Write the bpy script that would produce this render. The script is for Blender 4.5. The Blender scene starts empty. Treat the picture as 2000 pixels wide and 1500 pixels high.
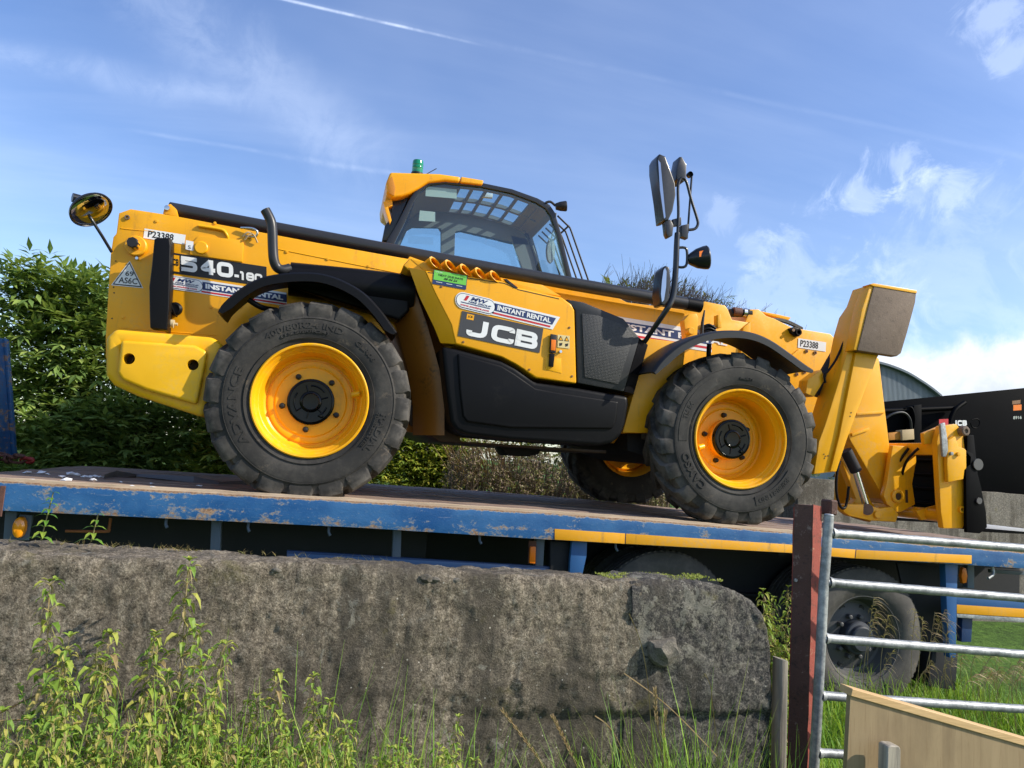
import bpy, bmesh, math, random
from mathutils import Vector, Matrix, noise as mnoise
from math import sin, cos, pi, radians, sqrt, atan2

random.seed(7)
scn = bpy.context.scene
COL = scn.collection

# ------------------------------------------------------------------ camera
DECK = 1.15                       # height of the trailer deck above the ground
CZ = DECK + 0.3305                # camera height
YAW, PIT, ROL = 0.2311, 0.1027, 0.0757
FPX = 1450.0
CF = Vector((sin(YAW) * cos(PIT), cos(YAW) * cos(PIT), sin(PIT)))
_R0 = Vector((cos(YAW), -sin(YAW), 0))
_U0 = _R0.cross(CF)
CR = _R0 * cos(ROL) + _U0 * sin(ROL)
CU = -_R0 * sin(ROL) + _U0 * cos(ROL)
cam_d = bpy.data.cameras.new('camera')
cam_d.sensor_width = 36
cam_d.lens = FPX / 2000 * 36
cam_d.clip_start = 0.05
cam_d.clip_end = 3000
cam = bpy.data.objects.new('camera', cam_d)
COL.objects.link(cam)
M3 = Matrix((CR, CU, -CF)).transposed()
cam.matrix_world = Matrix.Translation((0, 0, CZ)) @ M3.to_4x4()
scn.camera = cam

def ray(u, v):
    return (CF + CR * ((u - 1000) / FPX) + CU * ((750 - v) / FPX))

def P(u, v, y):
    """the point of the vertical plane y = const that a sight line meets (used to take sizes off the photograph)"""
    d = ray(u, v)
    t = y / d.y
    return Vector((d.x * t, y, CZ + d.z * t))

def PZ(u, v, z):
    d = ray(u, v)
    t = (z - CZ) / d.z
    return Vector((d.x * t, d.y * t, z))

# ------------------------------------------------------------------ world and sun
SUN = Vector((0.75, -0.36, 0.58)).normalized()
wd = bpy.data.worlds.new('World')
scn.world = wd
wd.use_nodes = True

def build_world():
    nt = wd.node_tree
    nt.nodes.clear()
    N = nt.nodes.new
    L = nt.links.new
    out = N('ShaderNodeOutputWorld')
    bg = N('ShaderNodeBackground')
    bg.inputs[1].default_value = 0.15
    sky = N('ShaderNodeTexSky')
    sky.sky_type = 'NISHITA'
    sky.sun_disc = False
    sky.sun_elevation = math.asin(SUN.z)
    sky.sun_rotation = atan2(SUN.x, SUN.y)
    sky.air_density = 1.0
    sky.dust_density = 0.6
    sky.ozone_density = 1.6
    tc = N('ShaderNodeTexCoord')
    D = tc.outputs['Generated']

    def math_(op, a, b=None, c=None, clamp=False):
        n = N('ShaderNodeMath'); n.operation = op; n.use_clamp = clamp
        for i, x in enumerate((a, b, c)):
            if x is None: continue
            if isinstance(x, (int, float)): n.inputs[i].default_value = x
            else: L(x, n.inputs[i])
        return n.outputs[0]

    def vmath(op, a, b=None):
        n = N('ShaderNodeVectorMath'); n.operation = op
        for i, x in enumerate((a, b)):
            if x is None: continue
            if isinstance(x, (tuple, Vector)): n.inputs[i].default_value = tuple(x)
            else: L(x, n.inputs[i])
        return n.outputs[1] if op in ('DOT_PRODUCT', 'LENGTH') else n.outputs[0]

    def noise(vec, scale, detail=4, rough=0.55, dist=0.0):
        n = N('ShaderNodeTexNoise'); n.inputs['Scale'].default_value = scale
        n.inputs['Detail'].default_value = detail; n.inputs['Roughness'].default_value = rough
        n.inputs['Distortion'].default_value = dist
        L(vec, n.inputs['Vector']); return n.outputs[0]

    def smooth(x, a, b):
        n = N('ShaderNodeMapRange'); n.interpolation_type = 'SMOOTHSTEP'
        L(x, n.inputs[0])
        n.inputs[1].default_value = a; n.inputs[2].default_value = b
        n.inputs[3].default_value = 0; n.inputs[4].default_value = 1
        return n.outputs[0]

    sep = N('ShaderNodeSeparateXYZ'); L(D, sep.inputs[0])
    # high cloud: noise on a flat layer overhead
    zz = math_('ADD', math_('MAXIMUM', sep.outputs[2], 0.0), 0.16)
    comb = N('ShaderNodeCombineXYZ')
    L(math_('DIVIDE', sep.outputs[0], zz), comb.inputs[0])
    L(math_('DIVIDE', sep.outputs[1], zz), comb.inputs[1])
    mp = N('ShaderNodeMapping'); L(comb.outputs[0], mp.inputs[0])
    mp.inputs['Rotation'].default_value = (0, 0, radians(62))
    mp.inputs['Scale'].default_value = (0.45, 2.1, 1)
    mp.inputs['Location'].default_value = (1.3, 0.4, 0)
    cir = noise(mp.outputs[0], 0.9, 7, 0.58, 0.35)
    cirrus = math_('MULTIPLY', smooth(cir, 0.34, 0.88), 0.20)
    veil = math_('MULTIPLY', smooth(noise(comb.outputs[0], 0.55, 5, 0.55, 0.2), 0.30, 0.80), 0.17)

    nA = math_('SUBTRACT', noise(D, 6.0, 6, 0.6), 0.5)
    nB = noise(D, 16, 8, 0.66, 0.6)
    nC = math_('SUBTRACT', nB, 0.5)
    # bands of vapour: great circles through the sky
    def band(p1, p2, w, strength, rag, ends=None):
        a = ray(*p1).normalized(); b = ray(*p2).normalized()
        n = a.cross(b).normalized()
        mid = (a + b).normalized(); along = n.cross(mid).normalized()
        wob = math_('MULTIPLY', nA, rag)
        dd = math_('ABSOLUTE', math_('ADD', vmath('DOT_PRODUCT', D, n), wob))
        m = math_('SUBTRACT', 1.0, smooth(dd, 0.0, w))
        front = smooth(vmath('DOT_PRODUCT', D, mid), 0.0, 0.3)
        m = math_('MULTIPLY', m, front)
        if ends:
            al = vmath('DOT_PRODUCT', D, along)
            m = math_('MULTIPLY', m, smooth(al, ends[0], ends[1]))
            m = math_('MULTIPLY', m, math_('SUBTRACT', 1.0, smooth(al, ends[2], ends[3])))
        m = math_('MULTIPLY', m, math_('ADD', math_('MULTIPLY', smooth(nB, 0.32, 0.68), 0.85), 0.25))
        return math_('MULTIPLY', m, strength)
    t1 = band((560, 0), (1060, 116), 0.0026, 0.50, 0.003, (-0.9, -0.5, -0.02, 0.10))
    t1b = band((560, 0), (1900, 285), 0.0050, 0.04, 0.004)
    t2 = band((0, 100), (470, 208), 0.024, 0.15, 0.04, (-0.5, -0.3, 0.08, 0.17))
    t3 = band((300, 0), (700, 300), 0.075, 0.15, 0.09, (-0.5, -0.3, 0.12, 0.22))
    t4 = band((560, 305), (820, 350), 0.006, 0.12, 0.02, (-0.12, -0.05, 0.05, 0.12))
    t5 = band((300, 262), (500, 297), 0.004, 0.09, 0.01, (-0.1, -0.04, 0.04, 0.1))

    # low cumulus: a bank along the horizon with a ragged top
    az = N('ShaderNodeCombineXYZ')
    hl = math_('POWER', math_('ADD', math_('MULTIPLY', sep.outputs[0], sep.outputs[0]), math_('MULTIPLY', sep.outputs[1], sep.outputs[1])), 0.5)
    L(math_('DIVIDE', sep.outputs[0], hl), az.inputs[0])
    L(math_('DIVIDE', sep.outputs[1], hl), az.inputs[1])
    mpa = N('ShaderNodeMapping'); L(az.outputs[0], mpa.inputs[0]); mpa.inputs['Location'].default_value = (0.0, 0.0, 0)
    big = smooth(vmath('DOT_PRODUCT', az.outputs[0], tuple(Vector((ray(2150, 860).x, ray(2150, 860).y, 0)).normalized())), 0.86, 0.995)
    topz = math_('MULTIPLY', big, 0.185)
    wob1 = math_('MULTIPLY', math_('SUBTRACT', noise(D, 7.5, 7, 0.6, 0.25), 0.5), 0.16)
    edge = math_('SUBTRACT', math_('ADD', topz, wob1), sep.outputs[2])
    cum = math_('MULTIPLY', smooth(edge, 0.0, 0.03), smooth(big, 0.02, 0.4))
    haze = math_('MULTIPLY', math_('SUBTRACT', 1.0, smooth(sep.outputs[2], -0.02, 0.20)), 0.14)

    def puff(c, r, s, sx=1.0):
        a = ray(*c).normalized()
        d = vmath('LENGTH', vmath('SUBTRACT', D, tuple(a)))
        d = math_('ADD', d, math_('MULTIPLY', nC, r * 4.2))
        return math_('MULTIPLY', math_('SUBTRACT', 1.0, smooth(d, r * 0.15, r * 0.95)), s)
    pf = [puff((1752, 318), 0.036, 0.26), puff((1690, 390), 0.034, 0.26), puff((1800, 380), 0.046, 0.15), puff((1850, 370), 0.03, 0.12),
          puff((1935, 45), 0.030, 0.24), puff((1970, 112), 0.028, 0.24), puff((1410, 425), 0.03, 0.14), puff((1470, 490), 0.028, 0.16), puff((1600, 640), 0.13, 0.18), puff((1850, 520), 0.12, 0.12)]

    tot = cirrus
    for x in [veil, t1, t1b, t2, t3, t4, t5, haze] + pf:
        # screen
        tot = math_('SUBTRACT', 1.0, math_('MULTIPLY', math_('SUBTRACT', 1.0, tot), math_('SUBTRACT', 1.0, x)), clamp=True)
    hue = N('ShaderNodeHueSaturation'); hue.inputs['Saturation'].default_value = 1.2
    hue.inputs['Value'].default_value = 1.0; hue.inputs['Hue'].default_value = 0.512
    L(sky.outputs[0], hue.inputs['Color'])
    mix = N('ShaderNodeMix'); mix.data_type = 'RGBA'
    L(tot, mix.inputs['Factor']); L(hue.outputs[0], mix.inputs['A'])
    mix.inputs['B'].default_value = (5.6, 6.3, 7.6, 1)
    mix2 = N('ShaderNodeMix'); mix2.data_type = 'RGBA'
    L(cum, mix2.inputs['Factor']); L(mix.outputs['Result'], mix2.inputs['A'])
    # cumulus: lit crests over greyer bodies
    body = N('ShaderNodeMix'); body.data_type = 'RGBA'
    L(math_('MULTIPLY', smooth(math_('ADD', edge, math_('MULTIPLY', nC, 0.10)), 0.01, 0.10), 0.85), body.inputs['Factor'])
    body.inputs['A'].default_value = (5.3, 5.5, 5.9, 1)
    body.inputs['B'].default_value = (3.0, 3.5, 4.3, 1)
    L(body.outputs['Result'], mix2.inputs['B'])
    L(mix2.outputs['Result'], bg.inputs[0])
    L(bg.outputs[0], out.inputs[0])
build_world()
wd.cycles.sampling_method = 'MANUAL'
wd.cycles.sample_map_resolution = 512

sun_d = bpy.data.lights.new('sun', 'SUN')
sun_d.energy = 4.3
sun_d.angle = radians(0.53)
sun_d.color = (1.0, 0.93, 0.80)
sun = bpy.data.objects.new('sun', sun_d)
COL.objects.link(sun)
sun.rotation_euler = (-SUN).to_track_quat('-Z', 'Y').to_euler()
sun.location = (8, -6, 12)

scn.view_settings.view_transform = 'Standard'
scn.view_settings.look = 'None'
scn.view_settings.exposure = 0.5
scn.view_settings.gamma = 1.0
scn.view_settings.use_curve_mapping = False
scn.render.engine = 'CYCLES'
scn.cycles.max_bounces = 6
scn.cycles.transparent_max_bounces = 24
scn.cycles.use_denoising = True
scn.cycles.caustics_reflective = False
scn.cycles.caustics_refractive = False

# ------------------------------------------------------------------ helpers
WM = {}

def W(o):
    return WM.get(o.name, Matrix.Identity(4)) if o else Matrix.Identity(4)

def reg(o, m):
    WM[o.name] = m

def attach(o, parent, world=None):
    """parent o so that its mesh stays where its coordinates (or the given world matrix) put it"""
    m = world if world is not None else Matrix.Identity(4)
    if parent:
        o.parent = parent
        o.matrix_local = W(parent).inverted() @ m
    else:
        o.matrix_world = m
    reg(o, m)

def tag(o, label=None, cat=None, group=None, kind=None):
    if label: o['label'] = label
    if cat: o['category'] = cat
    if group: o['group'] = group
    if kind: o['kind'] = kind
    return o

def empty(name, loc, parent=None):
    o = bpy.data.objects.new(name, None)
    COL.objects.link(o)
    o.empty_display_size = 0.2
    attach(o, parent, Matrix.Translation(loc))
    return o

def finish(name, bm, mat, parent=None, bevel=0.0, segs=2, smooth=35, world=None, bang=28):
    bmesh.ops.remove_doubles(bm, verts=bm.verts, dist=1e-6)
    if bevel > 0:
        ed = [e for e in bm.edges if len(e.link_faces) == 2 and e.calc_face_angle(0) > radians(bang)]
        bmesh.ops.bevel(bm, geom=ed, offset=bevel, offset_type='OFFSET', segments=segs, profile=0.6, affect='EDGES', clamp_overlap=True)
    me = bpy.data.meshes.new(name)
    bm.normal_update()
    bm.to_mesh(me)
    bm.free()
    mats = mat if isinstance(mat, (list, tuple)) else [mat]
    for m in mats: me.materials.append(m)
    if smooth:
        for p in me.polygons: p.use_smooth = True
        me.set_sharp_from_angle(angle=radians(smooth))
    o = bpy.data.objects.new(name, me)
    COL.objects.link(o)
    attach(o, parent, world)
    return o

def from_data(name, verts, faces, mat, parent=None, smooth=0, world=None):
    me = bpy.data.meshes.new(name)
    me.from_pydata(verts, [], faces)
    me.update()
    mats = mat if isinstance(mat, (list, tuple)) else [mat]
    for m in mats: me.materials.append(m)
    if smooth:
        for p in me.polygons: p.use_smooth = True
        me.set_sharp_from_angle(angle=radians(smooth))
    o = bpy.data.objects.new(name, me)
    COL.objects.link(o)
    attach(o, parent, world)
    return o

def dup(o, parent, world):
    c = o.copy()
    COL.objects.link(c)
    c.parent = None
    c.matrix_parent_inverse = Matrix.Identity(4)
    attach(c, parent, world)
    return c

def add_poly_prism(bm, near, far):
    """near, far: equal lists of 3-D points"""
    a = [bm.verts.new(p) for p in near]
    b = [bm.verts.new(p) for p in far]
    n = len(a)
    fs = [bm.faces.new(a), bm.faces.new(b[::-1])]
    for i in range(n):
        j = (i + 1) % n
        fs.append(bm.faces.new((a[i], b[i], b[j], a[j])))
    bmesh.ops.recalc_face_normals(bm, faces=fs)
    return fs

def pris(bm, px, y0, y1, dz=0.0):
    near = [P(u, v, y0) for u, v in px]
    far = [Vector((p.x, y1, p.z + dz)) for p in near]
    return add_poly_prism(bm, near, far)

def prism(name, px, y0, y1, mat, parent=None, bevel=0.01, segs=2, smooth=35):
    bm = bmesh.new()
    pris(bm, px, y0, y1)
    return finish(name, bm, mat, parent, bevel, segs, smooth)

def add_box(bm, lo, hi, rot=None):
    x0, y0, z0 = lo; x1, y1, z1 = hi
    vs = [Vector(c) for c in ((x0, y0, z0), (x1, y0, z0), (x1, y1, z0), (x0, y1, z0), (x0, y0, z1), (x1, y0, z1), (x1, y1, z1), (x0, y1, z1))]
    if rot is not None:
        vs = [rot @ v for v in vs]
    v = [bm.verts.new(c) for c in vs]
    for f in ((0, 3, 2, 1), (4, 5, 6, 7), (0, 1, 5, 4), (1, 2, 6, 5), (2, 3, 7, 6), (3, 0, 4, 7)):
        bm.faces.new([v[i] for i in f])

def box(name, lo, hi, mat, parent=None, bevel=0.004, rot=None, segs=1):
    bm = bmesh.new()
    add_box(bm, lo, hi, rot)
    return finish(name, bm, mat, parent, bevel, segs)

def smooth_path(pts, n=6):
    """Catmull-Rom"""
    pts = [Vector(p) for p in pts]
    out = []
    for i in range(len(pts) - 1):
        p0 = pts[max(i - 1, 0)]; p1 = pts[i]; p2 = pts[i + 1]; p3 = pts[min(i + 2, len(pts) - 1)]
        for k in range(n):
            t = k / n
            out.append(0.5 * ((2 * p1) + (p2 - p0) * t + (2 * p0 - 5 * p1 + 4 * p2 - p3) * t * t + (3 * p1 - p0 - 3 * p2 + p3) * t ** 3))
    out.append(pts[-1])
    return out

def add_tube(bm, path, r, sides=12, cap=True, hollow=False):
    path = [Vector(p) for p in path]
    n = len(path)
    rs = r if isinstance(r, (list, tuple)) else [r] * n
    rings = []
    prev = None
    for i, p in enumerate(path):
        t = (path[min(i + 1, n - 1)] - path[max(i - 1, 0)])
        if t.length < 1e-9: t = Vector((0, 0, 1))
        t.normalize()
        if prev is None:
            a = Vector((0, 0, 1)) if abs(t.z) < 0.9 else Vector((1, 0, 0))
            x = t.cross(a).normalized()
        else:
            x = (prev - t * prev.dot(t))
            x = x.normalized() if x.length > 1e-6 else t.orthogonal().normalized()
        prev = x
        y = t.cross(x)
        rings.append([bm.verts.new(p + (x * cos(2 * pi * k / sides) + y * sin(2 * pi * k / sides)) * rs[i]) for k in range(sides)])
    for a, b in zip(rings, rings[1:]):
        for k in range(sides):
            j = (k + 1) % sides
            bm.faces.new((a[k], a[j], b[j], b[k]))
    if cap:
        bm.faces.new(rings[0][::-1]); bm.faces.new(rings[-1])
    return rings

def tube(name, path, r, mat, parent=None, sides=12, sm=0, smooth=50):
    bm = bmesh.new()
    if sm:
        if isinstance(r, (list, tuple)):
            r = [r[min(int(i / sm), len(r) - 1)] for i in range((len(path) - 1) * sm + 1)]
        path = smooth_path(path, sm)
    add_tube(bm, path, r, sides)
    return finish(name, bm, mat, parent, 0, smooth=smooth)

def add_lathe(bm, prof, sides=48, M=None, a0=0.0, a1=2 * pi, closed=True, mat=0):
    """prof: (r, y) pairs about the y axis"""
    M = M or Matrix.Identity(4)
    rings = []
    full = abs(a1 - a0 - 2 * pi) < 1e-6
    ns = sides if full else sides + 1
    for r, y in prof:
        if r < 1e-6:
            rings.append([bm.verts.new(M @ Vector((0, y, 0)))])
        else:
            rings.append([bm.verts.new(M @ Vector((r * cos(a0 + (a1 - a0) * k / sides), y, r * sin(a0 + (a1 - a0) * k / sides)))) for k in range(ns)])
    for a, b in zip(rings, rings[1:]):
        for k in range(sides):
            j = (k + 1) % ns if full else k + 1
            if len(a) == 1 and len(b) == 1: continue
            if len(a) == 1: f = bm.faces.new((a[0], b[j], b[k]))
            elif len(b) == 1: f = bm.faces.new((a[k], a[j], b[0]))
            else: f = bm.faces.new((a[k], a[j], b[j], b[k]))
            f.material_index = mat

def lathe(name, prof, mat, parent=None, sides=48, M=None, smooth=30):
    bm = bmesh.new()
    add_lathe(bm, prof, sides, M)
    bmesh.ops.recalc_face_normals(bm, faces=bm.faces)
    return finish(name, bm, mat, parent, 0, smooth=smooth)

def cut(o, holes):
    """drill round holes along +y: (start point, radius, depth)"""
    tmp = []
    for c, r, d in holes:
        bm = bmesh.new()
        add_tube(bm, [c, c + Vector((0, d, 0))], r, 28)
        bmesh.ops.recalc_face_normals(bm, faces=bm.faces)
        k = finish('cutter', bm, [], None, 0, smooth=0)
        md = o.modifiers.new('cut', 'BOOLEAN'); md.object = k; md.operation = 'DIFFERENCE'; md.solver = 'EXACT'
        tmp.append(k)
    dg = bpy.context.evaluated_depsgraph_get()
    me = bpy.data.meshes.new_from_object(o.evaluated_get(dg))
    o.modifiers.clear()
    o.data = me
    for k in tmp: bpy.data.objects.remove(k)

# --- flat lettering ---------------------------------------------------------
def text2d(s, bold=0.0, shear=0.0, spacing=1.0):
    cu = bpy.data.curves.new('t', 'FONT')
    cu.body = s
    cu.fill_mode = 'FRONT'
    cu.offset = bold
    cu.shear = shear
    cu.space_character = spacing
    cu.resolution_u = 3
    ob = bpy.data.objects.new('t', cu)
    me = bpy.data.meshes.new_from_object(ob)
    vs = [(v.co.x, v.co.y) for v in me.vertices]
    fs = [tuple(p.vertices) for p in me.polygons]
    bpy.data.objects.remove(ob); bpy.data.curves.remove(cu); bpy.data.meshes.remove(me)
    x0 = min(v[0] for v in vs); x1 = max(v[0] for v in vs); y0 = min(v[1] for v in vs); y1 = max(v[1] for v in vs)
    return [((x - x0) / (x1 - x0), (y - y0) / (y1 - y0)) for x, y in vs], fs

def round_path(pts, r, closed=False, k=5):
    pts = [Vector((p[0], p[1])) for p in pts]
    out = []
    n = len(pts)
    for i, p in enumerate(pts):
        if not closed and i in (0, n - 1):
            out.append(p); continue
        a = pts[i - 1]; b = pts[(i + 1) % n]
        da = (a - p); db = (b - p)
        rr = min(r, da.length * 0.49, db.length * 0.49)
        A = p + da.normalized() * rr; Bp = p + db.normalized() * rr
        for j in range(k + 1):
            t = j / k
            out.append((1 - t) ** 2 * A + 2 * t * (1 - t) * p + t * t * Bp)
    return out

def ribbon2d(pts, w, closed=False):
    n = len(pts)
    L_, R_ = [], []
    for i, p in enumerate(pts):
        if closed:
            a = pts[i - 1]; b = pts[(i + 1) % n]
        else:
            a = pts[max(i - 1, 0)]; b = pts[min(i + 1, n - 1)]
        d1 = (p - a); d2 = (b - p)
        if d1.length < 1e-9: d1 = d2
        if d2.length < 1e-9: d2 = d1
        d1 = d1.normalized(); d2 = d2.normalized()
        t = (d1 + d2).normalized()
        nn = Vector((-t.y, t.x))
        sc = 1 / max(0.5, nn.dot(Vector((-d1.y, d1.x))))
        L_.append(p + nn * w / 2 * sc); R_.append(p - nn * w / 2 * sc)
    vs = [tuple(v) for v in L_ + R_]
    fs = []
    for i in range(n if closed else n - 1):
        j = (i + 1) % n
        fs.append((i, n + i, n + j, j))
    return vs, fs

GL = {
    'J': [([(.78, 1.0), (.78, .13), (.12, .13), (.12, .34)], False)],
    'C': [([(.90, .68), (.90, .87), (.12, .87), (.12, .13), (.90, .13), (.90, .32)], False)],
    'B': [([(.12, .0), (.12, 1.0)], False), ([(.06, .87), (.84, .87), (.84, .50), (.06, .50)], False), ([(.06, .50), (.88, .50), (.88, .13), (.06, .13)], False)],
    '5': [([(.97, .87), (.0, .87)], False), ([(.13, .98), (.13, .44)], False), ([(.02, .55), (.87, .55), (.87, .13), (.02, .13)], False)],
    '4': [([(.74, .0), (.74, 1.0)], False), ([(.70, .93), (.14, .32), (1.0, .32)], False)],
    '0': [([(.12, .13), (.12, .87), (.88, .87), (.88, .13)], True)],
    '1': [([(.62, .0), (.62, .88), (.28, .88)], False)],
    '8': [([(.12, .13), (.12, .87), (.88, .87), (.88, .13)], True), ([(.12, .5), (.88, .5)], False)],
    '-': [([(.15, .4), (.85, .4)], False)],
}

def glyphs(s, x0, x1, y0, y1, gap=0.12, w=0.24, asp=1.0):
    """wide square letters: returns verts, faces in sticker units"""
    n = len(s)
    cw = (x1 - x0) / (n + gap * (n - 1))
    V, F = [], []
    for i, ch in enumerate(s):
        ox = x0 + i * cw * (1 + gap)
        for si, (pts, closed) in enumerate(GL[ch]):
            pp = round_path(pts, 0.26 if ch in 'JCB' else (0.22 if ch == '5' else 0.24), closed)
            vs, fs = ribbon2d(pp, w, closed)
            b = len(V)
            V += [(ox + x * cw, y0 + y * (y1 - y0), 0.45 * si) for x, y in vs]
            F += [tuple(b + k for k in f) for f in fs]
    return V, F

class Decal:
    """flat print on a plane y = const; frame from three corners bottom-left, bottom-right, top-left"""
    def __init__(self, parent, name, bl, br, tl, y, label=None):
        self.o = P(*bl, y); self.u = P(*br, y) - self.o; self.v = P(*tl, y) - self.o
        self.parent = parent; self.name = name; self.base = None; self.label = label
        self.lay = 0

    def pt(self, s, t, lay):
        return self.o + self.u * s + self.v * t + Vector((0, -0.0015 - 0.0012 * lay, 0))

    def poly(self, pts, mat, name=None, lay=None):
        return self.mesh(pts, [tuple(range(len(pts)))], mat, name, lay)

    def mesh(self, V, F, mat, name=None, lay=None):
        lay = self.lay if lay is None else lay
        self.lay = max(self.lay, lay + 1)
        vs = [self.pt(q[0], q[1], lay + (q[2] if len(q) > 2 else 0)) for q in V]
        par = self.base if self.base else self.parent
        o = from_data(name or (self.name if not self.base else 'printed_area'), vs, F, mat, par)
        if not self.base:
            self.base = o
            if self.label: o['label'] = self.label
        return o

    def rect(self, x0, x1, y0, y1, mat, name=None, lay=None):
        return self.poly([(x0, y0), (x1, y0), (x1, y1), (x0, y1)], mat, name, lay)

    def text(self, s, x0, x1, y0, y1, mat, bold=0.0, shear=0.0, spacing=1.0, lay=None):
        V, F = text2d(s, bold, shear, spacing)
        V = [(x0 + a * (x1 - x0), y0 + b * (y1 - y0)) for a, b in V]
        return self.mesh(V, F, mat, 'lettering', lay)

    def glyphs(self, s, x0, x1, y0, y1, mat, gap=0.12, w=0.24, lay=None):
        V, F = glyphs(s, x0, x1, y0, y1, gap, w)
        return self.mesh(V, F, mat, 'lettering', lay)

def ellipse_pts(cx, cy, rx, ry, n=28):
    return [(cx + rx * cos(2 * pi * k / n), cy + ry * sin(2 * pi * k / n)) for k in range(n)]

def pill_pts(x0, x1, y0, y1, ar, n=10):
    """ar: radius in x units"""
    ry = (y1 - y0) / 2; cy = (y0 + y1) / 2
    pts = [(x1 - ar + ar * cos(a), cy + ry * sin(a)) for a in [(-pi / 2 + pi * k / n) for k in range(n + 1)]]
    pts += [(x0 + ar + ar * cos(a), cy + ry * sin(a)) for a in [(pi / 2 + pi * k / n) for k in range(n + 1)]]
    return pts

# ------------------------------------------------------------------ materials
MATS = {}

class NT:
    def __init__(self, name):
        self.m = bpy.data.materials.new(name)
        self.m.use_nodes = True
        self.t = self.m.node_tree
        self.b = self.t.nodes['Principled BSDF']
        self.out = self.t.nodes['Material Output']
        self.tc = None

    def N(self, k): return self.t.nodes.new(k)
    def L(self, a, b): self.t.links.new(a, b)

    def coord(self, scale=(1, 1, 1), rot=(0, 0, 0), kind='Object', loc=(0, 0, 0)):
        if kind == 'World':
            g = self.N('ShaderNodeNewGeometry'); src = g.outputs['Position']
        else:
            if not self.tc: self.tc = self.N('ShaderNodeTexCoord')
            src = self.tc.outputs[kind]
        mp = self.N('ShaderNodeMapping')
        mp.inputs['Scale'].default_value = scale; mp.inputs['Rotation'].default_value = rot; mp.inputs['Location'].default_value = loc
        self.L(src, mp.inputs[0])
        return mp.outputs[0]

    def noise(self, scale, detail=5, rough=0.6, vec=None, dist=0.0):
        n = self.N('ShaderNodeTexNoise')
        n.inputs['Scale'].default_value = scale; n.inputs['Detail'].default_value = detail
        n.inputs['Roughness'].default_value = rough; n.inputs['Distortion'].default_value = dist
        self.L(vec if vec is not None else self.coord(), n.inputs['Vector'])
        return n.outputs[0]

    def voro(self, scale, vec=None, feat='F1', out='Distance', rand=1.0):
        n = self.N('ShaderNodeTexVoronoi'); n.feature = feat
        n.inputs['Scale'].default_value = scale; n.inputs['Randomness'].default_value = rand
        self.L(vec if vec is not None else self.coord(), n.inputs['Vector'])
        return n.outputs[out]

    def ramp(self, fac, stops, interp='LINEAR'):
        n = self.N('ShaderNodeValToRGB'); cr = n.color_ramp; cr.interpolation = interp
        while len(cr.elements) > 1: cr.elements.remove(cr.elements[-1])
        for i, (p, c) in enumerate(stops):
            e = cr.elements[0] if i == 0 else cr.elements.new(p)
            e.position = p
            c = c if isinstance(c, (tuple, list)) else (c, c, c)
            e.color = (c[0], c[1], c[2], 1)
        self.L(fac, n.inputs[0])
        return n.outputs[0]

    def step(self, x, a, b, lo=0.0, hi=1.0):
        n = self.N('ShaderNodeMapRange'); n.interpolation_type = 'SMOOTHSTEP'
        self.L(x, n.inputs[0])
        for i, v in enumerate((a, b, lo, hi)): n.inputs[i + 1].default_value = v
        return n.outputs[0]

    def math(self, op, a, b=None, clamp=False):
        n = self.N('ShaderNodeMath'); n.operation = op; n.use_clamp = clamp
        for i, x in enumerate((a, b)):
            if x is None: continue
            if isinstance(x, (int, float)): n.inputs[i].default_value = x
            else: self.L(x, n.inputs[i])
        return n.outputs[0]

    def mix(self, fac, a, b, mode='MIX'):
        n = self.N('ShaderNodeMix'); n.data_type = 'RGBA'; n.blend_type = mode
        for k, x in (('Factor', fac), ('A', a), ('B', b)):
            if isinstance(x, (int, float)) and k == 'Factor': n.inputs[k].default_value = x
            elif isinstance(x, (tuple, list)): n.inputs[k].default_value = (x[0], x[1], x[2], 1)
            else: self.L(x, n.inputs[k])
        return n.outputs['Result']

    def bump(self, h, strength=0.3, dist=0.01, prev=None):
        n = self.N('ShaderNodeBump')
        n.inputs['Strength'].default_value = strength; n.inputs['Distance'].default_value = dist
        self.L(h, n.inputs['Height'])
        if prev is not None: self.L(prev, n.inputs['Normal'])
        return n.outputs[0]

    def set(self, color=None, rough=None, metal=None, normal=None, spec=None, coat=None, coat_rough=None):
        def put(k, v):
            if v is None: return
            if isinstance(v, (int, float)): self.b.inputs[k].default_value = v
            elif isinstance(v, (tuple, list)): self.b.inputs[k].default_value = (v[0], v[1], v[2], 1)
            else: self.L(v, self.b.inputs[k])
        put('Base Color', color); put('Roughness', rough); put('Metallic', metal); put('Normal', normal)
        put('Specular IOR Level', spec); put('Coat Weight', coat); put('Coat Roughness', coat_rough)
        return self.m

def paint(name, c, rough=0.38, dirt=0.18, dirtc=(0.22, 0.16, 0.09), scale=3.0, coat=0.0, orange=0.02, spec=0.35):
    n = NT(name)
    a = n.noise(scale, 6, 0.62, n.coord(kind='World'))
    b = n.noise(scale * 14, 4, 0.6, n.coord(kind='World'))
    hue = n.mix(n.step(a, 0.3, 0.75), (c[0] * 0.95, c[1] * 0.93, c[2] * 0.9), c)
    d = n.math('MULTIPLY', n.step(a, 0.52, 0.80), n.step(b, 0.42, 0.66))
    col = n.mix(n.math('MULTIPLY', d, dirt), hue, dirtc)
    r = n.math('ADD', n.math('MULTIPLY', b, 0.16), rough - 0.08)
    n.set(col, r, 0.0, n.bump(n.noise(420, 2, 0.5, n.coord(kind='World')), orange, 0.002), spec, coat, 0.12)
    return n.m

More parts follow.
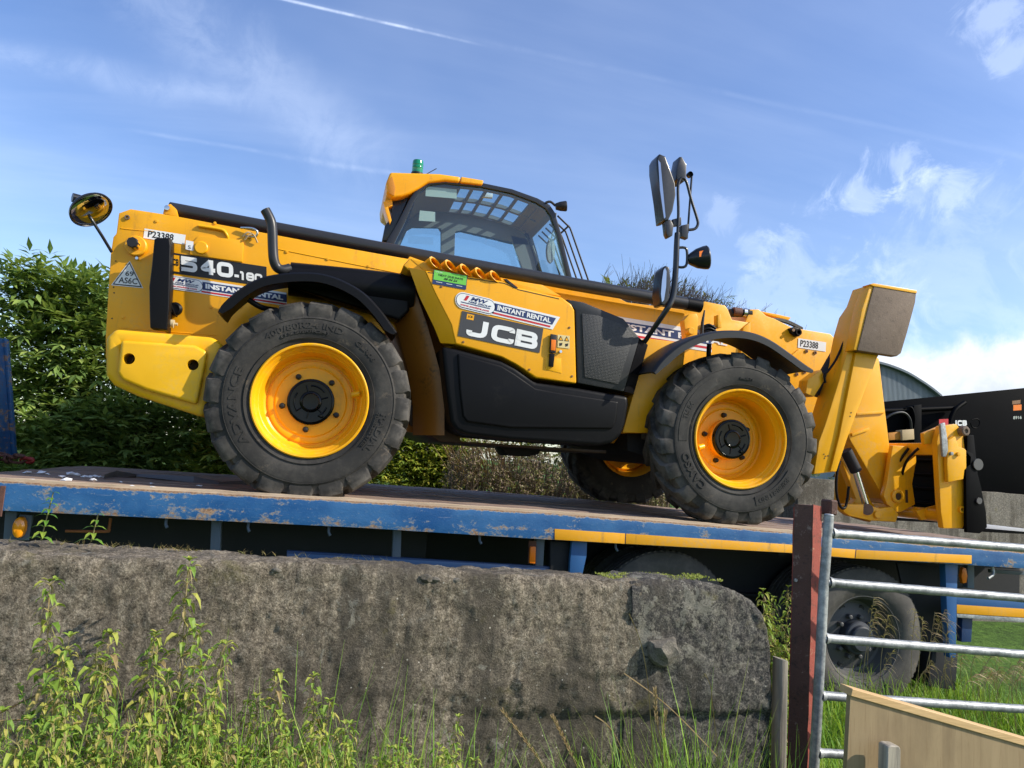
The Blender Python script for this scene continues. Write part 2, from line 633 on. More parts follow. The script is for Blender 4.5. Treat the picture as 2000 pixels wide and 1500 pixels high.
def body_paint(name, c, rough=0.36, grime=0.5, spec=0.35, coat=0.0):
    """machine paint: dust film, rain streaks, scuffs and small chips"""
    n = NT(name)
    wc = n.coord(kind='World')
    a = n.noise(2.6, 6, 0.62, wc)
    b = n.noise(40, 5, 0.65, wc)
    st = n.noise(5.0, 6, 0.6, n.coord((3.0, 3.0, 0.25), kind='World'))
    sc = n.noise(9.0, 5, 0.7, n.coord((0.7, 1, 7), (0, radians(12), 0), kind='World'))
    hue = n.mix(n.step(a, 0.3, 0.7), (c[0] * 0.93, c[1] * 0.90, c[2]), c)
    dust = n.math('MULTIPLY', n.math('MULTIPLY', n.step(a, 0.42, 0.72), n.step(b, 0.36, 0.66)), 0.30 * grime)
    col = n.mix(dust, hue, (0.42, 0.33, 0.20))
    streak = n.math('MULTIPLY', n.math('MULTIPLY', n.step(st, 0.56, 0.72), n.step(b, 0.3, 0.6)), 0.42 * grime)
    col = n.mix(streak, col, (0.20, 0.12, 0.045))
    scr = n.math('MULTIPLY', n.step(sc, 0.665, 0.70), 0.30 * grime)
    col = n.mix(scr, col, (0.30, 0.22, 0.12))
    chip = n.math('MULTIPLY', n.step(n.voro(26, wc), 0.055, 0.035), n.step(a, 0.5, 0.6))
    col = n.mix(n.math('MULTIPLY', chip, 0.8 * grime), col, (0.10, 0.06, 0.04))
    r = n.math('ADD', n.math('MULTIPLY', b, 0.22), n.math('ADD', n.math('MULTIPLY', dust, 0.8), rough - 0.12))
    n.set(col, r, 0.0, n.bump(n.noise(300, 2, 0.5, wc), 0.03, 0.002), spec, coat, 0.15)
    return n.m

def make_materials():
    Y = (0.88, 0.405, 0.006)
    MATS['yellow'] = body_paint('yellow_paint', Y, 0.36, 0.8)
    MATS['yellow_gloss'] = body_paint('glossy_yellow_paint', (0.90, 0.43, 0.005), 0.36, 0.7, 0.3, 0.0)
    MATS['yellow_cw'] = body_paint('bright_yellow_cast_paint', (0.86, 0.47, 0.008), 0.40, 0.8)
    MATS['yellow_leg'] = body_paint('yellow_leg_paint', (0.82, 0.40, 0.006), 0.34, 0.9)
    MATS['black'] = paint('black_moulding', (0.0055, 0.0055, 0.007), 0.42, 0.4, (0.026, 0.024, 0.021), 4.0, 0.0, 0.06, 0.13)
    MATS['dark_grey'] = paint('dark_grey_moulding', (0.018, 0.019, 0.022), 0.46, 0.4, (0.07, 0.066, 0.06), 4.0, 0.0, 0.06, 0.35)
    MATS['pipe'] = paint('satin_black_pipe', (0.024, 0.025, 0.029), 0.36, 0.5, (0.06, 0.06, 0.06), 3.0, 0.0, 0.03)
    MATS['hub'] = paint('wet_black_hub', (0.003, 0.003, 0.0035), 0.16, 0.2, (0.03, 0.025, 0.02), 18.0, 0.0, 0.05, 0.22)
    MATS['interior'] = paint('cab_lining', (0.19, 0.205, 0.21), 0.7, 0.1, coat=0)
    MATS['white'] = paint('white_sticker', (0.78, 0.79, 0.80), 0.45, 0.12, coat=0.1)
    MATS['letter_black'] = paint('black_print', (0.015, 0.015, 0.018), 0.5, 0.1, coat=0.0)
    MATS['decal_grey'] = paint('grey_print', (0.055, 0.055, 0.06), 0.45, 0.1, coat=0.1)
    MATS['navy'] = paint('navy_print', (0.02, 0.04, 0.14), 0.45, 0.1, coat=0.1)
    MATS['red'] = paint('red_print', (0.55, 0.02, 0.03), 0.45, 0.1, coat=0.1)
    MATS['green_tag'] = paint('green_print', (0.16, 0.55, 0.08), 0.5, 0.1)
    MATS['orange'] = paint('orange_plastic', (0.85, 0.20, 0.01), 0.3, 0.2)
    MATS['amber'] = paint('amber_lens', (0.95, 0.33, 0.01), 0.12, 0.1, coat=0.8)
    MATS['beacon'] = paint('green_beacon_lens', (0.0, 0.22, 0.11), 0.12, 0.0, coat=0.8)
    MATS['silver'] = NT('bright_steel').set((0.62, 0.62, 0.62), 0.22, 1.0)
    MATS['mirror'] = NT('mirror_glass').set((0.45, 0.46, 0.48), 0.05, 1.0)
    MATS['tyre'] = tyre_mat('tyre_rubber', 0.024, 0.075)
    MATS['tyre_front'] = tyre_mat('front_tyre_rubber', 0.026, 0.085)
    MATS['trailer_tyre'] = tyre_mat('trailer_tyre_rubber', 0.045, 0.12)
    MATS['glass'] = glass_mat('tinted_cab_glass', (0.66, 0.78, 0.80))
    MATS['pane'] = glass_mat('cab_pane', (0.80, 0.90, 0.93))
    MATS['grille'] = grille_mat()
    MATS['blue'] = worn_blue()
    MATS['blue_rail'] = rail_mat()
    MATS['blue_dark'] = paint('blue_under_rail', (0.012, 0.04, 0.12), 0.5, 0.5, (0.08, 0.06, 0.05), 5, 0)
    MATS['blue_mid'] = paint('blue_guard_paint', (0.025, 0.10, 0.27), 0.45, 0.5, (0.12, 0.10, 0.08), 5, 0)
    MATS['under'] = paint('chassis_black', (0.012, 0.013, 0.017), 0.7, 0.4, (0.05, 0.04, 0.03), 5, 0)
    MATS['post_grey'] = paint('grey_blue_post', (0.09, 0.12, 0.16), 0.5, 0.6, (0.15, 0.12, 0.09), 6, 0)
    MATS['strip'] = body_paint('yellow_reflective_tape', (0.78, 0.36, 0.01), 0.45, 1.3)
    MATS['wood'] = wood_mat('deck_hardwood', (0.38, 0.27, 0.21), (0.14, 0.095, 0.075), 0.6)
    MATS['wood_pale'] = wood_mat('worn_sunlit_board', (0.62, 0.48, 0.34), (0.36, 0.26, 0.17), 0.5)  # near edge board: pale wear plus its sunlit look put into the colour
    MATS['galv'] = galv_mat()
    MATS['rust_red'] = rust_mat('rusty_red_steel', (0.27, 0.055, 0.036), (0.10, 0.04, 0.027), (0.38, 0.25, 0.15))
    MATS['pad'] = rust_mat('scuffed_steel', (0.15, 0.105, 0.075), (0.085, 0.058, 0.042), (0.22, 0.175, 0.135))
    MATS['ply'] = wood_mat('plywood', (0.33, 0.24, 0.13), (0.235, 0.165, 0.085), 0.15, ply=True)
    MATS['batten'] = wood_mat('fresh_softwood', (0.62, 0.42, 0.20), (0.50, 0.31, 0.13), 0.3)
    MATS['post_wood'] = wood_mat('weathered_post', (0.42, 0.37, 0.29), (0.075, 0.068, 0.06), 0.8, vertical=True)
    MATS['concrete'] = concrete_mat('old_lichen_concrete')
    MATS['concrete_pier'] = concrete_mat('dark_pier_concrete', pier=True)
    MATS['concrete_far'] = concrete_mat('grey_concrete', far=True)
    MATS['rock'] = concrete_mat('wall_rock', far=True)
    MATS['bucket'] = paint('bucket_black', (0.0012, 0.0015, 0.0025), 0.5, 0.25, (0.016, 0.014, 0.012), 3, 0, 0.02, 0.05)
    MATS['grey_strap'] = paint('grey_sheet', (0.10, 0.10, 0.11), 0.5, 0.3, coat=0)
    MATS['flake'] = NT('white_flake').set((0.72, 0.73, 0.75), 0.7, 0)
    MATS['chain'] = rust_mat('rusty_chain', (0.12, 0.05, 0.035), (0.06, 0.03, 0.02), (0.2, 0.1, 0.06))
    MATS['red_paint'] = paint('red_binder_paint', (0.28, 0.03, 0.025), 0.5, 0.6)
    MATS['barn'] = barn_mat()
    MATS['leaf_shrub'] = leaf_mat('shrub_leaf', [(0.10, 0.17, 0.05), (0.17, 0.27, 0.07), (0.26, 0.38, 0.09), (0.38, 0.47, 0.13)])
    MATS['leaf_bramble'] = leaf_mat('bramble_leaf', [(0.14, 0.22, 0.04), (0.26, 0.36, 0.05), (0.38, 0.45, 0.06), (0.56, 0.48, 0.08)])
    MATS['leaf_dead'] = leaf_mat('dead_weed', [(0.15, 0.10, 0.075), (0.27, 0.19, 0.14), (0.38, 0.29, 0.21), (0.19, 0.22, 0.06)])
    MATS['leaf_nettle'] = leaf_mat('nettle_leaf', [(0.10, 0.19, 0.03), (0.18, 0.30, 0.04), (0.29, 0.39, 0.05), (0.46, 0.44, 0.09), (0.34, 0.24, 0.11)])
    MATS['leaf_nettle_low'] = leaf_mat('nettle_low_leaf', [(0.06, 0.16, 0.025), (0.11, 0.25, 0.03), (0.18, 0.34, 0.04), (0.30, 0.38, 0.05)])
    MATS['catkin'] = leaf_mat('nettle_catkin', [(0.30, 0.22, 0.09), (0.36, 0.27, 0.13), (0.28, 0.30, 0.09)])
    MATS['moss'] = leaf_mat('moss', [(0.16, 0.22, 0.03), (0.28, 0.32, 0.05), (0.36, 0.36, 0.08)])
    MATS['grass'] = leaf_mat('grass_blade', [(0.11, 0.24, 0.025), (0.18, 0.37, 0.03), (0.28, 0.48, 0.05), (0.42, 0.50, 0.10)])
    MATS['straw'] = leaf_mat('dry_grass', [(0.36, 0.24, 0.11), (0.46, 0.34, 0.18), (0.28, 0.18, 0.09)])
    MATS['twig'] = NT('twig').set((0.16, 0.12, 0.09), 0.8)
    MATS['stem'] = NT('green_stem').set((0.20, 0.17, 0.06), 0.7)
    MATS['bark'] = rust_mat('bark', (0.11, 0.085, 0.06), (0.05, 0.04, 0.03), (0.16, 0.13, 0.09))
    MATS['ground'] = ground_mat()

def tyre_mat(name, lo, hi):
    n = NT(name)
    c = n.coord()
    a = n.noise(4.0, 6, 0.65, c)
    b = n.noise(38, 6, 0.72, c)
    f = n.math('ADD', n.math('MULTIPLY', a, 0.65), n.math('MULTIPLY', b, 0.35))
    col = n.ramp(f, [(0.34, (lo, lo * 0.96, lo * 0.92)), (0.48, (lo * 1.5, lo * 1.4, lo * 1.3)), (0.66, (hi, hi * 0.92, hi * 0.82))])
    # scuffed tread: everything beyond the shoulder radius
    sp = n.N('ShaderNodeSeparateXYZ'); n.L(c, sp.inputs[0])
    rad = n.math('POWER', n.math('ADD', n.math('MULTIPLY', sp.outputs[0], sp.outputs[0]), n.math('MULTIPLY', sp.outputs[2], sp.outputs[2])), 0.5)
    wear = n.math('MULTIPLY', n.step(rad, 0.545, 0.60), n.step(n.noise(9, 6, 0.7, c), 0.40, 0.62))
    col = n.mix(n.math('MULTIPLY', wear, 0.75), col, (hi * 1.5, hi * 1.36, hi * 1.2))
    mud = n.math('MULTIPLY', n.step(n.noise(7, 7, 0.72, c, 0.4), 0.58, 0.66), n.step(b, 0.38, 0.6))
    col = n.mix(n.math('MULTIPLY', mud, 0.55), col, (0.16, 0.125, 0.09))
    nb = n.bump(b, 0.25, 0.004)
    return n.set(col, n.step(b, 0.3, 0.7, 0.6, 0.9), 0, nb, 0.22)

def glass_mat(name, tint):
    n = NT(name)
    n.t.nodes.remove(n.b)
    tr = n.N('ShaderNodeBsdfTransparent'); tr.inputs[0].default_value = (*tint, 1)
    gl = n.N('ShaderNodeBsdfGlossy'); gl.inputs['Roughness'].default_value = 0.02
    gl.inputs['Color'].default_value = (0.9, 0.95, 1, 1)
    fr = n.N('ShaderNodeFresnel'); fr.inputs[0].default_value = 1.5
    mx = n.N('ShaderNodeMixShader')
    n.L(n.math('ADD', n.math('MULTIPLY', fr.outputs[0], 1.0), 0.03), mx.inputs[0]); n.L(tr.outputs[0], mx.inputs[1]); n.L(gl.outputs[0], mx.inputs[2])
    n.L(mx.outputs[0], n.out.inputs[0])
    return n.m

def grille_mat():
    n = NT('perforated_grille')
    v = n.voro(95, n.coord(kind='World'), rand=0.15)
    f = n.step(v, 0.28, 0.42)
    col = n.mix(f, (0.002, 0.002, 0.002), (0.022, 0.023, 0.025))
    return n.set(col, 0.5, 0, n.bump(f, 0.6, 0.003))

def worn_blue():
    n = NT('worn_blue_paint')
    c = n.coord((1, 1, 1.8), kind='World')
    a = n.noise(6.5, 9, 0.72, c, 0.1)
    b = n.noise(22, 5, 0.65, n.coord((0.5, 1, 1.6), kind='World'))
    f = n.math('ADD', n.math('MULTIPLY', a, 0.62), n.math('MULTIPLY', b, 0.38))
    m = n.math('MAXIMUM', n.step(f, 0.53, 0.58), n.math('MULTIPLY', n.step(n.noise(9, 7, 0.7, n.coord((0.35, 1, 2.5), kind='World')), 0.57, 0.63), 0.85))
    bl = n.mix(n.step(n.noise(2.0, 6, 0.65, n.coord(kind='World')), 0.35, 0.65), (0.006, 0.062, 0.19), (0.035, 0.125, 0.27))
    ru = n.mix(n.step(n.noise(60, 3, 0.6, c), 0.35, 0.65), (0.24, 0.135, 0.075), (0.33, 0.23, 0.15))
    col = n.mix(m, bl, ru)
    return n.set(col, n.step(m, 0, 1, 0.36, 0.75), 0, n.bump(n.math('SUBTRACT', b, n.math('MULTIPLY', m, 0.5)), 0.3, 0.004))

def rail_mat():
    n = NT('worn_blue_rail')
    if not n.tc: n.tc = n.N('ShaderNodeTexCoord')
    sp = n.N('ShaderNodeSeparateXYZ'); n.L(n.tc.outputs['UV'], sp.inputs[0])
    t = sp.outputs[1]
    c = n.coord((1, 1, 1.6), kind='World')
    a = n.noise(8.0, 9, 0.74, c)
    b = n.noise(46, 6, 0.7, c)
    cl = n.noise(1.1, 4, 0.6, n.coord((1, 0.01, 0.01), kind='World', loc=(2, 0, 0)))
    low = n.step(t, 0.30, 0.0)                       # bottom lip
    top = n.step(t, 0.86, 1.0)                       # wheel-rubbed top edge
    band = n.math('MULTIPLY', n.step(n.math('ABSOLUTE', n.math('SUBTRACT', t, 0.36)), 0.20, 0.0), 1.0)
    w = n.math('ADD', n.math('ADD', n.math('MULTIPLY', low, 0.10), n.math('MULTIPLY', top, 0.22)), n.math('MULTIPLY', n.math('MULTIPLY', band, n.step(cl, 0.40, 0.62)), 0.12))
    f = n.math('ADD', n.math('ADD', n.math('MULTIPLY', a, 0.75), n.math('MULTIPLY', b, 0.25)), w)
    m_ = n.step(f, 0.60, 0.65)
    edge = n.math('SUBTRACT', n.step(f, 0.575, 0.60), m_)
    bl = n.mix(n.step(n.noise(2.0, 6, 0.65, n.coord(kind='World')), 0.35, 0.65), (0.006, 0.070, 0.215), (0.030, 0.125, 0.29))
    bl = n.mix(n.math('MULTIPLY', n.step(b, 0.55, 0.72), 0.5), bl, (0.12, 0.20, 0.30))
    ru = n.mix(n.step(b, 0.38, 0.62), (0.19, 0.095, 0.05), (0.34, 0.235, 0.15))
    col = n.mix(n.math('MULTIPLY', edge, 0.7, True), n.mix(m_, bl, ru), (0.22, 0.24, 0.25))
    scr = n.step(n.noise(14, 4, 0.7, n.coord((0.25, 1, 6), (0, radians(8), 0), kind='World')), 0.66, 0.70)
    col = n.mix(n.math('MULTIPLY', scr, 0.5), col, (0.25, 0.27, 0.30))
    return n.set(col, n.step(m_, 0, 1, 0.42, 0.8), 0, n.bump(n.math('SUBTRACT', b, n.math('MULTIPLY', m_, 0.6)), 0.35, 0.004))

def wood_mat(name, c1, c2, contrast, ply=False, vertical=False):
    n = NT(name)
    sc = (1.2, 14, 14) if not vertical else (14, 14, 1.0)
    if ply: sc = (9, 9, 0.7)
    c = n.coord(sc, kind='World')
    a = n.noise(2.2, 7, 0.65, c, 0.6)
    b = n.noise(2.0, 4, 0.6, n.coord(kind='World'))
    f = n.math('ADD', n.math('MULTIPLY', a, 0.75), n.math('MULTIPLY', b, 0.25))
    col = n.ramp(f, [(0.34, c2), (0.5, tuple((x + y) / 2 for x, y in zip(c1, c2))), (0.66, c1)])
    if ply:
        st = n.noise(3.0, 7, 0.66, n.coord((1, 1, 0.5), kind='World', loc=(4, 0, 1)))
        col = n.mix(n.math('MULTIPLY', n.step(st, 0.48, 0.66), 0.45), col, (0.16, 0.11, 0.06))
        gr = n.noise(7.0, 6, 0.7, n.coord((16, 16, 0.9), kind='World'), 0.5)
        col = n.mix(n.math('MULTIPLY', n.step(gr, 0.54, 0.62), 0.35), col, (0.19, 0.12, 0.055))
        kn = n.voro(5.5, n.coord((1, 1, 0.6), kind='World', loc=(0.3, 0, 0.2)))
        col = n.mix(n.math('MULTIPLY', n.step(kn, 0.13, 0.06), 0.7), col, (0.10, 0.06, 0.03))
    return n.set(col, 0.72, 0, n.bump(a, 0.1 if ply else 0.5, 0.006))

def galv_mat():
    n = NT('galvanised_steel')
    a = n.noise(35, 4, 0.7, n.coord(kind='World'))
    b = n.noise(6, 5, 0.6, n.coord(kind='World'))
    col = n.ramp(n.math('ADD', n.math('MULTIPLY', a, 0.5), n.math('MULTIPLY', b, 0.5)), [(0.38, (0.15, 0.16, 0.165)), (0.5, (0.28, 0.295, 0.30)), (0.62, (0.46, 0.47, 0.46))])
    return n.set(col, 0.52, 0.45, n.bump(a, 0.3, 0.003))

def rust_mat(name, c1, c2, c3):
    n = NT(name)
    c = n.coord(kind='World')
    a = n.noise(18, 9, 0.74, c, 0.2)
    b = n.noise(90, 6, 0.75, c)
    col = n.ramp(n.math('ADD', n.math('MULTIPLY', a, 0.65), n.math('MULTIPLY', b, 0.35)), [(0.38, c2), (0.47, c1), (0.56, c1), (0.63, c3)])
    return n.set(col, 0.78, 0, n.bump(n.math('ADD', a, n.math('MULTIPLY', b, 0.5)), 0.5, 0.006))

def concrete_mat(name, far=False, pier=False):
    n = NT(name)
    c = n.coord(kind='World')
    a = n.noise(1.7, 8, 0.66, c, 0.3)           # broad grime
    fine = n.noise(150, 6, 0.78, c)              # sand and grit
    mid = n.noise(42, 8, 0.76, c)
    stre = n.noise(3.4, 7, 0.64, n.coord((2.4, 2.4, 0.10), kind='World', loc=(1.7, 0, 0)))
    g = n.math('ADD', n.math('MULTIPLY', mid, 0.5), n.math('MULTIPLY', fine, 0.5))
    if pier:
        base = n.ramp(g, [(0.40, (0.016, 0.016, 0.017)), (0.47, (0.050, 0.048, 0.046)), (0.53, (0.11, 0.103, 0.092)), (0.60, (0.25, 0.23, 0.19))])
    else:
        base = n.ramp(g, [(0.39, (0.042, 0.034, 0.026)), (0.46, (0.118, 0.098, 0.073)), (0.52, (0.205, 0.173, 0.130)), (0.60, (0.39, 0.335, 0.255))])
    if far:
        base = n.mix(0.5, base, (0.17, 0.165, 0.15))
    gr = n.step(n.math('ADD', n.math('MULTIPLY', a, 0.50), n.math('MULTIPLY', stre, 0.50)), 0.455, 0.570)
    col = n.mix(n.math('MULTIPLY', gr, 0.84), base, n.mix(fine, (0.018, 0.016, 0.013), (0.125, 0.108, 0.085)))
    # pale lichen plates with ragged edges
    ln = n.noise(13, 9, 0.78, c, 0.3)
    lich = n.math('MULTIPLY', n.step(ln, 0.57 if not pier else 0.53, 0.61 if not pier else 0.56), n.step(n.noise(2.2, 4, 0.6, n.coord(kind='World', loc=(3, 1, 2))), 0.44, 0.58))
    col = n.mix(n.math('MULTIPLY', lich, 0.7), col, n.mix(fine, (0.13, 0.125, 0.105), (0.36, 0.34, 0.28)))
    moss = n.math('MULTIPLY', n.step(n.noise(5, 7, 0.7, n.coord(kind='World', loc=(7, 2, 1))), 0.60, 0.70), 0.45)
    col = n.mix(moss, col, (0.13, 0.115, 0.035))
    sp = n.voro(30, c)
    col = n.mix(n.math('MULTIPLY', n.step(sp, 0.10, 0.05), n.step(a, 0.46, 0.54)), col, (0.46, 0.43, 0.37))
    h = n.math('ADD', n.math('MULTIPLY', mid, 0.8), n.math('ADD', n.math('MULTIPLY', fine, 0.5), n.math('MULTIPLY', lich, 0.12)))
    nb = n.bump(h, 0.85, 0.014)
    return n.set(col, 0.94, 0, nb, 0.2)

def barn_mat():
    n = NT('corrugated_sheet')
    a = n.noise(1.2, 5, 0.6, n.coord((1, 1, 0.2), kind='World'))
    return n.set(n.ramp(a, [(0.3, (0.17, 0.21, 0.25)), (0.7, (0.27, 0.31, 0.35))]), 0.5, 0.3)

def leaf_mat(name, cols):
    n = NT(name)
    g = n.N('ShaderNodeNewGeometry')
    k = len(cols)
    col = n.ramp(g.outputs['Random Per Island'], [(i / (k - 1), c) for i, c in enumerate(cols)])
    n.set(col, 0.52, 0, None, 0.35)
    tl = n.N('ShaderNodeBsdfTranslucent')
    n.L(n.mix(0.5, col, (0.30, 0.36, 0.03), 'MIX'), tl.inputs[0])
    mx = n.N('ShaderNodeMixShader'); mx.inputs[0].default_value = 0.36
    n.L(n.b.outputs[0], mx.inputs[1]); n.L(tl.outputs[0], mx.inputs[2])
    n.L(mx.outputs[0], n.out.inputs[0])
    return n.m

def ground_mat():
    n = NT('rough_grass_ground')
    c = n.coord(kind='World')
    a = n.noise(0.5, 6, 0.6, c)
    b = n.noise(9, 6, 0.7, c)
    col = n.ramp(n.math('ADD', n.math('MULTIPLY', a, 0.4), n.math('MULTIPLY', b, 0.6)), [(0.35, (0.030, 0.055, 0.012)), (0.5, (0.065, 0.13, 0.02)), (0.65, (0.12, 0.21, 0.03))])
    return n.set(col, 0.95, 0, n.bump(b, 0.8, 0.08), 0.2)

make_materials()
m = MATS

# ------------------------------------------------------------------ ground
GZ = -0.18
def ground():
    vs, fs = [], []
    xs = [-400, -60, -12] + [-6 + i * 0.6 for i in range(24)] + [12, 60, 400]
    ys = [-30, -4] + [0.3 + i * 0.5 for i in range(40)] + [26, 40, 120, 900]
    for y in ys:
        for x in xs:
            z = GZ + 0.07 * (mnoise.noise(Vector((x * 0.5, y * 0.5, 0))) if abs(x) < 10 and 0 < y < 20 else 0)
            if y > 9: z += min(0.5, (y - 9) * 0.05)
            vs.append((x, y, z))
    n = len(xs)
    for j in range(len(ys) - 1):
        for i in range(n - 1):
            fs.append((j * n + i, j * n + i + 1, (j + 1) * n + i + 1, (j + 1) * n + i))
    tag(from_data('ground', vs, fs, m['ground'], smooth=180), kind='structure')
ground()

# ------------------------------------------------------------------ trailer
YE = 4.80        # near edge of the deck
YF = 7.32        # far edge
TOP = [(-120, 933.5), (0, 939.5), (300, 957), (600, 973.5), (1055, 1001.5), (1300, 1019), (1624, 1048), (2000, 1079), (2140, 1090)]
BOT = [(-120, 991), (0, 997), (700, 1030.5), (1055, 1053), (1300, 1067), (1548, 1080.5), (1624, 1088), (1898, 1104), (2140, 1119)]
DP = [P(u, v, YE) for u, v in TOP]

def deck_z(x):
    for a, b in zip(DP, DP[1:]):
        if x <= b.x:
            return a.z + (b.z - a.z) * (x - a.x) / (b.x - a.x)
    return DP[-1].z

def build_trailer():
    T = empty('flatbed_trailer', (0.5, 6.0, GZ))
    tag(T, 'blue flatbed trailer with worn paint and timber deck carrying the yellow telehandler', 'trailer')
    def interp(pts, u):
        for a, b in zip(pts, pts[1:]):
            if u <= b[0]: return a[1] + (b[1] - a[1]) * (u - a[0]) / (b[0] - a[0])
        return pts[-1][1]
    bm = bmesh.new()
    uvl = bm.loops.layers.uv.new('wear')
    cols = []
    nu = 150
    for i in range(nu + 1):
        u = -120 + 2260 * i / nu
        a, b = P(u, interp(TOP, u), YE), P(u, interp(BOT, u), YE)
        cols.append([bm.verts.new(b + Vector((0, 0.07, 0)))] + [bm.verts.new(b.lerp(a, k / 6) + Vector((0, 0.004 if k in (0, 6) else 0.0025 * mnoise.noise(Vector((b.x * 6, k * 2.0, 0))), 0))) for k in range(7)] + [bm.verts.new(a + Vector((0, 0.07, 0)))])
    for i, (p, q) in enumerate(zip(cols, cols[1:])):
        for k in range(8):
            f = bm.faces.new((p[k], q[k], q[k + 1], p[k + 1]))
            for lp, (ii, kk) in zip(f.loops, ((i, k), (i + 1, k), (i + 1, k + 1), (i, k + 1))):
                lp[uvl].uv = (ii * 0.05, min(1, max(0, (kk - 1) / 6)))
    finish('side_rail', bm, m['blue_rail'], T, 0, smooth=30)
    bm = bmesh.new()
    pts = [(p.x, p.z) for p in DP]
    add_poly_prism(bm, [Vector((x, YF - 0.06, z)) for x, z in pts] + [Vector((x, YF - 0.06, z - 0.19)) for x, z in pts[::-1]],
                   [Vector((x, YF, z)) for x, z in pts] + [Vector((x, YF, z - 0.19)) for x, z in pts[::-1]])
    finish('side_rail', bm, m['blue'], T, 0.005)
    # deck boards, each its own piece; they follow the fall of the deck towards the tail
    yb = YE + 0.012
    k = 0
    rnd = random.Random(3)
    while yb < YF - 0.12:
        w = 0.085 if k == 0 else rnd.uniform(0.17, 0.20)
        y2 = min(yb + w, YF - 0.065)
        cuts = [DP[0].x, rnd.uniform(-0.8, 1.5), DP[-1].x] if k else [DP[0].x, DP[-1].x]
        for a, b in zip(cuts, cuts[1:]):
            a += 0.004
            n = max(6, int((b - a) / 0.08))
            bm = bmesh.new()
            vv = []
            up = rnd.uniform(0.0, 0.008) + (0.014 if k == 0 else 0.004)
            for i in range(n + 1):
                x = a + (b - a) * i / n
                z = deck_z(x) + up + 0.004 * mnoise.noise(Vector((x * 5, k * 7.1, 0)))
                jy = 0.005 * mnoise.noise(Vector((x * 9, k * 3.3, 4)))
                vv.append([bm.verts.new(c) for c in ((x, yb + jy, z - 0.035), (x, yb + jy, z), (x, y2 + jy * 0.5, z + 0.002 * mnoise.noise(Vector((x * 7, k, 9)))), (x, y2, z - 0.035))])
            for p, q in zip(vv, vv[1:]):
                for i in range(4):
                    j = (i + 1) % 4
                    bm.faces.new((p[i], q[i], q[j], p[j]))
            bm.faces.new(vv[0]); bm.faces.new(vv[-1][::-1])
            bmesh.ops.recalc_face_normals(bm, faces=bm.faces)
            finish('deck_board', bm, m['wood_pale'] if k == 0 else m['wood'], T, 0, smooth=30)
        yb = y2 + rnd.uniform(0.006, 0.012)
        k += 1
    # under-frame
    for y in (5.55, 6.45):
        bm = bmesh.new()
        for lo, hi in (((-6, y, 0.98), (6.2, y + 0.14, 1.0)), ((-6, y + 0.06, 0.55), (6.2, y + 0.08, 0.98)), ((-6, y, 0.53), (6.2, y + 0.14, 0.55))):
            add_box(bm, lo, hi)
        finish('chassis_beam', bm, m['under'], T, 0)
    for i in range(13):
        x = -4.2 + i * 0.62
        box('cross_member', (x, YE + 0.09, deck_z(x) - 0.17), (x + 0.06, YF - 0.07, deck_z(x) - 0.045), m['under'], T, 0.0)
    # dark sheets added under the frame to keep the underside dark
    box('underside_shade_sheet', (-5.5, 5.30, 0.30), (0.72, 5.34, 0.96), m['under'], T, 0.004)
    box('underside_shade_sheet', (0.75, 5.62, 0.25), (5.6, 5.64, 0.95), m['under'], T, 0.004)

    # short uprights and lower guard rail
    def upr(px, y, mat=m['post_grey'], d=0.06, name='guard_post'):
        return prism(name, px, y, y + d, mat, T, 0.004)
    upr([(10, 998), (33, 1000), (28, 1080), (4, 1080)], 4.93)
    upr([(413, 1016), (432, 1017), (429, 1100), (409, 1100)], 4.93)
    upr([(768, 1035), (784, 1036), (782, 1112), (765, 1112)], 4.93)
    upr([(1048, 1052), (1064, 1053), (1061, 1108), (1046, 1108)], 4.93)
    prism('guard_rail', [(560, 1075), (1076, 1107), (1076, 1121), (560, 1096)], 4.925, 4.96, m['blue_dark'], T, 0.004)
    prism('mudguard_bracket', [(1117, 1057), (1147, 1058), (1146, 1085), (1138, 1122), (1112, 1122), (1114, 1090)], 4.86, 4.90, m['blue_mid'], T, 0.006)
    prism('mudguard_sheet', [(1075, 1057), (1116, 1059), (1112, 1135), (1075, 1125)], 4.91, 5.28, m['under'], T, 0.004)
    prism('support_leg', [(1846, 1098), (1871, 1100), (1869, 1178), (1867, 1284), (1855, 1285), (1849, 1178)], 4.90, 4.96, m['blue_mid'], T, 0.005)
    prism('mud_flap', [(1752, 1100), (1846, 1106), (1846, 1262), (1790, 1262)], 5.12, 5.14, m['under'], T, 0.003)
    prism('mud_flap', [(1822, 1270), (1872, 1262), (1866, 1348), (1812, 1340)], 5.0, 5.30, m['under'], T, 0.003)
    prism('guard_post', [(1890, 1102), (1903, 1103), (1903, 1150), (1890, 1149)], 5.0, 5.05, m['post_grey'], T, 0.003)
    r = prism('tail_guard', [(1869, 1166), (2120, 1182), (2120, 1200), (1869, 1184)], 4.95, 5.0, m['blue_mid'], T, 0.003)
    prism('reflective_tape', [(1869, 1181), (2120, 1197), (2120, 1214), (1869, 1198)], 4.944, 4.949, m['strip'], r, 0.001)
    prism('guard_lip', [(1869, 1199), (2120, 1215), (2120, 1224), (1869, 1206)], 4.945, 5.0, m['galv'], r, 0.002)
    prism('guard_post', [(1880, 1205), (1900, 1206), (1897, 1254), (1878, 1254)], 5.0, 5.05, m['blue_dark'], T, 0.003)
    prism('light_board', [(1700, 1080), (1846, 1096), (1846, 1108), (1700, 1094)], 5.3, 5.32, m['under'], T, 0)
    prism('tail_bar', [(1935, 1112), (2080, 1122), (2080, 1129), (1935, 1119)], 5.25, 5.28, m['post_grey'], T, 0.003)
    # reflective tape along the rail: cut lengths
    segs = [(1083.5, 1033), (1221, 1042), (1223, 1042.2), (1548, 1064), (1671, 1073.6), (1673, 1073.7), (1898, 1084.5)]
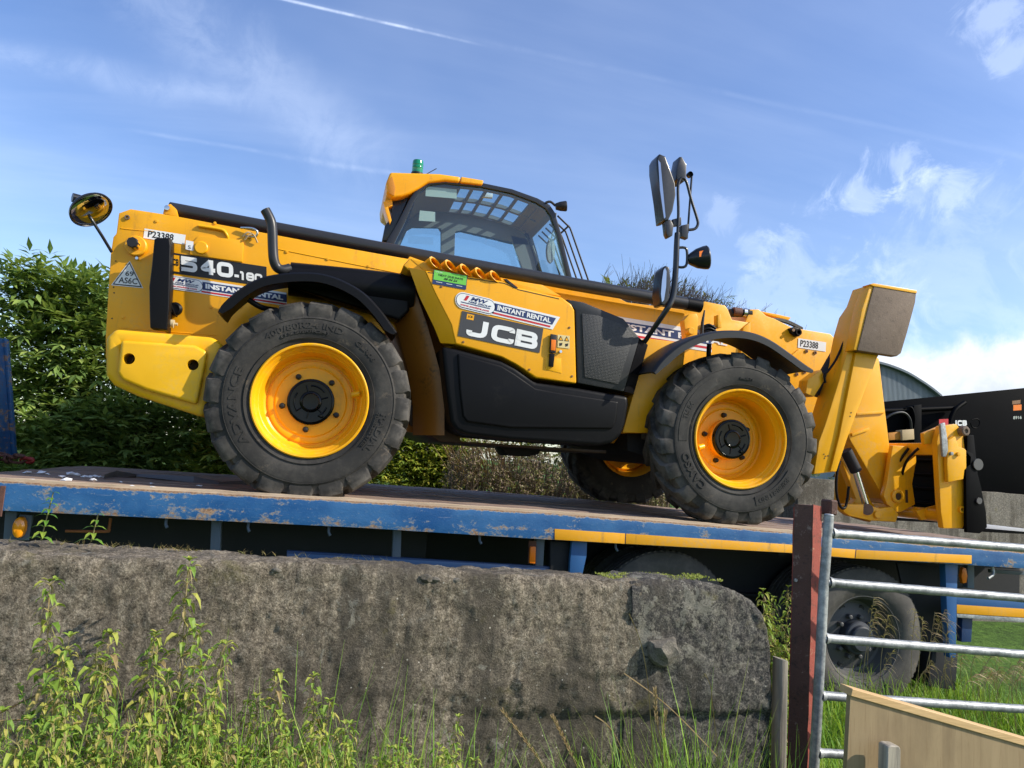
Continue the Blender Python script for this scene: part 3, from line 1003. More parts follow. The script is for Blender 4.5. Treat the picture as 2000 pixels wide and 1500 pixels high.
    bots = [(1083.5, 1054), (1220, 1062), (1222, 1062), (1548, 1080), (1669, 1090.5), (1671, 1090.7), (1898, 1101)]
    for a, b in ((0, 1), (2, 3), (3, 4), (5, 6)):
        prism('reflective_tape', [segs[a], segs[b], bots[b], bots[a]], YE - 0.004, YE - 0.0005, m['strip'], T, 0.0008)
    # rope hooks below the rail
    for u, v in ((326, 1014), (486, 1022), (643, 1030), (937, 1047), (1202, 1062)):
        a = P(u, v - 3, 4.87)
        tube('rope_hook', [a + Vector((0, 0, 0.03)), a, a + Vector((0.0, -0.012, -0.035)), a + Vector((0.012, -0.02, -0.058))], 0.009, m['post_grey'], T, 8, 3)
    a = P(1938, 1108, 4.87)
    tube('rope_hook', [a, a + Vector((0.0, -0.01, -0.05)), a + Vector((-0.06, -0.02, -0.085))], 0.012, m['galv'], T, 8, 3)
    # bent rod under the rail on the left
    tube('brake_pipe', [P(128, 1037, 5.05), P(206, 1038, 5.05), P(213, 1032, 5.05), P(216, 1012, 5.05)], 0.009, MATS['orange_rust'], T, 8, 3)
    tube('brake_pipe', [P(48, 1030, 5.05), P(60, 1028, 5.05), P(64, 1005, 5.05)], 0.006, m['post_grey'], T, 8, 3)
    tube('cable_loop', [P(1062, 1075, 5.0), P(1074, 1077, 5.0), P(1078, 1090, 5.0), P(1074, 1103, 5.0), P(1062, 1105, 5.0)], 0.004, m['under'], T, 6, 4)
    # side markers
    c = P(38, 1030, 4.90)
    mk = lathe('side_marker', [(0.0, -0.028), (0.03, -0.026), (0.046, -0.016), (0.05, 0.0), (0.05, 0.02), (0, 0.02)], m['amber'], T, 24,
               Matrix.Translation(c) @ Matrix.Diagonal((0.68, 1, 1.25, 1)))
    box('marker_bracket', (c.x - 0.02, 4.922, c.z - 0.075), (c.x + 0.05, 4.93, c.z + 0.07), m['post_grey'], mk, 0.002)
    mk = prism('side_marker', [(1036, 1067), (1047, 1068), (1046, 1101), (1034, 1100)], 4.90, 4.925, m['orange'], T, 0.006)
    prism('marker_bracket', [(1033, 1056), (1048, 1057), (1047, 1102), (1031, 1101)], 4.926, 4.933, m['chain'], mk, 0.002)
    mk = prism('side_marker', [(1881, 1108), (1887, 1110), (1890, 1125), (1888, 1138), (1881, 1140), (1878, 1125)], 5.0, 5.03, m['orange'], T, 0.004)
    # headboard across the front of the deck
    bm = bmesh.new()
    hb = P(28, 890, 7.25); ht = P(12, 663, 7.25)
    near = [Vector((hb.x, 7.25, hb.z)), Vector((ht.x, 7.25, ht.z)), Vector((ht.x - 0.05, 7.25, ht.z)), Vector((hb.x - 0.05, 7.25, hb.z))]
    far = [Vector((p.x, 4.85, p.z)) for p in near]
    add_poly_prism(bm, near, far)
    h = finish('headboard', bm, m['blue'], T, 0.006)
    for y in (7.19, 6.4, 5.6, 4.86):
        bm = bmesh.new()
        add_poly_prism(bm, [Vector((hb.x + 0.025, y, hb.z)), Vector((ht.x + 0.025, y, ht.z)), Vector((ht.x - 0.0, y, ht.z)), Vector((hb.x - 0.0, y, hb.z))],
                       [Vector((hb.x + 0.025, y + 0.06, hb.z)), Vector((ht.x + 0.025, y + 0.06, ht.z)), Vector((ht.x, y + 0.06, ht.z)), Vector((hb.x, y + 0.06, hb.z))])
        finish('headboard_stile', bm, m['blue'], h, 0.004)
    box('rail_joint', (P(2, 945, YE).x, YE - 0.006, deck_z(-3) - 0.185), (P(13, 945, YE).x, YE - 0.0005, deck_z(-3) - 0.012), m['chain'], T, 0.002)

    # wheels
    R, Wd = 0.54, 0.29
    prof = [(0.30, 0.05), (0.33, 0.02), (0.40, 0.0), (0.45, 0.0), (0.50, 0.015), (0.528, 0.03), (0.54, 0.05)]
    g = []
    for gy in (0.095, 0.145, 0.195):
        g += [(R, gy - 0.008), (R - 0.012, gy - 0.005), (R - 0.012, gy + 0.005), (R, gy + 0.008)]
    full = prof + g + [(r, Wd - y) for r, y in prof[::-1]]
    wh = empty('trailer_wheel', (0, 0, 0), T)
    parts = []
    bm = bmesh.new()
    add_lathe(bm, full, 72)
    # rib-edge sipes round the shoulder
    for k in range(72):
        a = 2 * pi * k / 72
        M = Matrix.Rotation(-a, 4, 'Y') @ Matrix.Translation((R - 0.006, 0.062, 0))
        add_box(bm, (-0.004, -0.022, -0.012), (0.009, 0.022, 0.010), M)
    parts.append(finish('tyre', bm, m['trailer_tyre'], wh, 0, smooth=30))
    rim_p = [(0.335, 0.035), (0.332, 0.022), (0.322, 0.022), (0.315, 0.04), (0.30, 0.07), (0.285, 0.13), (0.27, 0.16), (0.25, 0.165), (0.19, 0.145), (0.165, 0.14), (0.12, 0.14)]
    parts.append(lathe('rim', rim_p, m['wheel_steel'], wh, 56))
    parts.append(lathe('hub', [(0.125, 0.14), (0.125, 0.07), (0.118, 0.06), (0.10, 0.055), (0.095, 0.03), (0.085, 0.02), (0, 0.02)], m['hub_grey'], wh, 32))
    for k in range(10):
        a = 2 * pi * k / 10
        parts.append(lathe('wheel_nut', [(0.02, 0.14), (0.018, 0.105), (0.010, 0.10), (0, 0.10)], m['wheel_steel'], wh, 8, Matrix.Translation((0.155 * cos(a), 0, 0.155 * sin(a)))))
    for k in range(8):
        a = 2 * pi * (k + 0.5) / 8
        parts.append(lathe('hand_hole', [(0.030, 0.1625), (0.026, 0.155), (0.0, 0.1575)], m['letter_black'], wh, 14, Matrix.Translation((0.222 * cos(a), 0, 0.222 * sin(a)))))
    spots = [(1690, 1251, 4.96), (1300, 1229, 4.96)]
    first = True
    for (u, v, y) in spots:
        for dy in (0.0, 0.33):
            c = P(u, v, y); c.y += dy
            Mw = Matrix.Translation(c)
            if first:
                attach(wh, T, Mw)
                for p in parts: attach(p, wh, Mw)
                first = False
            else:
                w2 = bpy.data.objects.new('trailer_wheel', None); COL.objects.link(w2); attach(w2, T, Mw)
                for p in (parts if dy == 0 else parts[:2]): dup(p, w2, Mw)
    c = P(1690, 1251, 4.96)
    tube('axle', [(c.x, 5.2, c.z), (c.x, 6.9, c.z)], 0.06, m['under'], T, 12)
    c = P(1300, 1229, 4.96)
    tube('axle', [(c.x, 5.2, c.z), (c.x, 6.9, c.z)], 0.06, m['under'], T, 12)
    return T
MATS['wheel_steel'] = paint('dull_wheel_steel', (0.075, 0.075, 0.078), 0.55, 0.6, (0.16, 0.14, 0.11), 8, 0)
MATS['hub_grey'] = paint('blue_grey_hub', (0.03, 0.036, 0.048), 0.5, 0.5, (0.10, 0.09, 0.08), 8, 0)
MATS['orange_rust'] = paint('orange_pipe', (0.32, 0.11, 0.04), 0.6, 0.3)
TRAILER = build_trailer()

# ------------------------------------------------------------------ telehandler
YT = 4.826           # outer face of the near tyres
YP = YT + 0.50       # rear side plate
YB = 5.72            # near side of the boom
YH = YT + 0.10       # outer face of the engine pod
YC1, YC2 = 6.36, 7.20  # cab near and far sides
XR, XF = -0.156, 2.866
WZ = DECK + 0.612

def arc_text(s, r, a_mid, h, width, y, mat, parent, flip=False, bold=0.02, depth=0.004):
    """raised lettering bent round a tyre wall; angle a_mid (radians, 0 = +x, counter-clockwise as seen from outside)"""
    V, F = text2d(s, bold)
    ang = width / r
    top, bot = [], []
    for x, t in V:
        if not flip:
            a = a_mid + ang * (0.5 - x); rr = r + (t - 0.5) * h
        else:
            a = a_mid - ang * (0.5 - x); rr = r - (t - 0.5) * h
        top.append((rr * cos(a), y - depth, rr * sin(a)))
    bm = bmesh.new()
    vs = [bm.verts.new(p) for p in top]
    for f in F:
        try: bm.faces.new([vs[i] for i in f])
        except ValueError: pass
    ret = bmesh.ops.extrude_face_region(bm, geom=bm.faces[:])
    for v in ret['geom']:
        if isinstance(v, bmesh.types.BMVert): v.co.y += depth * 2
    o = finish('raised_lettering', bm, mat, parent, 0, smooth=0)
    o['kind'] = 'stuff'
    return o

def make_wheel(parent, front):
    wh = empty('wheel', (0, 0, 0), parent)
    parts = []
    ks = 1.025 if front else 1.03
    mt = m['tyre_front'] if front else m['tyre']
    TW = 0.40
    half = [(0.325, 0.055), (0.335, 0.035), (0.352, 0.024), (0.37, 0.018), (0.40, 0.006), (0.44, 0.0), (0.49, 0.0), (0.515, 0.004), (0.517, 0.009), (0.54, 0.014), (0.572, 0.026), (0.588, 0.05), (0.594, 0.10)]
    prof = half + [(0.596, 0.20)] + [(r, TW - y) for r, y in half[::-1]]
    bm = bmesh.new()
    add_lathe(bm, prof, 96)
    # thin moulded rings on the wall
    for rr in (0.385, 0.505):
        add_lathe(bm, [(rr, 0.008), (rr, -0.0015), (rr + 0.003, -0.0015), (rr + 0.003, 0.008)], 96)
    n = 19 if front else 20
    if front:
        st = [(0.004, 0.532, 0.51, 0.0, 0.040), (0.006, 0.566, 0.53, 0.0, 0.046), (0.024, 0.604, 0.56, 0.005, 0.050), (0.06, 0.622, 0.575, 0.03, 0.047), (0.13, 0.626, 0.58, 0.13, 0.042), (0.20, 0.626, 0.58, 0.27, 0.040), (0.22, 0.624, 0.58, 0.31, 0.036)]
    else:
        st = [(0.008, 0.530, 0.51, 0.0, 0.050), (0.007, 0.566, 0.53, 0.0, 0.062), (0.016, 0.602, 0.55, 0.0, 0.067), (0.045, 0.619, 0.575, 0.012, 0.066), (0.13, 0.624, 0.58, 0.09, 0.050), (0.20, 0.624, 0.58, 0.17, 0.046), (0.215, 0.62, 0.58, 0.19, 0.042)]
    for side in (0, 1):
        for k in range(n):
            a0 = 2 * pi * (k + 0.5 * side) / n + random.uniform(-0.012, 0.012)
            rows = []
            for (y, rt, rb, da, hw) in st:
                yy = y if side == 0 else TW - y
                wa = hw / 0.6
                dd = -da
                ring = []
                for (rr, sgn, wsc) in ((rb, -1, 1.25), (rt, -1, 1.0), (rt, 1, 1.0), (rb, 1, 1.25)):
                    a = a0 + dd + sgn * wa * wsc
                    ring.append(bm.verts.new((rr * cos(a), yy, rr * sin(a))))
                rows.append(ring)
            for p, q in zip(rows, rows[1:]):
                for i in range(3):
                    bm.faces.new((p[i], p[i + 1], q[i + 1], q[i]))
            bm.faces.new(rows[0]); bm.faces.new(rows[-1][::-1])
    bmesh.ops.recalc_face_normals(bm, faces=bm.faces)
    for v in bm.verts:
        v.co.x *= ks; v.co.z *= ks
        if v.co.z < -0.609: v.co.z = -0.609 + (v.co.z + 0.609) * 0.05
    parts.append(finish('tyre', bm, mt, wh, 0.004, 1, smooth=32, bang=38))
    dep = 0.255 if front else 0.205
    rp = [(0.330, 0.05), (0.346, 0.036), (0.354, 0.024), (0.354, 0.012), (0.347, 0.006), (0.339, 0.008), (0.333, 0.022), (0.331, 0.040), (0.322, 0.050), (0.318, 0.058), (0.310, 0.075), (0.306, 0.078), (0.297, 0.11), (0.294, dep - 0.03), (0.286, dep - 0.012), (0.276, dep - 0.004), (0.272, dep + 0.004), (0.266, dep + 0.004), (0.262, dep - 0.006), (0.245, dep - 0.010), (0.225, dep - 0.006), (0.215, dep - 0.014), (0.14, dep - 0.016), (0.10, dep - 0.016)]
    rp = [(r * ks, y) for r, y in rp]
    parts.append(lathe('rim', rp, m['yellow_gloss'], wh, 96, smooth=24))
    if not front:
        hp = [(0.150, dep - 0.01), (0.150, dep - 0.040), (0.146, dep - 0.048), (0.136, dep - 0.050), (0.132, dep - 0.046), (0.07, dep - 0.044), (0.066, dep - 0.052), (0.055, dep - 0.056), (0.05, dep - 0.050), (0, dep - 0.048)]
        y0 = dep - 0.046
    else:
        hp = [(0.148, dep - 0.01), (0.146, dep - 0.11), (0.142, dep - 0.118), (0.132, dep - 0.120), (0.128, dep - 0.116), (0.07, dep - 0.114), (0.066, dep - 0.122), (0.055, dep - 0.126), (0.05, dep - 0.120), (0, dep - 0.118)]
        y0 = dep - 0.116
        parts.append(lathe('hub_collar', [(0.151, dep - 0.01), (0.151, dep - 0.078), (0.147, dep - 0.080)], m['yellow'], wh, 48))
    parts.append(lathe('hub', hp, m['hub'], wh, 48, smooth=24))
    # cast ribs and plug on the hub cover
    def arc(rr, a0, a1, name='hub_rib'):
        pts = [(rr * cos(a0 + (a1 - a0) * k / 14), y0, rr * sin(a0 + (a1 - a0) * k / 14)) for k in range(15)]
        bm = bmesh.new(); add_tube(bm, pts, 0.0055, 8)
        parts.append(finish(name, bm, m['hub'], wh, 0))
    arc(0.103, radians(150), radians(215)); arc(0.105, radians(300), radians(345)); arc(0.105, radians(40), radians(95))
    for a in (20, 110, 218, 262, 318):
        c, s_ = cos(radians(a)), sin(radians(a))
        bm = bmesh.new(); add_tube(bm, [(0.062 * c, y0, 0.062 * s_), (0.112 * c, y0, 0.112 * s_)], 0.005, 8)
        parts.append(finish('hub_rib', bm, m['hub'], wh, 0))
    parts.append(lathe('hub_plug', [(0.016, y0 + 0.004), (0.016, y0 - 0.012), (0.010, y0 - 0.014), (0.008, y0 - 0.008), (0, y0 - 0.008)], m['hub'], wh, 8, Matrix.Translation((0.075, 0, -0.085))))
    b0 = -95 if not front else 100
    for k in range(5):
        a = radians(b0 + 72 * k)
        Mb = Matrix.Translation((0.182 * cos(a), 0, 0.182 * sin(a)))
        parts.append(lathe('wheel_bolt', [(0.0195, dep - 0.014), (0.0195, dep - 0.022), (0.0165, dep - 0.030), (0.015, dep - 0.046), (0.009, dep - 0.048), (0.009, dep - 0.054), (0, dep - 0.055)], m['letter_black'], wh, 12, Mb))
    # valve guard welded to the barrel
    a = radians(14 if not front else 196)
    c = Vector((0.285 * cos(a), 0, 0.285 * sin(a)))
    bm = bmesh.new(); add_tube(bm, [c + Vector((-0.02 * cos(a), 0.09, -0.02 * sin(a))) , c + Vector((0.03 * cos(a), 0.07, 0.03 * sin(a)))], 0.019, 14)
    parts.append(finish('valve_guard', bm, m['yellow_gloss'], wh, 0))
    if not front:
        parts.append(arc_text('400/80R24 IND', 0.478, radians(100), 0.040, 0.50, 0.0005, mt, wh))
        parts.append(arc_text('(15.5/80R24)', 0.435, radians(100), 0.024, 0.30, 0.001, mt, wh))
        parts.append(arc_text('ADVANCE', 0.462, radians(190), 0.050, 0.50, 0.0005, mt, wh, False, 0.03))
        parts.append(arc_text('RADIAL', 0.470, radians(338), 0.042, 0.27, 0.0005, mt, wh, False, 0.03))
        parts.append(arc_text('TUBELESS STEEL', 0.428, radians(338), 0.020, 0.25, 0.001, mt, wh))
        parts.append(arc_text('GLR06', 0.470, radians(48), 0.030, 0.17, 0.0005, mt, wh))
    else:
        parts.append(arc_text('CAMSO', 0.455, radians(215), 0.055, 0.29, 0.0005, mt, wh, False, 0.03, 0.006))
        parts.append(arc_text('400/80-24 IND', 0.460, radians(308), 0.036, 0.30, 0.0005, mt, wh, False, 0.02, 0.006))
        parts.append(arc_text('TM R4', 0.460, radians(158), 0.036, 0.13, 0.0005, mt, wh, False, 0.02, 0.006))
        parts.append(arc_text('A LL TRACTION', 0.465, radians(88), 0.030, 0.30, 0.0005, mt, wh, False, 0.02, 0.006) if False else arc_text('MULTI', 0.440, radians(88), 0.018, 0.10, 0.0005, mt, wh))
        for (a0, a1) in ((118, 186), (286, 332)):
            pts = []
            bm = bmesh.new()
            add_lathe(bm, [(0.425, 0.004), (0.425, -0.003), (0.49, -0.003), (0.49, 0.004)], 20, None, radians(a0), radians(a1))
            parts.append(finish('moulded_band', bm, mt, wh, 0))
    return wh, parts

def place_wheels(T):
    for front in (False, True):
        wh, parts = make_wheel(T, front)
        x = XF if front else XR
        Mn = Matrix.Translation((x, YT, WZ)) @ (Matrix.Rotation(radians(-2.0), 4, 'Z') if front else Matrix.Identity(4))
        Mf = Matrix.Translation((x, YT + 2.44, WZ)) @ Matrix.Rotation(pi, 4, 'Z')
        attach(wh, T, Mn)
        for p in parts: attach(p, wh, Mn)
        w2 = bpy.data.objects.new('wheel', None); COL.objects.link(w2); attach(w2, T, Mf)
        for p in parts[:3]: dup(p, w2, Mf)
        # the far wheel shows its inner barrel
        lathe('inner_barrel', [(0.33, 0.05), (0.31, 0.12), (0.30, 0.25), (0.315, 0.33), (0.34, 0.385), (0.352, 0.40), (0.346, 0.385), (0.31, 0.32), (0.30, 0.20)], m['yellow'], w2, 48, Mf)
        lathe('axle_hub', [(0.0, 0.20), (0.20, 0.22), (0.20, 0.40), (0.13, 0.44), (0.13, 0.60), (0, 0.60)], m['under'], w2, 24, Mf)
        bm = bmesh.new(); add_tube(bm, [(x, YT + 0.2, WZ), (x, YT + 2.24, WZ)], 0.11, 16)
        finish('axle', bm, m['under'], T, 0)

def arch(name, outer_px, y0, width, lip, mat, T, thick=0.014):
    """a wheel arch swept along a line taken at its outer edge"""
    pts = smooth_path([P(u, v, y0) for u, v in outer_px], 4)
    n = len(pts)
    bm = bmesh.new()
    rows = []
    for i, p in enumerate(pts):
        t = (pts[min(i + 1, n - 1)] - pts[max(i - 1, 0)]); t.y = 0; t.normalize()
        nn = Vector((-t.z, 0, t.x))
        if nn.z < 0 and abs(nn.z) > abs(nn.x): nn = -nn
        if i and nn.dot(prevn) < 0: nn = -nn
        prevn = nn
        f = min(1, i / 4, (n - 1 - i) / 4) * 0.5 + 0.5
        lp = lip * f
        sec = [(0.0, -lp), (0.0, -0.012), (0.012, 0.0), (0.05, 0.006), (width * 0.5, 0.012), (width, 0.006),
               (width, 0.006 - thick), (width * 0.5, 0.012 - thick), (0.05, 0.006 - thick), (0.020, -0.012 - thick), (0.014, -lp)]
        rows.append([bm.verts.new(p + Vector((0, sy, 0)) + nn * sn) for sy, sn in sec])
    for a, b in zip(rows, rows[1:]):
        for k in range(len(a)):
            j = (k + 1) % len(a)
            bm.faces.new((a[k], a[j], b[j], b[k]))
    bm.faces.new(rows[0]); bm.faces.new(rows[-1][::-1])
    bmesh.ops.recalc_face_normals(bm, faces=bm.faces)
    return finish(name, bm, mat, T, 0, smooth=40)

def mw_logo(d, x0, x1, y0, y1, asp):
    """white pill with a red bar, italic initials and two lines; asp = width units of one height"""
    h = y1 - y0
    r = h * asp * 0.5
    d.poly(pill_pts(x0, x1, y0, y1, r), m['white'], 'logo_pill', 1)
    d.poly(pill_pts(x0 + r * .10, x1 - r * .10, y0 + h * .06, y1 - h * .06, r * .9), m['navy'], 'logo_rim', 2)
    d.poly(pill_pts(x0 + r * .17, x1 - r * .17, y0 + h * .10, y1 - h * .10, r * .83), m['white'], 'logo_pill', 3)
    w = x1 - x0
    d.poly([(x0 + w * .20, y0 + h * .52), (x0 + w * .27, y0 + h * .52), (x0 + w * .33, y0 + h * .84), (x0 + w * .26, y0 + h * .84)], m['red'], 'logo_bar', 4)
    d.text('MW', x0 + w * .36, x0 + w * .80, y0 + h * .60, y0 + h * .84, m['navy'], 0.04, 0.35, lay=4)
    d.text('HIRE GROUP', x0 + w * .32, x0 + w * .88, y0 + h * .45, y0 + h * .57, m['navy'], 0.03, 0.3, lay=4)
    d.rect(x0 + w * .14, x0 + w * .86, y0 + h * .36, y0 + h * .41, m['navy'], 'logo_line', 4)
    d.text('www.mwhire.com', x0 + w * .14, x0 + w * .84, y0 + h * .17, y0 + h * .31, m['red'], 0.03, 0.2, lay=4)

def build_telehandler():
    T = empty('telehandler', (1.3, 6.05, DECK))
    tag(T, 'yellow and black telescopic handler with pallet forks standing on the trailer deck', 'telehandler')
    place_wheels(T)
    # ---- chassis
    bm = bmesh.new()
    pris(bm, [(760, 560), (830, 560), (868, 680), (885, 846), (1200, 866), (1215, 845), (1300, 845), (1300, 690), (1215, 650), (800, 500)], 5.48, 6.95)
    ch = finish('chassis', bm, m['yellow'], T, 0.01)
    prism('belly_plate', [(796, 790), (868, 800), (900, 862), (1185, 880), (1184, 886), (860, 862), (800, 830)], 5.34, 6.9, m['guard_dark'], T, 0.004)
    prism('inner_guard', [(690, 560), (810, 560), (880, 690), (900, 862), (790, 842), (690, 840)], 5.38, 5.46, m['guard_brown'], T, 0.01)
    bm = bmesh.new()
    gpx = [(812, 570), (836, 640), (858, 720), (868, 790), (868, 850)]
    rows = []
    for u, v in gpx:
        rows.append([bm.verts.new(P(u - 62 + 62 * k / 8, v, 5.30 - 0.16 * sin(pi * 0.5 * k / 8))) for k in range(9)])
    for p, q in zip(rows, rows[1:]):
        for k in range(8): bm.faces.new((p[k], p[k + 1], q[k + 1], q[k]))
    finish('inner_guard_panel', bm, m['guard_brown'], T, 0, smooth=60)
    # front frame upright
    prism('front_frame', [(1262, 660), (1340, 670), (1330, 760), (1300, 800), (1276, 846), (1216, 845), (1240, 760)], 5.12, 6.9, m['yellow'], T, 0.008)
    prism('lower_frame', [(1225, 835), (1330, 800), (1560, 830), (1570, 930), (1300, 905), (1225, 880)], 5.30, 6.7, m['under'], T, 0.02)
    prism('sump', [(975, 868), (1060, 874), (1052, 888), (1030, 892), (990, 890)], 5.9, 6.2, m['under'], T, 0.01)
    lathe('round_plug', [(0.0, -0.006), (0.036, -0.006), (0.036, 0.004), (0, 0.004)], m['yellow_gloss'], T, 24, Matrix.Translation(P(1279, 701, 5.12)))
    prism('maker_plate', [(1271, 716), (1278, 712), (1279, 727), (1273, 730)], 5.11, 5.118, m['white'], T, 0)
    # ---- rear side plate and counterweight
    plate = [(255, 408), (320, 418), (349, 423), (620, 474), (800, 506), (812, 640), (700, 660), (430, 740), (206, 700), (206, 657), (212, 560), (216, 495), (221, 463), (227, 456), (232, 416)]
    prism('rear_side_plate', plate, YP, YP + 0.05, m['yellow'], T, 0.008)
    prism('rear_side_plate', plate, YP + 1.25, YP + 1.30, m['yellow'], T, 0.008)
    prism('rear_crossplate', [(236, 440), (262, 436), (262, 640), (220, 640)], YP + 0.05, YP + 1.25, m['yellow'], T, 0)
    # welded bulge plate with recessed corner (swept panel)
    prism('bolted_cover', [(388, 460), (470, 468), (476, 474), (474, 512), (370, 497), (372, 478)], YP - 0.012, YP, m['yellow'], T, 0.008)
    cwm = m['yellow_cw']
    CW = prism('counterweight', [(224, 642), (346, 652), (416, 658), (436, 674), (420, 740), (397, 816), (269, 774), (221, 752), (205, 733), (206, 659)], YT + 0.14, YT + 2.3, cwm, T, 0.035, 3, 40)
    cwf = prism('counterweight_boss', [(236, 664), (380, 674), (404, 686), (398, 722), (384, 790), (285, 762), (238, 742), (228, 728)], YT + 0.095, YT + 0.16, cwm, T, 0.022, 3, 40)
    for u, v in ((248, 699), (374, 711)):
        lathe('bolt_hole', [(0.0335, 0.0), (0.033, 0.09), (0, 0.09)], m['bolt_hole'], cwf, 24, Matrix.Translation(P(u, v, YT + 0.0975)))
    cut(cwf, [(P(u, v, YT + 0.05), 0.034, 0.135) for u, v in ((248, 699), (374, 711))])
    cut(CW, [(P(u, v, YT + 0.05), 0.0345, 0.14) for u, v in ((248, 699), (374, 711))])
    # pivot boss, small holes
    c = P(267, 482, YP)
    bs = lathe('boom_pivot', [(0.068, 0.0), (0.068, -0.03), (0.062, -0.036), (0.034, -0.036), (0.034, -0.10), (0.030, -0.105), (0, -0.105)], m['yellow'], T, 32, Matrix.Translation(c))
    lathe('pivot_cap', [(0.036, -0.06), (0.036, -0.115), (0.032, -0.12), (0, -0.12)], m['letter_black'], bs, 8, Matrix.Translation(c))
    lathe('grease_nipple', [(0.012, 0), (0.010, -0.03), (0, -0.03)], m['silver'], T, 10, Matrix.Translation(P(269, 506, YP)))
    for u, v in ((226, 510), (222, 561), (223, 572), (219, 622), (270, 462)):
        lathe('plate_hole', [(0.005, -0.002), (0, -0.002)], m['letter_black'], T, 10, Matrix.Translation(P(u, v, YP)))
    lathe('lifting_eye', [(0.016, 0), (0.016, -0.012), (0.008, -0.012), (0.008, 0.002)], m['pad'], T, 16, Matrix.Translation(P(249, 425, YP)))
    lathe('round_cap', [(0.044, 0), (0.044, -0.008), (0.038, -0.012), (0, -0.012)], m['yellow_gloss'], T, 28, Matrix.Translation(P(393, 484, YP - 0.0125)))
    # rear boom-head lug over the plate
    prism('boom_lug', [(318, 417), (322, 402), (333, 398), (344, 408), (348, 424)], YP + 0.20, YP + 0.24, m['yellow'], T, 0.004)
    lathe('lug_pin', [(0.018, 0), (0.018, -0.02), (0, -0.022)], m['silver'], T, 10, Matrix.Translation(P(327, 407, YP + 0.195)))
    tube('painted_pipe', [P(388, 441, YP - 0.01), P(420, 446, YP - 0.012), P(436, 450, YP - 0.012), P(443, 459, YP - 0.01), P(445, 466, YP)], 0.011, m['yellow_gloss'], T, 10, 4)
    tube('steel_pipe', [P(470, 445, YP - 0.02), P(492, 446, YP - 0.03), P(502, 452, YP - 0.03), P(499, 462, YP - 0.02), P(480, 462, YP + 0.0)], 0.008, m['silver'], T, 10, 4)
    for a, b in (((474, 462), (492, 456)), ((478, 468), (497, 459)), ((490, 456), (503, 474))):
        tube('hydraulic_hose', [P(*a, YP - 0.02), P((a[0] + b[0]) / 2, (a[1] + b[1]) / 2 - 5, YP - 0.03), P(*b, YP - 0.015)], 0.006, m['hose_tan'], T, 8, 4)
    # ---- rear lamp bracket (edge on)
    lb = prism('rear_lamp_housing', [(301, 466), (306, 464), (331, 464), (333, 480), (330, 600), (326, 645), (293, 641), (292, 618), (291, 560), (296, 520)], YP - 0.22, YP - 0.13, m['black'], T, 0.012, 3)
    prism('lamp_bracket', [(325, 466), (333, 466), (331, 560), (326, 646), (319, 646), (322, 560)], YP - 0.128, YP - 0.002, m['black'], T, 0.003)
    tube('lamp_cable', [P(331, 545, YP - .12), P(332, 585, YP - .13), P(339, 610, YP - .10), P(345, 618, YP - .02)], 0.006, m['black'], T, 8, 5)
    lathe('cable_grommet', [(0.045, 0), (0.045, -0.02), (0.03, -0.03), (0, -0.02)], m['black'], T, 20, Matrix.Translation(P(343, 604, YP)))
    Mk = Matrix.Translation(P(331, 632, YP - 0.10)) @ Matrix.Rotation(radians(-90), 4, 'Z')
    lathe('lamp_knob', [(0.028, 0), (0.028, 0.028), (0.010, 0.03), (0.010, 0.05), (0, 0.05)], m['knob'], T, 16, Mk)

    # ---- boom
    boom_px = [(318, 414), (620, 470), (1070, 556), (1090, 562), (1130, 552), (1152, 553), (1180, 563), (1200, 577), (1225, 590), (1350, 606), (1372, 592), (1376, 588), (1416, 596), (1422, 604), (1430, 624), (1464, 630), (1464, 745), (1340, 735), (1000, 650), (600, 570), (330, 520)]
    prism('boom', boom_px, YB, YB + 0.46, m['yellow'], T, 0.012)
    for u, v in ((1129, 559), (1177, 568)):
        lathe('boom_bolt', [(0.012, -0.0), (0.012, -0.004), (0, -0.004)], m['bolt_hole'], T, 12, Matrix.Translation(P(u, v, YB)))
    nose = [(1465, 604), (1482, 604), (1497, 617), (1512, 622), (1548, 640), (1622, 652), (1633, 663), (1634, 671), (1664, 678), (1650, 740), (1610, 800), (1575, 830), (1452, 800), (1452, 640)]
    prism('boom_extension', nose, YB + 0.05, YB + 0.41, m['yellow'], T, 0.008)
    prism('boom_wear_plate', [(1452, 640), (1466, 628), (1466, 745), (1440, 745)], YB - 0.02, YB + 0.02, m['yellow'], T, 0.004)
    prism('nose_rib', [(1512, 722), (1560, 682), (1567, 684), (1520, 726)], YB + 0.035, YB + 0.052, m['yellow'], T, 0.004)
    tube('top_pipe', [P(331, 409, 5.62), P(720, 481.5, 5.62), P(1120, 555, 5.62), P(1363, 597, 5.62)], 0.053, m['pipe'], T, 28)
    tube('pipe_collar', [P(1340, 593, 5.62), P(1368, 598, 5.62)], 0.056, m['black'], T, 28)
    tube('feed_pipe', [P(1425, 611, 5.8), P(1466, 612, 5.8)], 0.036, m['under'], T, 16)
    tube('feed_joint', [P(1432, 608, 5.78), P(1447, 610, 5.78)], 0.038, m['chain'], T, 16)
    tube('feed_joint', [P(1450, 610, 5.78), P(1456, 611, 5.78)], 0.042, m['silver'], T, 16)
    for k in range(3):
        tube('nose_hose', [P(1452 + k * 3, 617 + k * 3, 5.84), P(1500, 622 + k, 5.86), P(1535, 626 + k * 2, 5.9), P(1567, 641 + k * 2, 5.92)], 0.011, m['black'], T, 8, 5)
    prism('hose_clamp', [(1465, 604), (1540, 626), (1545, 620), (1520, 614)], 5.95, 6.05, m['yellow'], T, 0.004)
    # nose pins
    pn = prism('pin_keeper', [(1541, 641), (1552, 638), (1563, 642), (1566, 650), (1562, 657), (1554, 657), (1546, 651)], YB + 0.02, YB + 0.05, m['black'], T, 0.008)
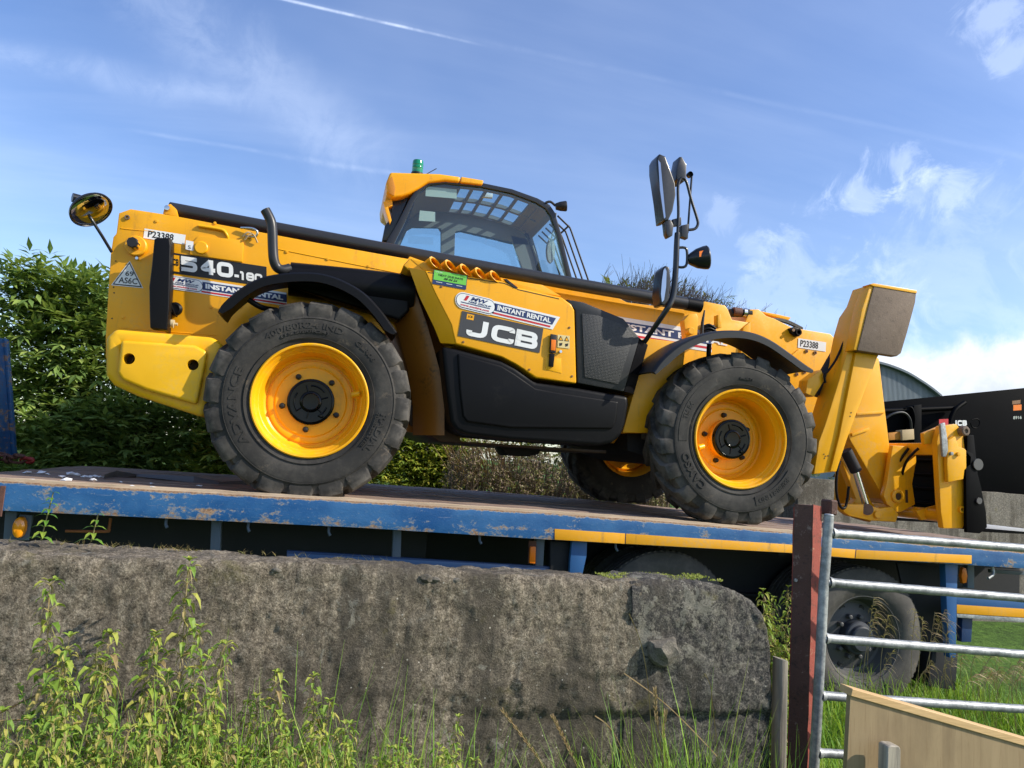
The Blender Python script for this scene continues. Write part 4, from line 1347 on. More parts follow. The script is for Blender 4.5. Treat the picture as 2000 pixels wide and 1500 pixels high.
    lathe('pin_end', [(0.014, 0), (0.014, -0.015), (0, -0.015)], m['silver'], pn, 14, Matrix.Translation(P(1548, 645, YB + 0.02)))
    lathe('pin_socket', [(0.030, 0), (0.030, -0.012), (0.018, -0.012), (0.018, 0.0), (0, 0.0)], m['black'], pn, 18, Matrix.Translation(P(1559, 649, YB + 0.02)))
    for u, v in ((1575, 686), (1592, 689), (1619, 702), (1571, 727), (1556, 731), (1536, 726), (1503, 722)):
        lathe('nose_bolt', [(0.016, 0), (0.016, -0.006), (0.009, -0.007), (0.009, -0.002), (0, -0.002)], m['bolt_rust'], T, 14, Matrix.Translation(P(u, v, YB + 0.048)))
    # lock block beside the arch
    lk = prism('boom_stop', [(1336, 625), (1346, 614), (1360, 612), (1364, 620), (1362, 655), (1340, 660)], YB - 0.30, YB - 0.22, m['yellow'], T, 0.006)
    lathe('stop_pin', [(0.03, 0), (0.03, -0.05), (0.026, -0.055), (0, -0.055)], m['yellow'], lk, 20, Matrix.Translation(P(1345, 648, YB - 0.30)))
    prism('boom_stop', [(1402, 615), (1408, 613), (1410, 640), (1402, 640)], YB - 0.12, YB - 0.05, m['yellow'], T, 0.004)
    tube('lever', [P(1371, 652, YB - .2), P(1372, 630, YB - .2), P(1376, 606, YB - .2)], [0.014, 0.013, 0.006], m['dark_grey'], T, 10)
    for k in range(3):
        tube('valve_hose', [P(1370, 640 + 6 * k, YB - .12), P(1385, 634 + 7 * k, YB - .13), P(1398, 642 + 5 * k, YB - .12)], 0.010, m['black'], T, 8, 4)
    prism('valve_block', [(1378, 636), (1396, 634), (1396, 655), (1378, 655)], YB - 0.12, YB - 0.02, m['under'], T, 0.004)

    # ---- engine pod: yellow cover with swept-back rear chamfer
    face = [(829, 528), (985, 549), (1013, 562), (1098, 581), (1116, 594), (1122, 606), (1126, 749), (1090, 744), (1046, 738), (1024, 722), (1007, 711), (980, 697), (889, 672), (881, 634), (851, 576)]
    bm = bmesh.new()
    fs = pris(bm, face, YH, YH + 0.55)
    hood = finish('hood', bm, m['yellow'], T, 0.014, 3)
    bm = bmesh.new()
    A = [P(u, v, YH + 0.004) for u, v in ((829, 528), (851, 576), (881, 634), (889, 672))]
    Bq = [P(u, v, YH + 0.045) for u, v in ((798, 522), (819, 580), (848, 640), (860, 670))]
    A2 = [p + Vector((0.05, 0.10, 0)) for p in A]; B2 = [p + Vector((0.05, 0.10, 0)) for p in Bq]
    ra = [bm.verts.new(p) for p in A]; rb = [bm.verts.new(p) for p in Bq]; ra2 = [bm.verts.new(p) for p in A2]; rb2 = [bm.verts.new(p) for p in B2]
    for i in range(3):
        bm.faces.new((ra[i], ra[i + 1], rb[i + 1], rb[i])); bm.faces.new((rb[i], rb[i + 1], rb2[i + 1], rb2[i])); bm.faces.new((ra2[i], rb2[i], rb2[i + 1], ra2[i + 1]))
    bm.faces.new((ra[0], rb[0], rb2[0], ra2[0])); bm.faces.new((ra[-1], ra2[-1], rb2[-1], rb[-1]))
    bmesh.ops.recalc_face_normals(bm, faces=bm.faces)
    finish('hood_flank', bm, m['yellow'], T, 0.004)
    prism('hood_lip', [(787, 518), (800, 504), (812, 505), (835, 527), (829, 534), (798, 528)], YH + 0.05, YH + 0.5, m['yellow'], T, 0.012, 3)
    prism('hood_top', [(800, 504), (840, 514), (985, 545), (1060, 556), (1098, 579), (1013, 566), (985, 552), (829, 530)], YH + 0.045, YH + 0.65, m['yellow'], T, 0.010, 2)
    # five scoops along the top edge: short slanted sleeves, dark inside
    for u, v in ((850, 515), (880, 521), (909, 529), (938, 536), (967, 542)):
        # a flared lip rising from the cover, closed on its left, open towards the right and down
        rim = [(-13, -9), (-9, -11), (-3, -9), (4, -4), (10, 3), (13, 9), (13, 12), (7, 12), (0, 9), (-7, 4), (-12, -2)]
        bm = bmesh.new()
        n = len(rim)
        o1 = [bm.verts.new(P(u + a, v + b, YH + 0.02) + Vector((0, -0.032 + 0.0016 * a, 0))) for a, b in rim]
        i1 = [bm.verts.new(P(u + a * .82 + 0.6, v + b * .82 + 0.8, YH + 0.02) + Vector((0, -0.029 + 0.0016 * a, 0))) for a, b in rim]
        dp = [bm.verts.new(P(u + a * .55 - 3, v + b * .55 - 1, YH + 0.02) + Vector((0, 0.07, 0))) for a, b in rim]
        bk = [bm.verts.new(P(u + a * 1.12 - 3, v + b * 1.1 + 1, YH + 0.02) + Vector((0, 0.05, 0))) for a, b in rim]
        for k in range(n):
            j = (k + 1) % n
            bm.faces.new((o1[k], o1[j], i1[j], i1[k])); bm.faces.new((i1[k], i1[j], dp[j], dp[k])); bm.faces.new((bk[k], bk[j], o1[j], o1[k]))
        bm.faces.new(dp).material_index = 1
        bmesh.ops.recalc_face_normals(bm, faces=bm.faces)
        finish('air_scoop', bm, [m['yellow'], m['bolt_hole']], hood, 0, smooth=50)
    prism('scoop_slot', [(984, 545), (990, 545), (1012, 562), (1004, 562)], YH - 0.004, YH + 0.02, m['letter_black'], hood, 0)
    seam = [(836, 531), (985, 552.5), (1013, 565), (1092, 583)]
    for a, b in zip(seam, seam[1:]):
        prism('panel_gap', [a, b, (b[0], b[1] + 1.6), (a[0], a[1] + 1.6)], YH - 0.0012, YH + 0.002, m['bolt_hole'], hood, 0)
    for u, v in ((1112, 640), (1117, 735), (905, 668), (1034, 722), (862, 560)):
        lathe('panel_screw', [(0.008, 0), (0.008, -0.004), (0.003, -0.005), (0, -0.003)], m['bolt_rust'], hood, 10, Matrix.Translation(P(u, v, YH)))
    for u, v in ((306, 432), (420, 436), (470, 600), (412, 600), (352, 600), (560, 492), (640, 506), (720, 520), (240, 620), (300, 632)):
        lathe('plate_bolt', [(0.011, 0), (0.011, -0.006), (0.006, -0.007), (0, -0.007)], m['yellow'], T, 6, Matrix.Translation(P(u, v, YP)))
    for pth in ([(236, 446), (262, 449), (300, 452)], [(540, 486), (640, 506), (780, 534)], [(232, 640), (330, 648), (424, 655)]):
        tube('weld_seam', [P(u, v, YP) for u, v in pth], 0.004, m['yellow'], T, 6, 6)
    # black duct behind
    tube('air_duct', [P(566, 545, 5.22), P(700, 560, 5.22), P(808, 573, 5.22)], [0.115, 0.125, 0.13], m['black'], T, 28)
    prism('duct_cover', [(568, 514), (640, 519), (782, 534), (800, 552), (800, 606), (780, 625), (700, 600), (566, 560)], 5.12, 5.28, m['black'], T, 0.02, 3)
    tube('exhaust_pipe', [P(566, 524, 5.14), P(552, 527, 5.12), P(541, 522, 5.11), P(535, 508, 5.10), P(533, 485, 5.10), P(532, 455, 5.10), P(530, 436, 5.10), P(525, 423, 5.10), P(518, 410, 5.10)], 0.033, m['pipe'], T, 20, 4)
    # ---- black skirt below the pod
    sk = [(863, 676), (889, 680), (980, 704), (1007, 718), (1024, 730), (1046, 746), (1090, 752), (1126, 757), (1227, 774), (1228, 790), (1222, 828), (1214, 850), (1196, 866), (1172, 871), (1000, 860), (914, 850), (892, 842), (880, 824), (872, 760)]
    skirt = prism('side_skirt', sk, YH + 0.012, YH + 0.55, m['black'], T, 0.03, 3, 40)
    prism('skirt_panel', [(894, 690), (980, 714), (1006, 730), (1026, 744), (1046, 758), (1090, 766), (1208, 784), (1204, 824), (1196, 838), (1000, 836), (912, 824), (904, 812), (898, 760)], YH - 0.006, YH + 0.03, m['black'], skirt, 0.014, 3, 40)
    # ---- grille end
    gf = [(1106, 584), (1140, 590), (1218, 622), (1250, 660), (1219, 765), (1128, 748), (1124, 606)]
    grl = prism('grille_surround', gf, YH + 0.012, YH + 0.5, m['dark_grey'], T, 0.012, 2)
    bm = bmesh.new()
    a = [P(u, v, YH + 0.02) for u, v in ((1250, 660), (1219, 765))]
    b = [P(u, v, YH + 0.10) for u, v in ((1266, 673), (1238, 770))]
    b2 = [p + Vector((0.0, 0.35, 0)) for p in b]; a2 = [p + Vector((-0.02, 0.43, 0)) for p in a]
    v = [bm.verts.new(p) for p in (a[0], a[1], b[1], b[0], b2[0], b2[1], a2[0], a2[1])]
    for f in ((0, 1, 2, 3), (3, 2, 5, 4), (4, 5, 7, 6), (0, 3, 4, 6), (1, 7, 5, 2)): bm.faces.new([v[i] for i in f])
    bmesh.ops.recalc_face_normals(bm, faces=bm.faces)
    finish('grille_corner', bm, m['black'], T, 0.008, 2)
    prism('grille_mesh', [(1137, 612), (1168, 616), (1216, 634), (1238, 656), (1208, 750), (1142, 736)], YH + 0.004, YH + 0.012, m['grille'], grl, 0.002)
    # latch and its recess
    rec = prism('latch_recess', [(1064, 697), (1096, 700), (1097, 729), (1066, 722)], YH - 0.003, YH + 0.002, m['yellow_gloss'], hood, 0.002)
    lt = prism('latch', [(1076, 652), (1088, 654), (1086, 690), (1074, 688)], YH - 0.025, YH - 0.004, m['letter_black'], hood, 0.004)
    prism('latch_insert', [(1077, 663), (1086, 664), (1085, 685), (1076, 684)], YH - 0.029, YH - 0.024, m['orange'], lt, 0.002)
    prism('latch_arm', [(1074, 690), (1084, 691), (1081, 717), (1072, 715)], YH - 0.02, YH - 0.005, m['black'], lt, 0.003)
    lathe('latch_pin', [(0.010, 0), (0.010, -0.016), (0, -0.016)], m['silver'], lt, 10, Matrix.Translation(P(1094, 687, YH)))

    # ---- wheel arches
    arch('mudguard', [(425, 608), (437, 590), (470, 562), (505, 543), (545, 534), (590, 531), (630, 534), (670, 547), (710, 570), (742, 602), (766, 634), (776, 648)], YT - 0.03, 0.42, 0.060, m['black'], T)
    arch('mudguard', [(1276, 726), (1296, 700), (1330, 672), (1375, 652), (1420, 645), (1465, 648), (1505, 663), (1545, 690), (1572, 710), (1590, 722)], YT - 0.06, 0.46, 0.055, m['dark_grey'], T)
    tube('mudguard_stay', [P(485, 585, YT + .10), P(510, 600, YT + .12), P(540, 606, YT + .25)], 0.018, m['black'], T, 8, 4)
    tube('mudguard_stay', [P(1385, 672, YT + .10), P(1384, 700, YT + .12), P(1386, 730, YT + .25)], 0.018, m['black'], T, 8, 3)

    build_cab(T)
    build_mirrors(T)
    build_front(T)
    build_decals(T)
    return T

def build_cab(T):
    mb = m['cab_black']
    root = empty('cab', (P(930, 500, YC1).x, (YC1 + YC2) / 2, DECK + 1.2), T)
    out = [(748, 500), (756, 470), (776, 436), (798, 392), (814, 368), (834, 354), (868, 350), (942, 357), (1000, 369), (1050, 387), (1074, 400), (1084, 415), (1096, 455), (1108, 505), (1122, 560)]
    inn = [(764, 500), (772, 472), (790, 436), (808, 394), (822, 372), (840, 361), (868, 358), (940, 365), (998, 377), (1046, 395), (1066, 407), (1076, 422), (1088, 458), (1100, 508), (1112, 560)]
    for y, d in ((YC1, 0.06), (YC2 - 0.05, 0.05)):
        bm = bmesh.new()
        A = [P(*p, YC1) for p in out]; Bq = [P(*p, YC1) for p in inn]
        for q in (A, Bq):
            for p in q: p.y = y
        n = len(A)
        v = [[bm.verts.new(p), bm.verts.new(q), bm.verts.new(q + Vector((0, d, 0))), bm.verts.new(p + Vector((0, d, 0)))] for p, q in zip(A, Bq)]
        for a, b in zip(v, v[1:]):
            for i in range(4):
                j = (i + 1) % 4
                bm.faces.new((a[i], b[i], b[j], a[j]))
        bm.faces.new(v[0]); bm.faces.new(v[-1][::-1])
        bmesh.ops.recalc_face_normals(bm, faces=bm.faces)
        finish('door_frame', bm, mb, root, 0.006, 2)
    # near window
    bm = bmesh.new()
    bm.faces.new([bm.verts.new(P(*p, YC1) + Vector((0, 0.02, 0))) for p in inn])
    finish('side_glass', bm, m['glass'], root, 0, smooth=0)
    # far side lining with three window openings: built from bars round the panes
    yf = YC2 - 0.03
    def far(px, name='far_pillar', mat=m['interior'], d=0.03):
        bm = bmesh.new()
        near = [p if isinstance(p, Vector) else P(p[0], p[1], yf) for p in px]
        add_poly_prism(bm, near, [p + Vector((0, d, 0)) for p in near])
        return finish(name, bm, mat, root, 0.0)
    # header (dark roof lining at the back), pillars
    far([(770, 505), (784, 470), (800, 446), (862, 446), (862, 505)], 'far_pane', m['pane'], 0.004)
    far([(886, 535), (890, 452), (900, 450), (1000, 473), (1022, 530), (1022, 545)], 'far_pane', m['pane'], 0.004)
    def rz(u, v, dz=0.012):
        p = P(u, v, YC1); return Vector((p.x, yf, p.z - dz))
    FAR_TOP = [rz(*q) for q in ((770, 470), (790, 425), (812, 376), (836, 360), (870, 357), (942, 364), (1000, 377), (1048, 395), (1068, 408), (1078, 430))]
    far(FAR_TOP + [(1030, 478), (1000, 476), (900, 452), (889, 454), (886, 540), (861, 540), (861, 452), (856, 445), (805, 444), (795, 450), (782, 478), (770, 505)])
    far([(998, 460), (1034, 468), (1060, 545), (1050, 560), (1020, 555), (1022, 534)])
    # windscreen posts and front cross piece
    # rear wall behind the seat
    pb = P(800, 470, YC1); pt = P(838, 362, YC1)
    bm = bmesh.new()
    def strip(px, mat, name, t=0.02):
        """a panel that runs across the cab between its two sides along a line seen on the near side"""
        bm = bmesh.new()
        pts = [P(u, v, YC1) for u, v in px]
        nr = []
        for i, p in enumerate(pts):
            tt = (pts[min(i + 1, len(pts) - 1)] - pts[max(i - 1, 0)]); tt.y = 0; tt.normalize()
            nn = Vector((-tt.z, 0, tt.x))
            nr.append((p, p - nn * t))
        rows = [[bm.verts.new((a.x, YC1 + 0.062, a.z)), bm.verts.new((a.x, YC2 - 0.055, a.z)), bm.verts.new((b.x, YC2 - 0.055, b.z)), bm.verts.new((b.x, YC1 + 0.062, b.z))] for a, b in nr]
        for a, b in zip(rows, rows[1:]):
            for i in range(4):
                j = (i + 1) % 4
                bm.faces.new((a[i], b[i], b[j], a[j]))
        bm.faces.new(rows[0]); bm.faces.new(rows[-1][::-1])
        bmesh.ops.recalc_face_normals(bm, faces=bm.faces)
        return finish(name, bm, mat, root, 0, smooth=30)
    strip([(812, 372), (836, 356), (870, 353), (898, 356)], m['interior'], 'rear_roof_panel', 0.03)
    strip([(752, 500), (776, 440), (800, 392), (810, 374)], m['cab_rear'], 'rear_window_frame', 0.015)
    # roof guard: bars across and along the glazed roof
    xa = P(900, 358, YC1); xb = P(1066, 398, YC1)
    def roof_pt(t):
        pts = [P(900, 356, YC1), P(945, 361, YC1), P(1000, 373, YC1), P(1048, 391, YC1), P(1068, 403, YC1)]
        f = t * (len(pts) - 1); i = min(int(f), len(pts) - 2)
        return pts[i].lerp(pts[i + 1], f - i)
    for k in range(7):
        p = roof_pt(k / 6 * 0.86)
        box('roof_bar', (p.x - 0.014, YC1 + 0.065, p.z - 0.03), (p.x + 0.014, YC2 - 0.06, p.z - 0.004), m['interior'], root, 0.003)
    for fy in (0.06, 0.49, 0.92):
        y = YC1 + (YC2 - YC1) * fy
        pts = [roof_pt(k / 12) for k in range(13)]
        bm = bmesh.new()
        rows = [[bm.verts.new((p.x, y - 0.022, p.z - 0.034)), bm.verts.new((p.x, y + 0.022, p.z - 0.034)), bm.verts.new((p.x, y + 0.022, p.z - 0.002)), bm.verts.new((p.x, y - 0.022, p.z - 0.002))] for p in pts]
        for a, b in zip(rows, rows[1:]):
            for i in range(4):
                j = (i + 1) % 4
                bm.faces.new((a[i], b[i], b[j], a[j]))
        bmesh.ops.recalc_face_normals(bm, faces=bm.faces)
        finish('roof_rail', bm, m['interior'], root, 0)
    bm = bmesh.new()
    pts = [roof_pt(k / 12) for k in range(13)]
    rows = [[bm.verts.new((p.x, YC1 + 0.07, p.z)), bm.verts.new((p.x, YC2 - 0.06, p.z))] for p in pts]
    for a, b in zip(rows, rows[1:]): bm.faces.new((a[0], a[1], b[1], b[0]))
    finish('roof_glass', bm, m['pane'], root, 0, smooth=60)
    # windscreen, its posts and the wire guard in front
    w0 = P(1078, 408, YC1); w1 = P(1122, 560, YC1)
    bm = bmesh.new()
    v = [bm.verts.new(c) for c in ((w0.x, YC1 + 0.07, w0.z), (w0.x, YC2 - 0.06, w0.z), (w1.x, YC2 - 0.06, w1.z), (w1.x, YC1 + 0.07, w1.z))]
    bm.faces.new(v)
    finish('windscreen', bm, m['pane'], root, 0, smooth=0)
    strip([(1045, 391), (1068, 401), (1078, 408), (1083, 420)], m['interior'], 'windscreen_header', 0.02)
    for k in range(6):
        y = YC1 + 0.02 + k * 0.13
        p0 = P(1090, 420, YC1); p1 = P(1118, 448, YC1); p2 = P(1150, 545, YC1); p3 = P(1158, 580, YC1)
        tube('guard_wire', [(p0.x, y, p0.z), (p1.x - 0.02, y, p1.z + 0.02), (p1.x, y, p1.z - 0.02), (p2.x, y, p2.z), (p3.x, y, p3.z)], 0.009, m['letter_black'], root, 8)
    p1 = P(1112, 440, YC1)
    tube('guard_wire', [(p1.x, YC1 + 0.02, p1.z), (p1.x, YC1 + 0.67, p1.z)], 0.009, m['letter_black'], root, 8)
    # work lamp on the front corner
    c = P(1096, 403, YC1 - 0.02)
    Ml = Matrix.Translation(c) @ Matrix.Rotation(radians(-100), 4, 'Z') @ Matrix.Rotation(radians(8), 4, 'X')
    lathe('work_lamp', [(0, -0.055), (0.03, -0.05), (0.042, -0.01), (0.048, 0.04), (0.044, 0.05), (0.038, 0.04), (0, 0.036)], m['letter_black'], root, 24, Ml)
    tube('lamp_stalk', [P(1066, 396, YC1), P(1075, 394, YC1), P(1085, 402, YC1)], 0.012, m['letter_black'], root, 8, 3)
    # ---- yellow roof shell
    prism('roof_trim', [(900.6, 344.6), (945, 352), (942, 361), (899, 356.2)], YC1 - 0.03, YC1 + 0.06, m['yellow'], root, 0.012, 3, 40)
    rf = [(762, 336), (858, 339), (900, 345), (898, 356), (870, 353), (838, 356), (818, 368), (800, 378), (787, 383), (768, 386), (755, 375), (754, 357)]
    rp = prism('roof_shell', rf, YC1 - 0.03, YC2 + 0.03, m['yellow'], root, 0.022, 3, 40)
    # rear overhang with hollow
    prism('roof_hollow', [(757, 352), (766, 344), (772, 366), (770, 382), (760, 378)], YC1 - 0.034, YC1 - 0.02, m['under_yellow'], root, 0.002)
    prism('rear_lamp_pod', [(748, 394), (766, 388), (767, 402), (758, 404), (765, 430), (762, 438), (754, 416)], YC1 + 0.04, YC1 + 0.22, m['yellow'], root, 0.006)
    prism('rear_pillar', [(766, 386), (800, 380), (776, 440), (760, 470), (746, 470), (752, 440), (764, 424)], YC1 + 0.07, YC1 + 0.16, mb, root, 0.008)
    # stickers inside the glass
    for px in ([(832, 364), (892, 370), (892, 388), (831, 383)], [(820, 411), (850, 414), (850, 433), (818, 431)]):
        bm = bmesh.new()
        bm.faces.new([bm.verts.new(P(u, v, YC1 + 0.028)) for u, v in px])
        finish('window_notice', bm, m['notice'], root, 0, smooth=0)
    prism('roof_lamp', [(944, 376), (963, 378), (962, 386), (943, 384)], YC1 + 0.2, YC1 + 0.24, m['white'], root, 0.002)
    # beacon
    c = P(815, 338, YC1 + 0.4)
    c = P(815, 336, YC1 + 0.25)
    Mb = Matrix.Translation(c) @ Matrix.Rotation(radians(90), 4, 'X')
    bc = lathe('beacon', [(0.050, -0.02), (0.050, 0.03), (0.052, 0.034), (0.050, 0.038), (0.050, 0.060), (0.052, 0.064), (0.050, 0.068), (0.050, 0.088), (0.046, 0.104), (0, 0.106)], m['beacon'], root, 32, Mb)
    lathe('beacon_base', [(0.055, -0.03), (0.055, -0.012), (0.05, -0.01)], m['letter_black'], bc, 32, Mb)
    a = P(833, 340, YC1 + 0.5)
    tube('aerial', [a, a + Vector((0.09, 0, 0.07))], 0.004, m['letter_black'], root, 6)
    # seat back, steering wheel, inside mirror
    s = P(1075, 490, YC1 + 0.45)
    lathe('inside_mirror', [(0, -0.012), (0.06, -0.01), (0.064, 0), (0.06, 0.01), (0, 0.012)], m['interior'], root, 20, Matrix.Translation(s) @ Matrix.Rotation(radians(35), 4, 'Z') @ Matrix.Diagonal((1, 1, 2.0, 1)))
    tube('mirror_stalk', [s + Vector((0, 0, 0.1)), s + Vector((0.02, 0, 0.25)), s + Vector((0.0, -0.1, 0.35))], 0.008, m['interior'], root, 6)
    q = P(838, 505, YC1 + 0.35)
    box('seat_back', (q.x - 0.07, YC1 + 0.2, q.z - 0.5), (q.x + 0.06, YC1 + 0.65, q.z + 0.02), m['interior'], root, 0.04, None, 3)
    q = P(1030, 560, YC1 + 0.4)
    tube('wiper_arm', [P(1040, 480, YC2 - .1), P(1062, 545, YC2 - .1)], 0.010, m['interior'], root, 6)
    # lower cab body, hidden mostly by the boom
    prism('cab_body', [(746, 500), (1124, 556), (1180, 620), (1180, 700), (800, 640)], YC1 + 0.01, YC2 - 0.01, m['yellow'], root, 0.01)

def build_mirrors(T):
    mb = m['cab_black']
    # rear round mirror
    c = P(177, 409, 5.15)
    n = Vector((0.64, -0.36, -0.70)).normalized()
    rot = n.to_track_quat('Y', 'Z').to_matrix().to_4x4()
    Mm = Matrix.Translation(c) @ rot
    rm = lathe('round_mirror', [(0.0, -0.050), (0.06, -0.046), (0.118, -0.02), (0.132, -0.004), (0.134, 0.010), (0.128, 0.012), (0.125, 0.006)], mb, T, 40, Mm)
    prof = [(0.126 * sin(k / 10 * pi / 2), -0.006 + 0.030 * cos(k / 10 * pi / 2)) for k in range(10, -1, -1)]
    lathe('mirror_glass', [(0.126, 0.004)] + [(r, y) for r, y in prof[1:]], m['mirror'], rm, 40, Mm)
    tube('mirror_arm', [P(218, 492, YP), P(200, 462, 5.25), P(181, 432, 5.17), P(172, 418, 5.18)], 0.010, mb, rm, 10)
    lathe('mirror_clamp', [(0.03, 0), (0.03, 0.05), (0, 0.055)], mb, rm, 12, Matrix.Translation(P(158, 390, 5.2)) @ Matrix.Rotation(radians(120), 4, 'Z'))
    # front mirror stalk
    y = 4.78
    st = tube('mirror_stalk', [P(1259, 668, 4.98), P(1282, 634, 4.85), P(1303, 603, y), P(1312, 585, y), P(1317, 560, y), P(1320, 520, y), P(1322, 470, y), P(1323, 455, y)], [0.017, 0.019, 0.021, 0.022, 0.022, 0.021, 0.020, 0.019], mb, T, 14, 3)
    tube('upper_tube', [P(1321, 500, y), P(1325, 420, y), P(1324, 370, y), P(1327, 352, y), P(1334, 348, y), P(1341, 356, y), P(1350, 390, y), P(1361, 425, y), P(1363, 438, y), P(1357, 447, y), P(1344, 449, y)], 0.0105, mb, st, 10, 4)
    tube('inner_tube', [P(1351, 345, y + .03), P(1347, 400, y + .03), P(1343, 455, y + .03)], 0.008, mb, st, 8)
    # tall mirror seen nearly edge on
    hs = prism('tall_mirror', [(1288, 300), (1300, 305), (1309, 330), (1319, 358), (1320, 380), (1314, 412), (1306, 430), (1297, 432), (1292, 390), (1283, 330), (1283, 310)], y - 0.01, y + 0.13, mb, st, 0.010, 3, 45)
    bm = bmesh.new()
    g = [P(1284, 314, y), P(1298, 428, y)]
    v = [bm.verts.new(p) for p in (P(1285.5, 312, y - 0.013), P(1290, 318, y - 0.013), P(1300, 424, y - 0.013), P(1297, 427, y - 0.013), P(1289, 370, y - 0.013))]
    bm.faces.new(v)
    finish('mirror_glass', bm, m['mirror'], hs, 0, smooth=0)
    prism('mirror_foot', [(1299, 430), (1310, 428), (1316, 440), (1314, 460), (1306, 464), (1302, 456)], y, y + 0.06, mb, hs, 0.008, 2)
    prism('flat_mirror', [(1327, 306), (1332, 306), (1341, 322), (1340, 352), (1333, 356), (1322, 350), (1322, 330)], y + 0.03, y + 0.14, mb, st, 0.006, 2)
    lathe('mirror_knob', [(0.022, 0), (0.022, 0.03), (0, 0.032)], mb, st, 10, Matrix.Translation(P(1349, 340, y + 0.03)))
    prism('clamp', [(1331, 440), (1345, 437), (1344, 466), (1332, 462)], y - 0.01, y + 0.04, mb, st, 0.004)
    prism('clamp', [(1314, 428), (1331, 424), (1331, 440), (1316, 442)], y, y + 0.03, mb, st, 0.004)
    # lamp on the stalk
    tube('lamp_bow', [P(1322, 484, y), P(1338, 484, y), P(1342, 494, y), P(1341, 516, y), P(1334, 522, y), P(1322, 521, y)], 0.010, mb, st, 8, 3)
    lp = P(1362, 505, y)
    ax = Vector((0.92, -0.25, 0.18)).normalized()
    Ml = Matrix.Translation(lp) @ ax.to_track_quat('Y', 'Z').to_matrix().to_4x4()
    lm = lathe('head_lamp', [(0, -0.075), (0.03, -0.07), (0.045, -0.05), (0.07, -0.005), (0.083, 0.045), (0.086, 0.07), (0.080, 0.078), (0.074, 0.07), (0, 0.08)], mb, st, 32, Ml)
    bm = bmesh.new()
    bm.faces.new([bm.verts.new(P(u, v, y - 0.075)) for u, v in ((1366, 491), (1374, 489), (1374, 500), (1366, 502))])
    finish('lamp_sticker', bm, m['orange'], lm, 0, smooth=0)
    # small oval mirror low on the stalk
    om = prism('oval_mirror', [(1300, 518), (1308, 522), (1310, 540), (1309, 565), (1305, 588), (1298, 597), (1291, 595), (1288, 575), (1290, 545), (1294, 524)], y - 0.02, y + 0.11, mb, st, 0.012, 3, 45)
    bm = bmesh.new()
    bm.faces.new([bm.verts.new(P(u, v, y - 0.023)) for u, v in ((1299, 523), (1302, 530), (1301, 560), (1297, 586), (1293, 590), (1291, 574), (1293, 548), (1296, 528))])
    finish('mirror_glass', bm, m['mirror'], om, 0, smooth=0)

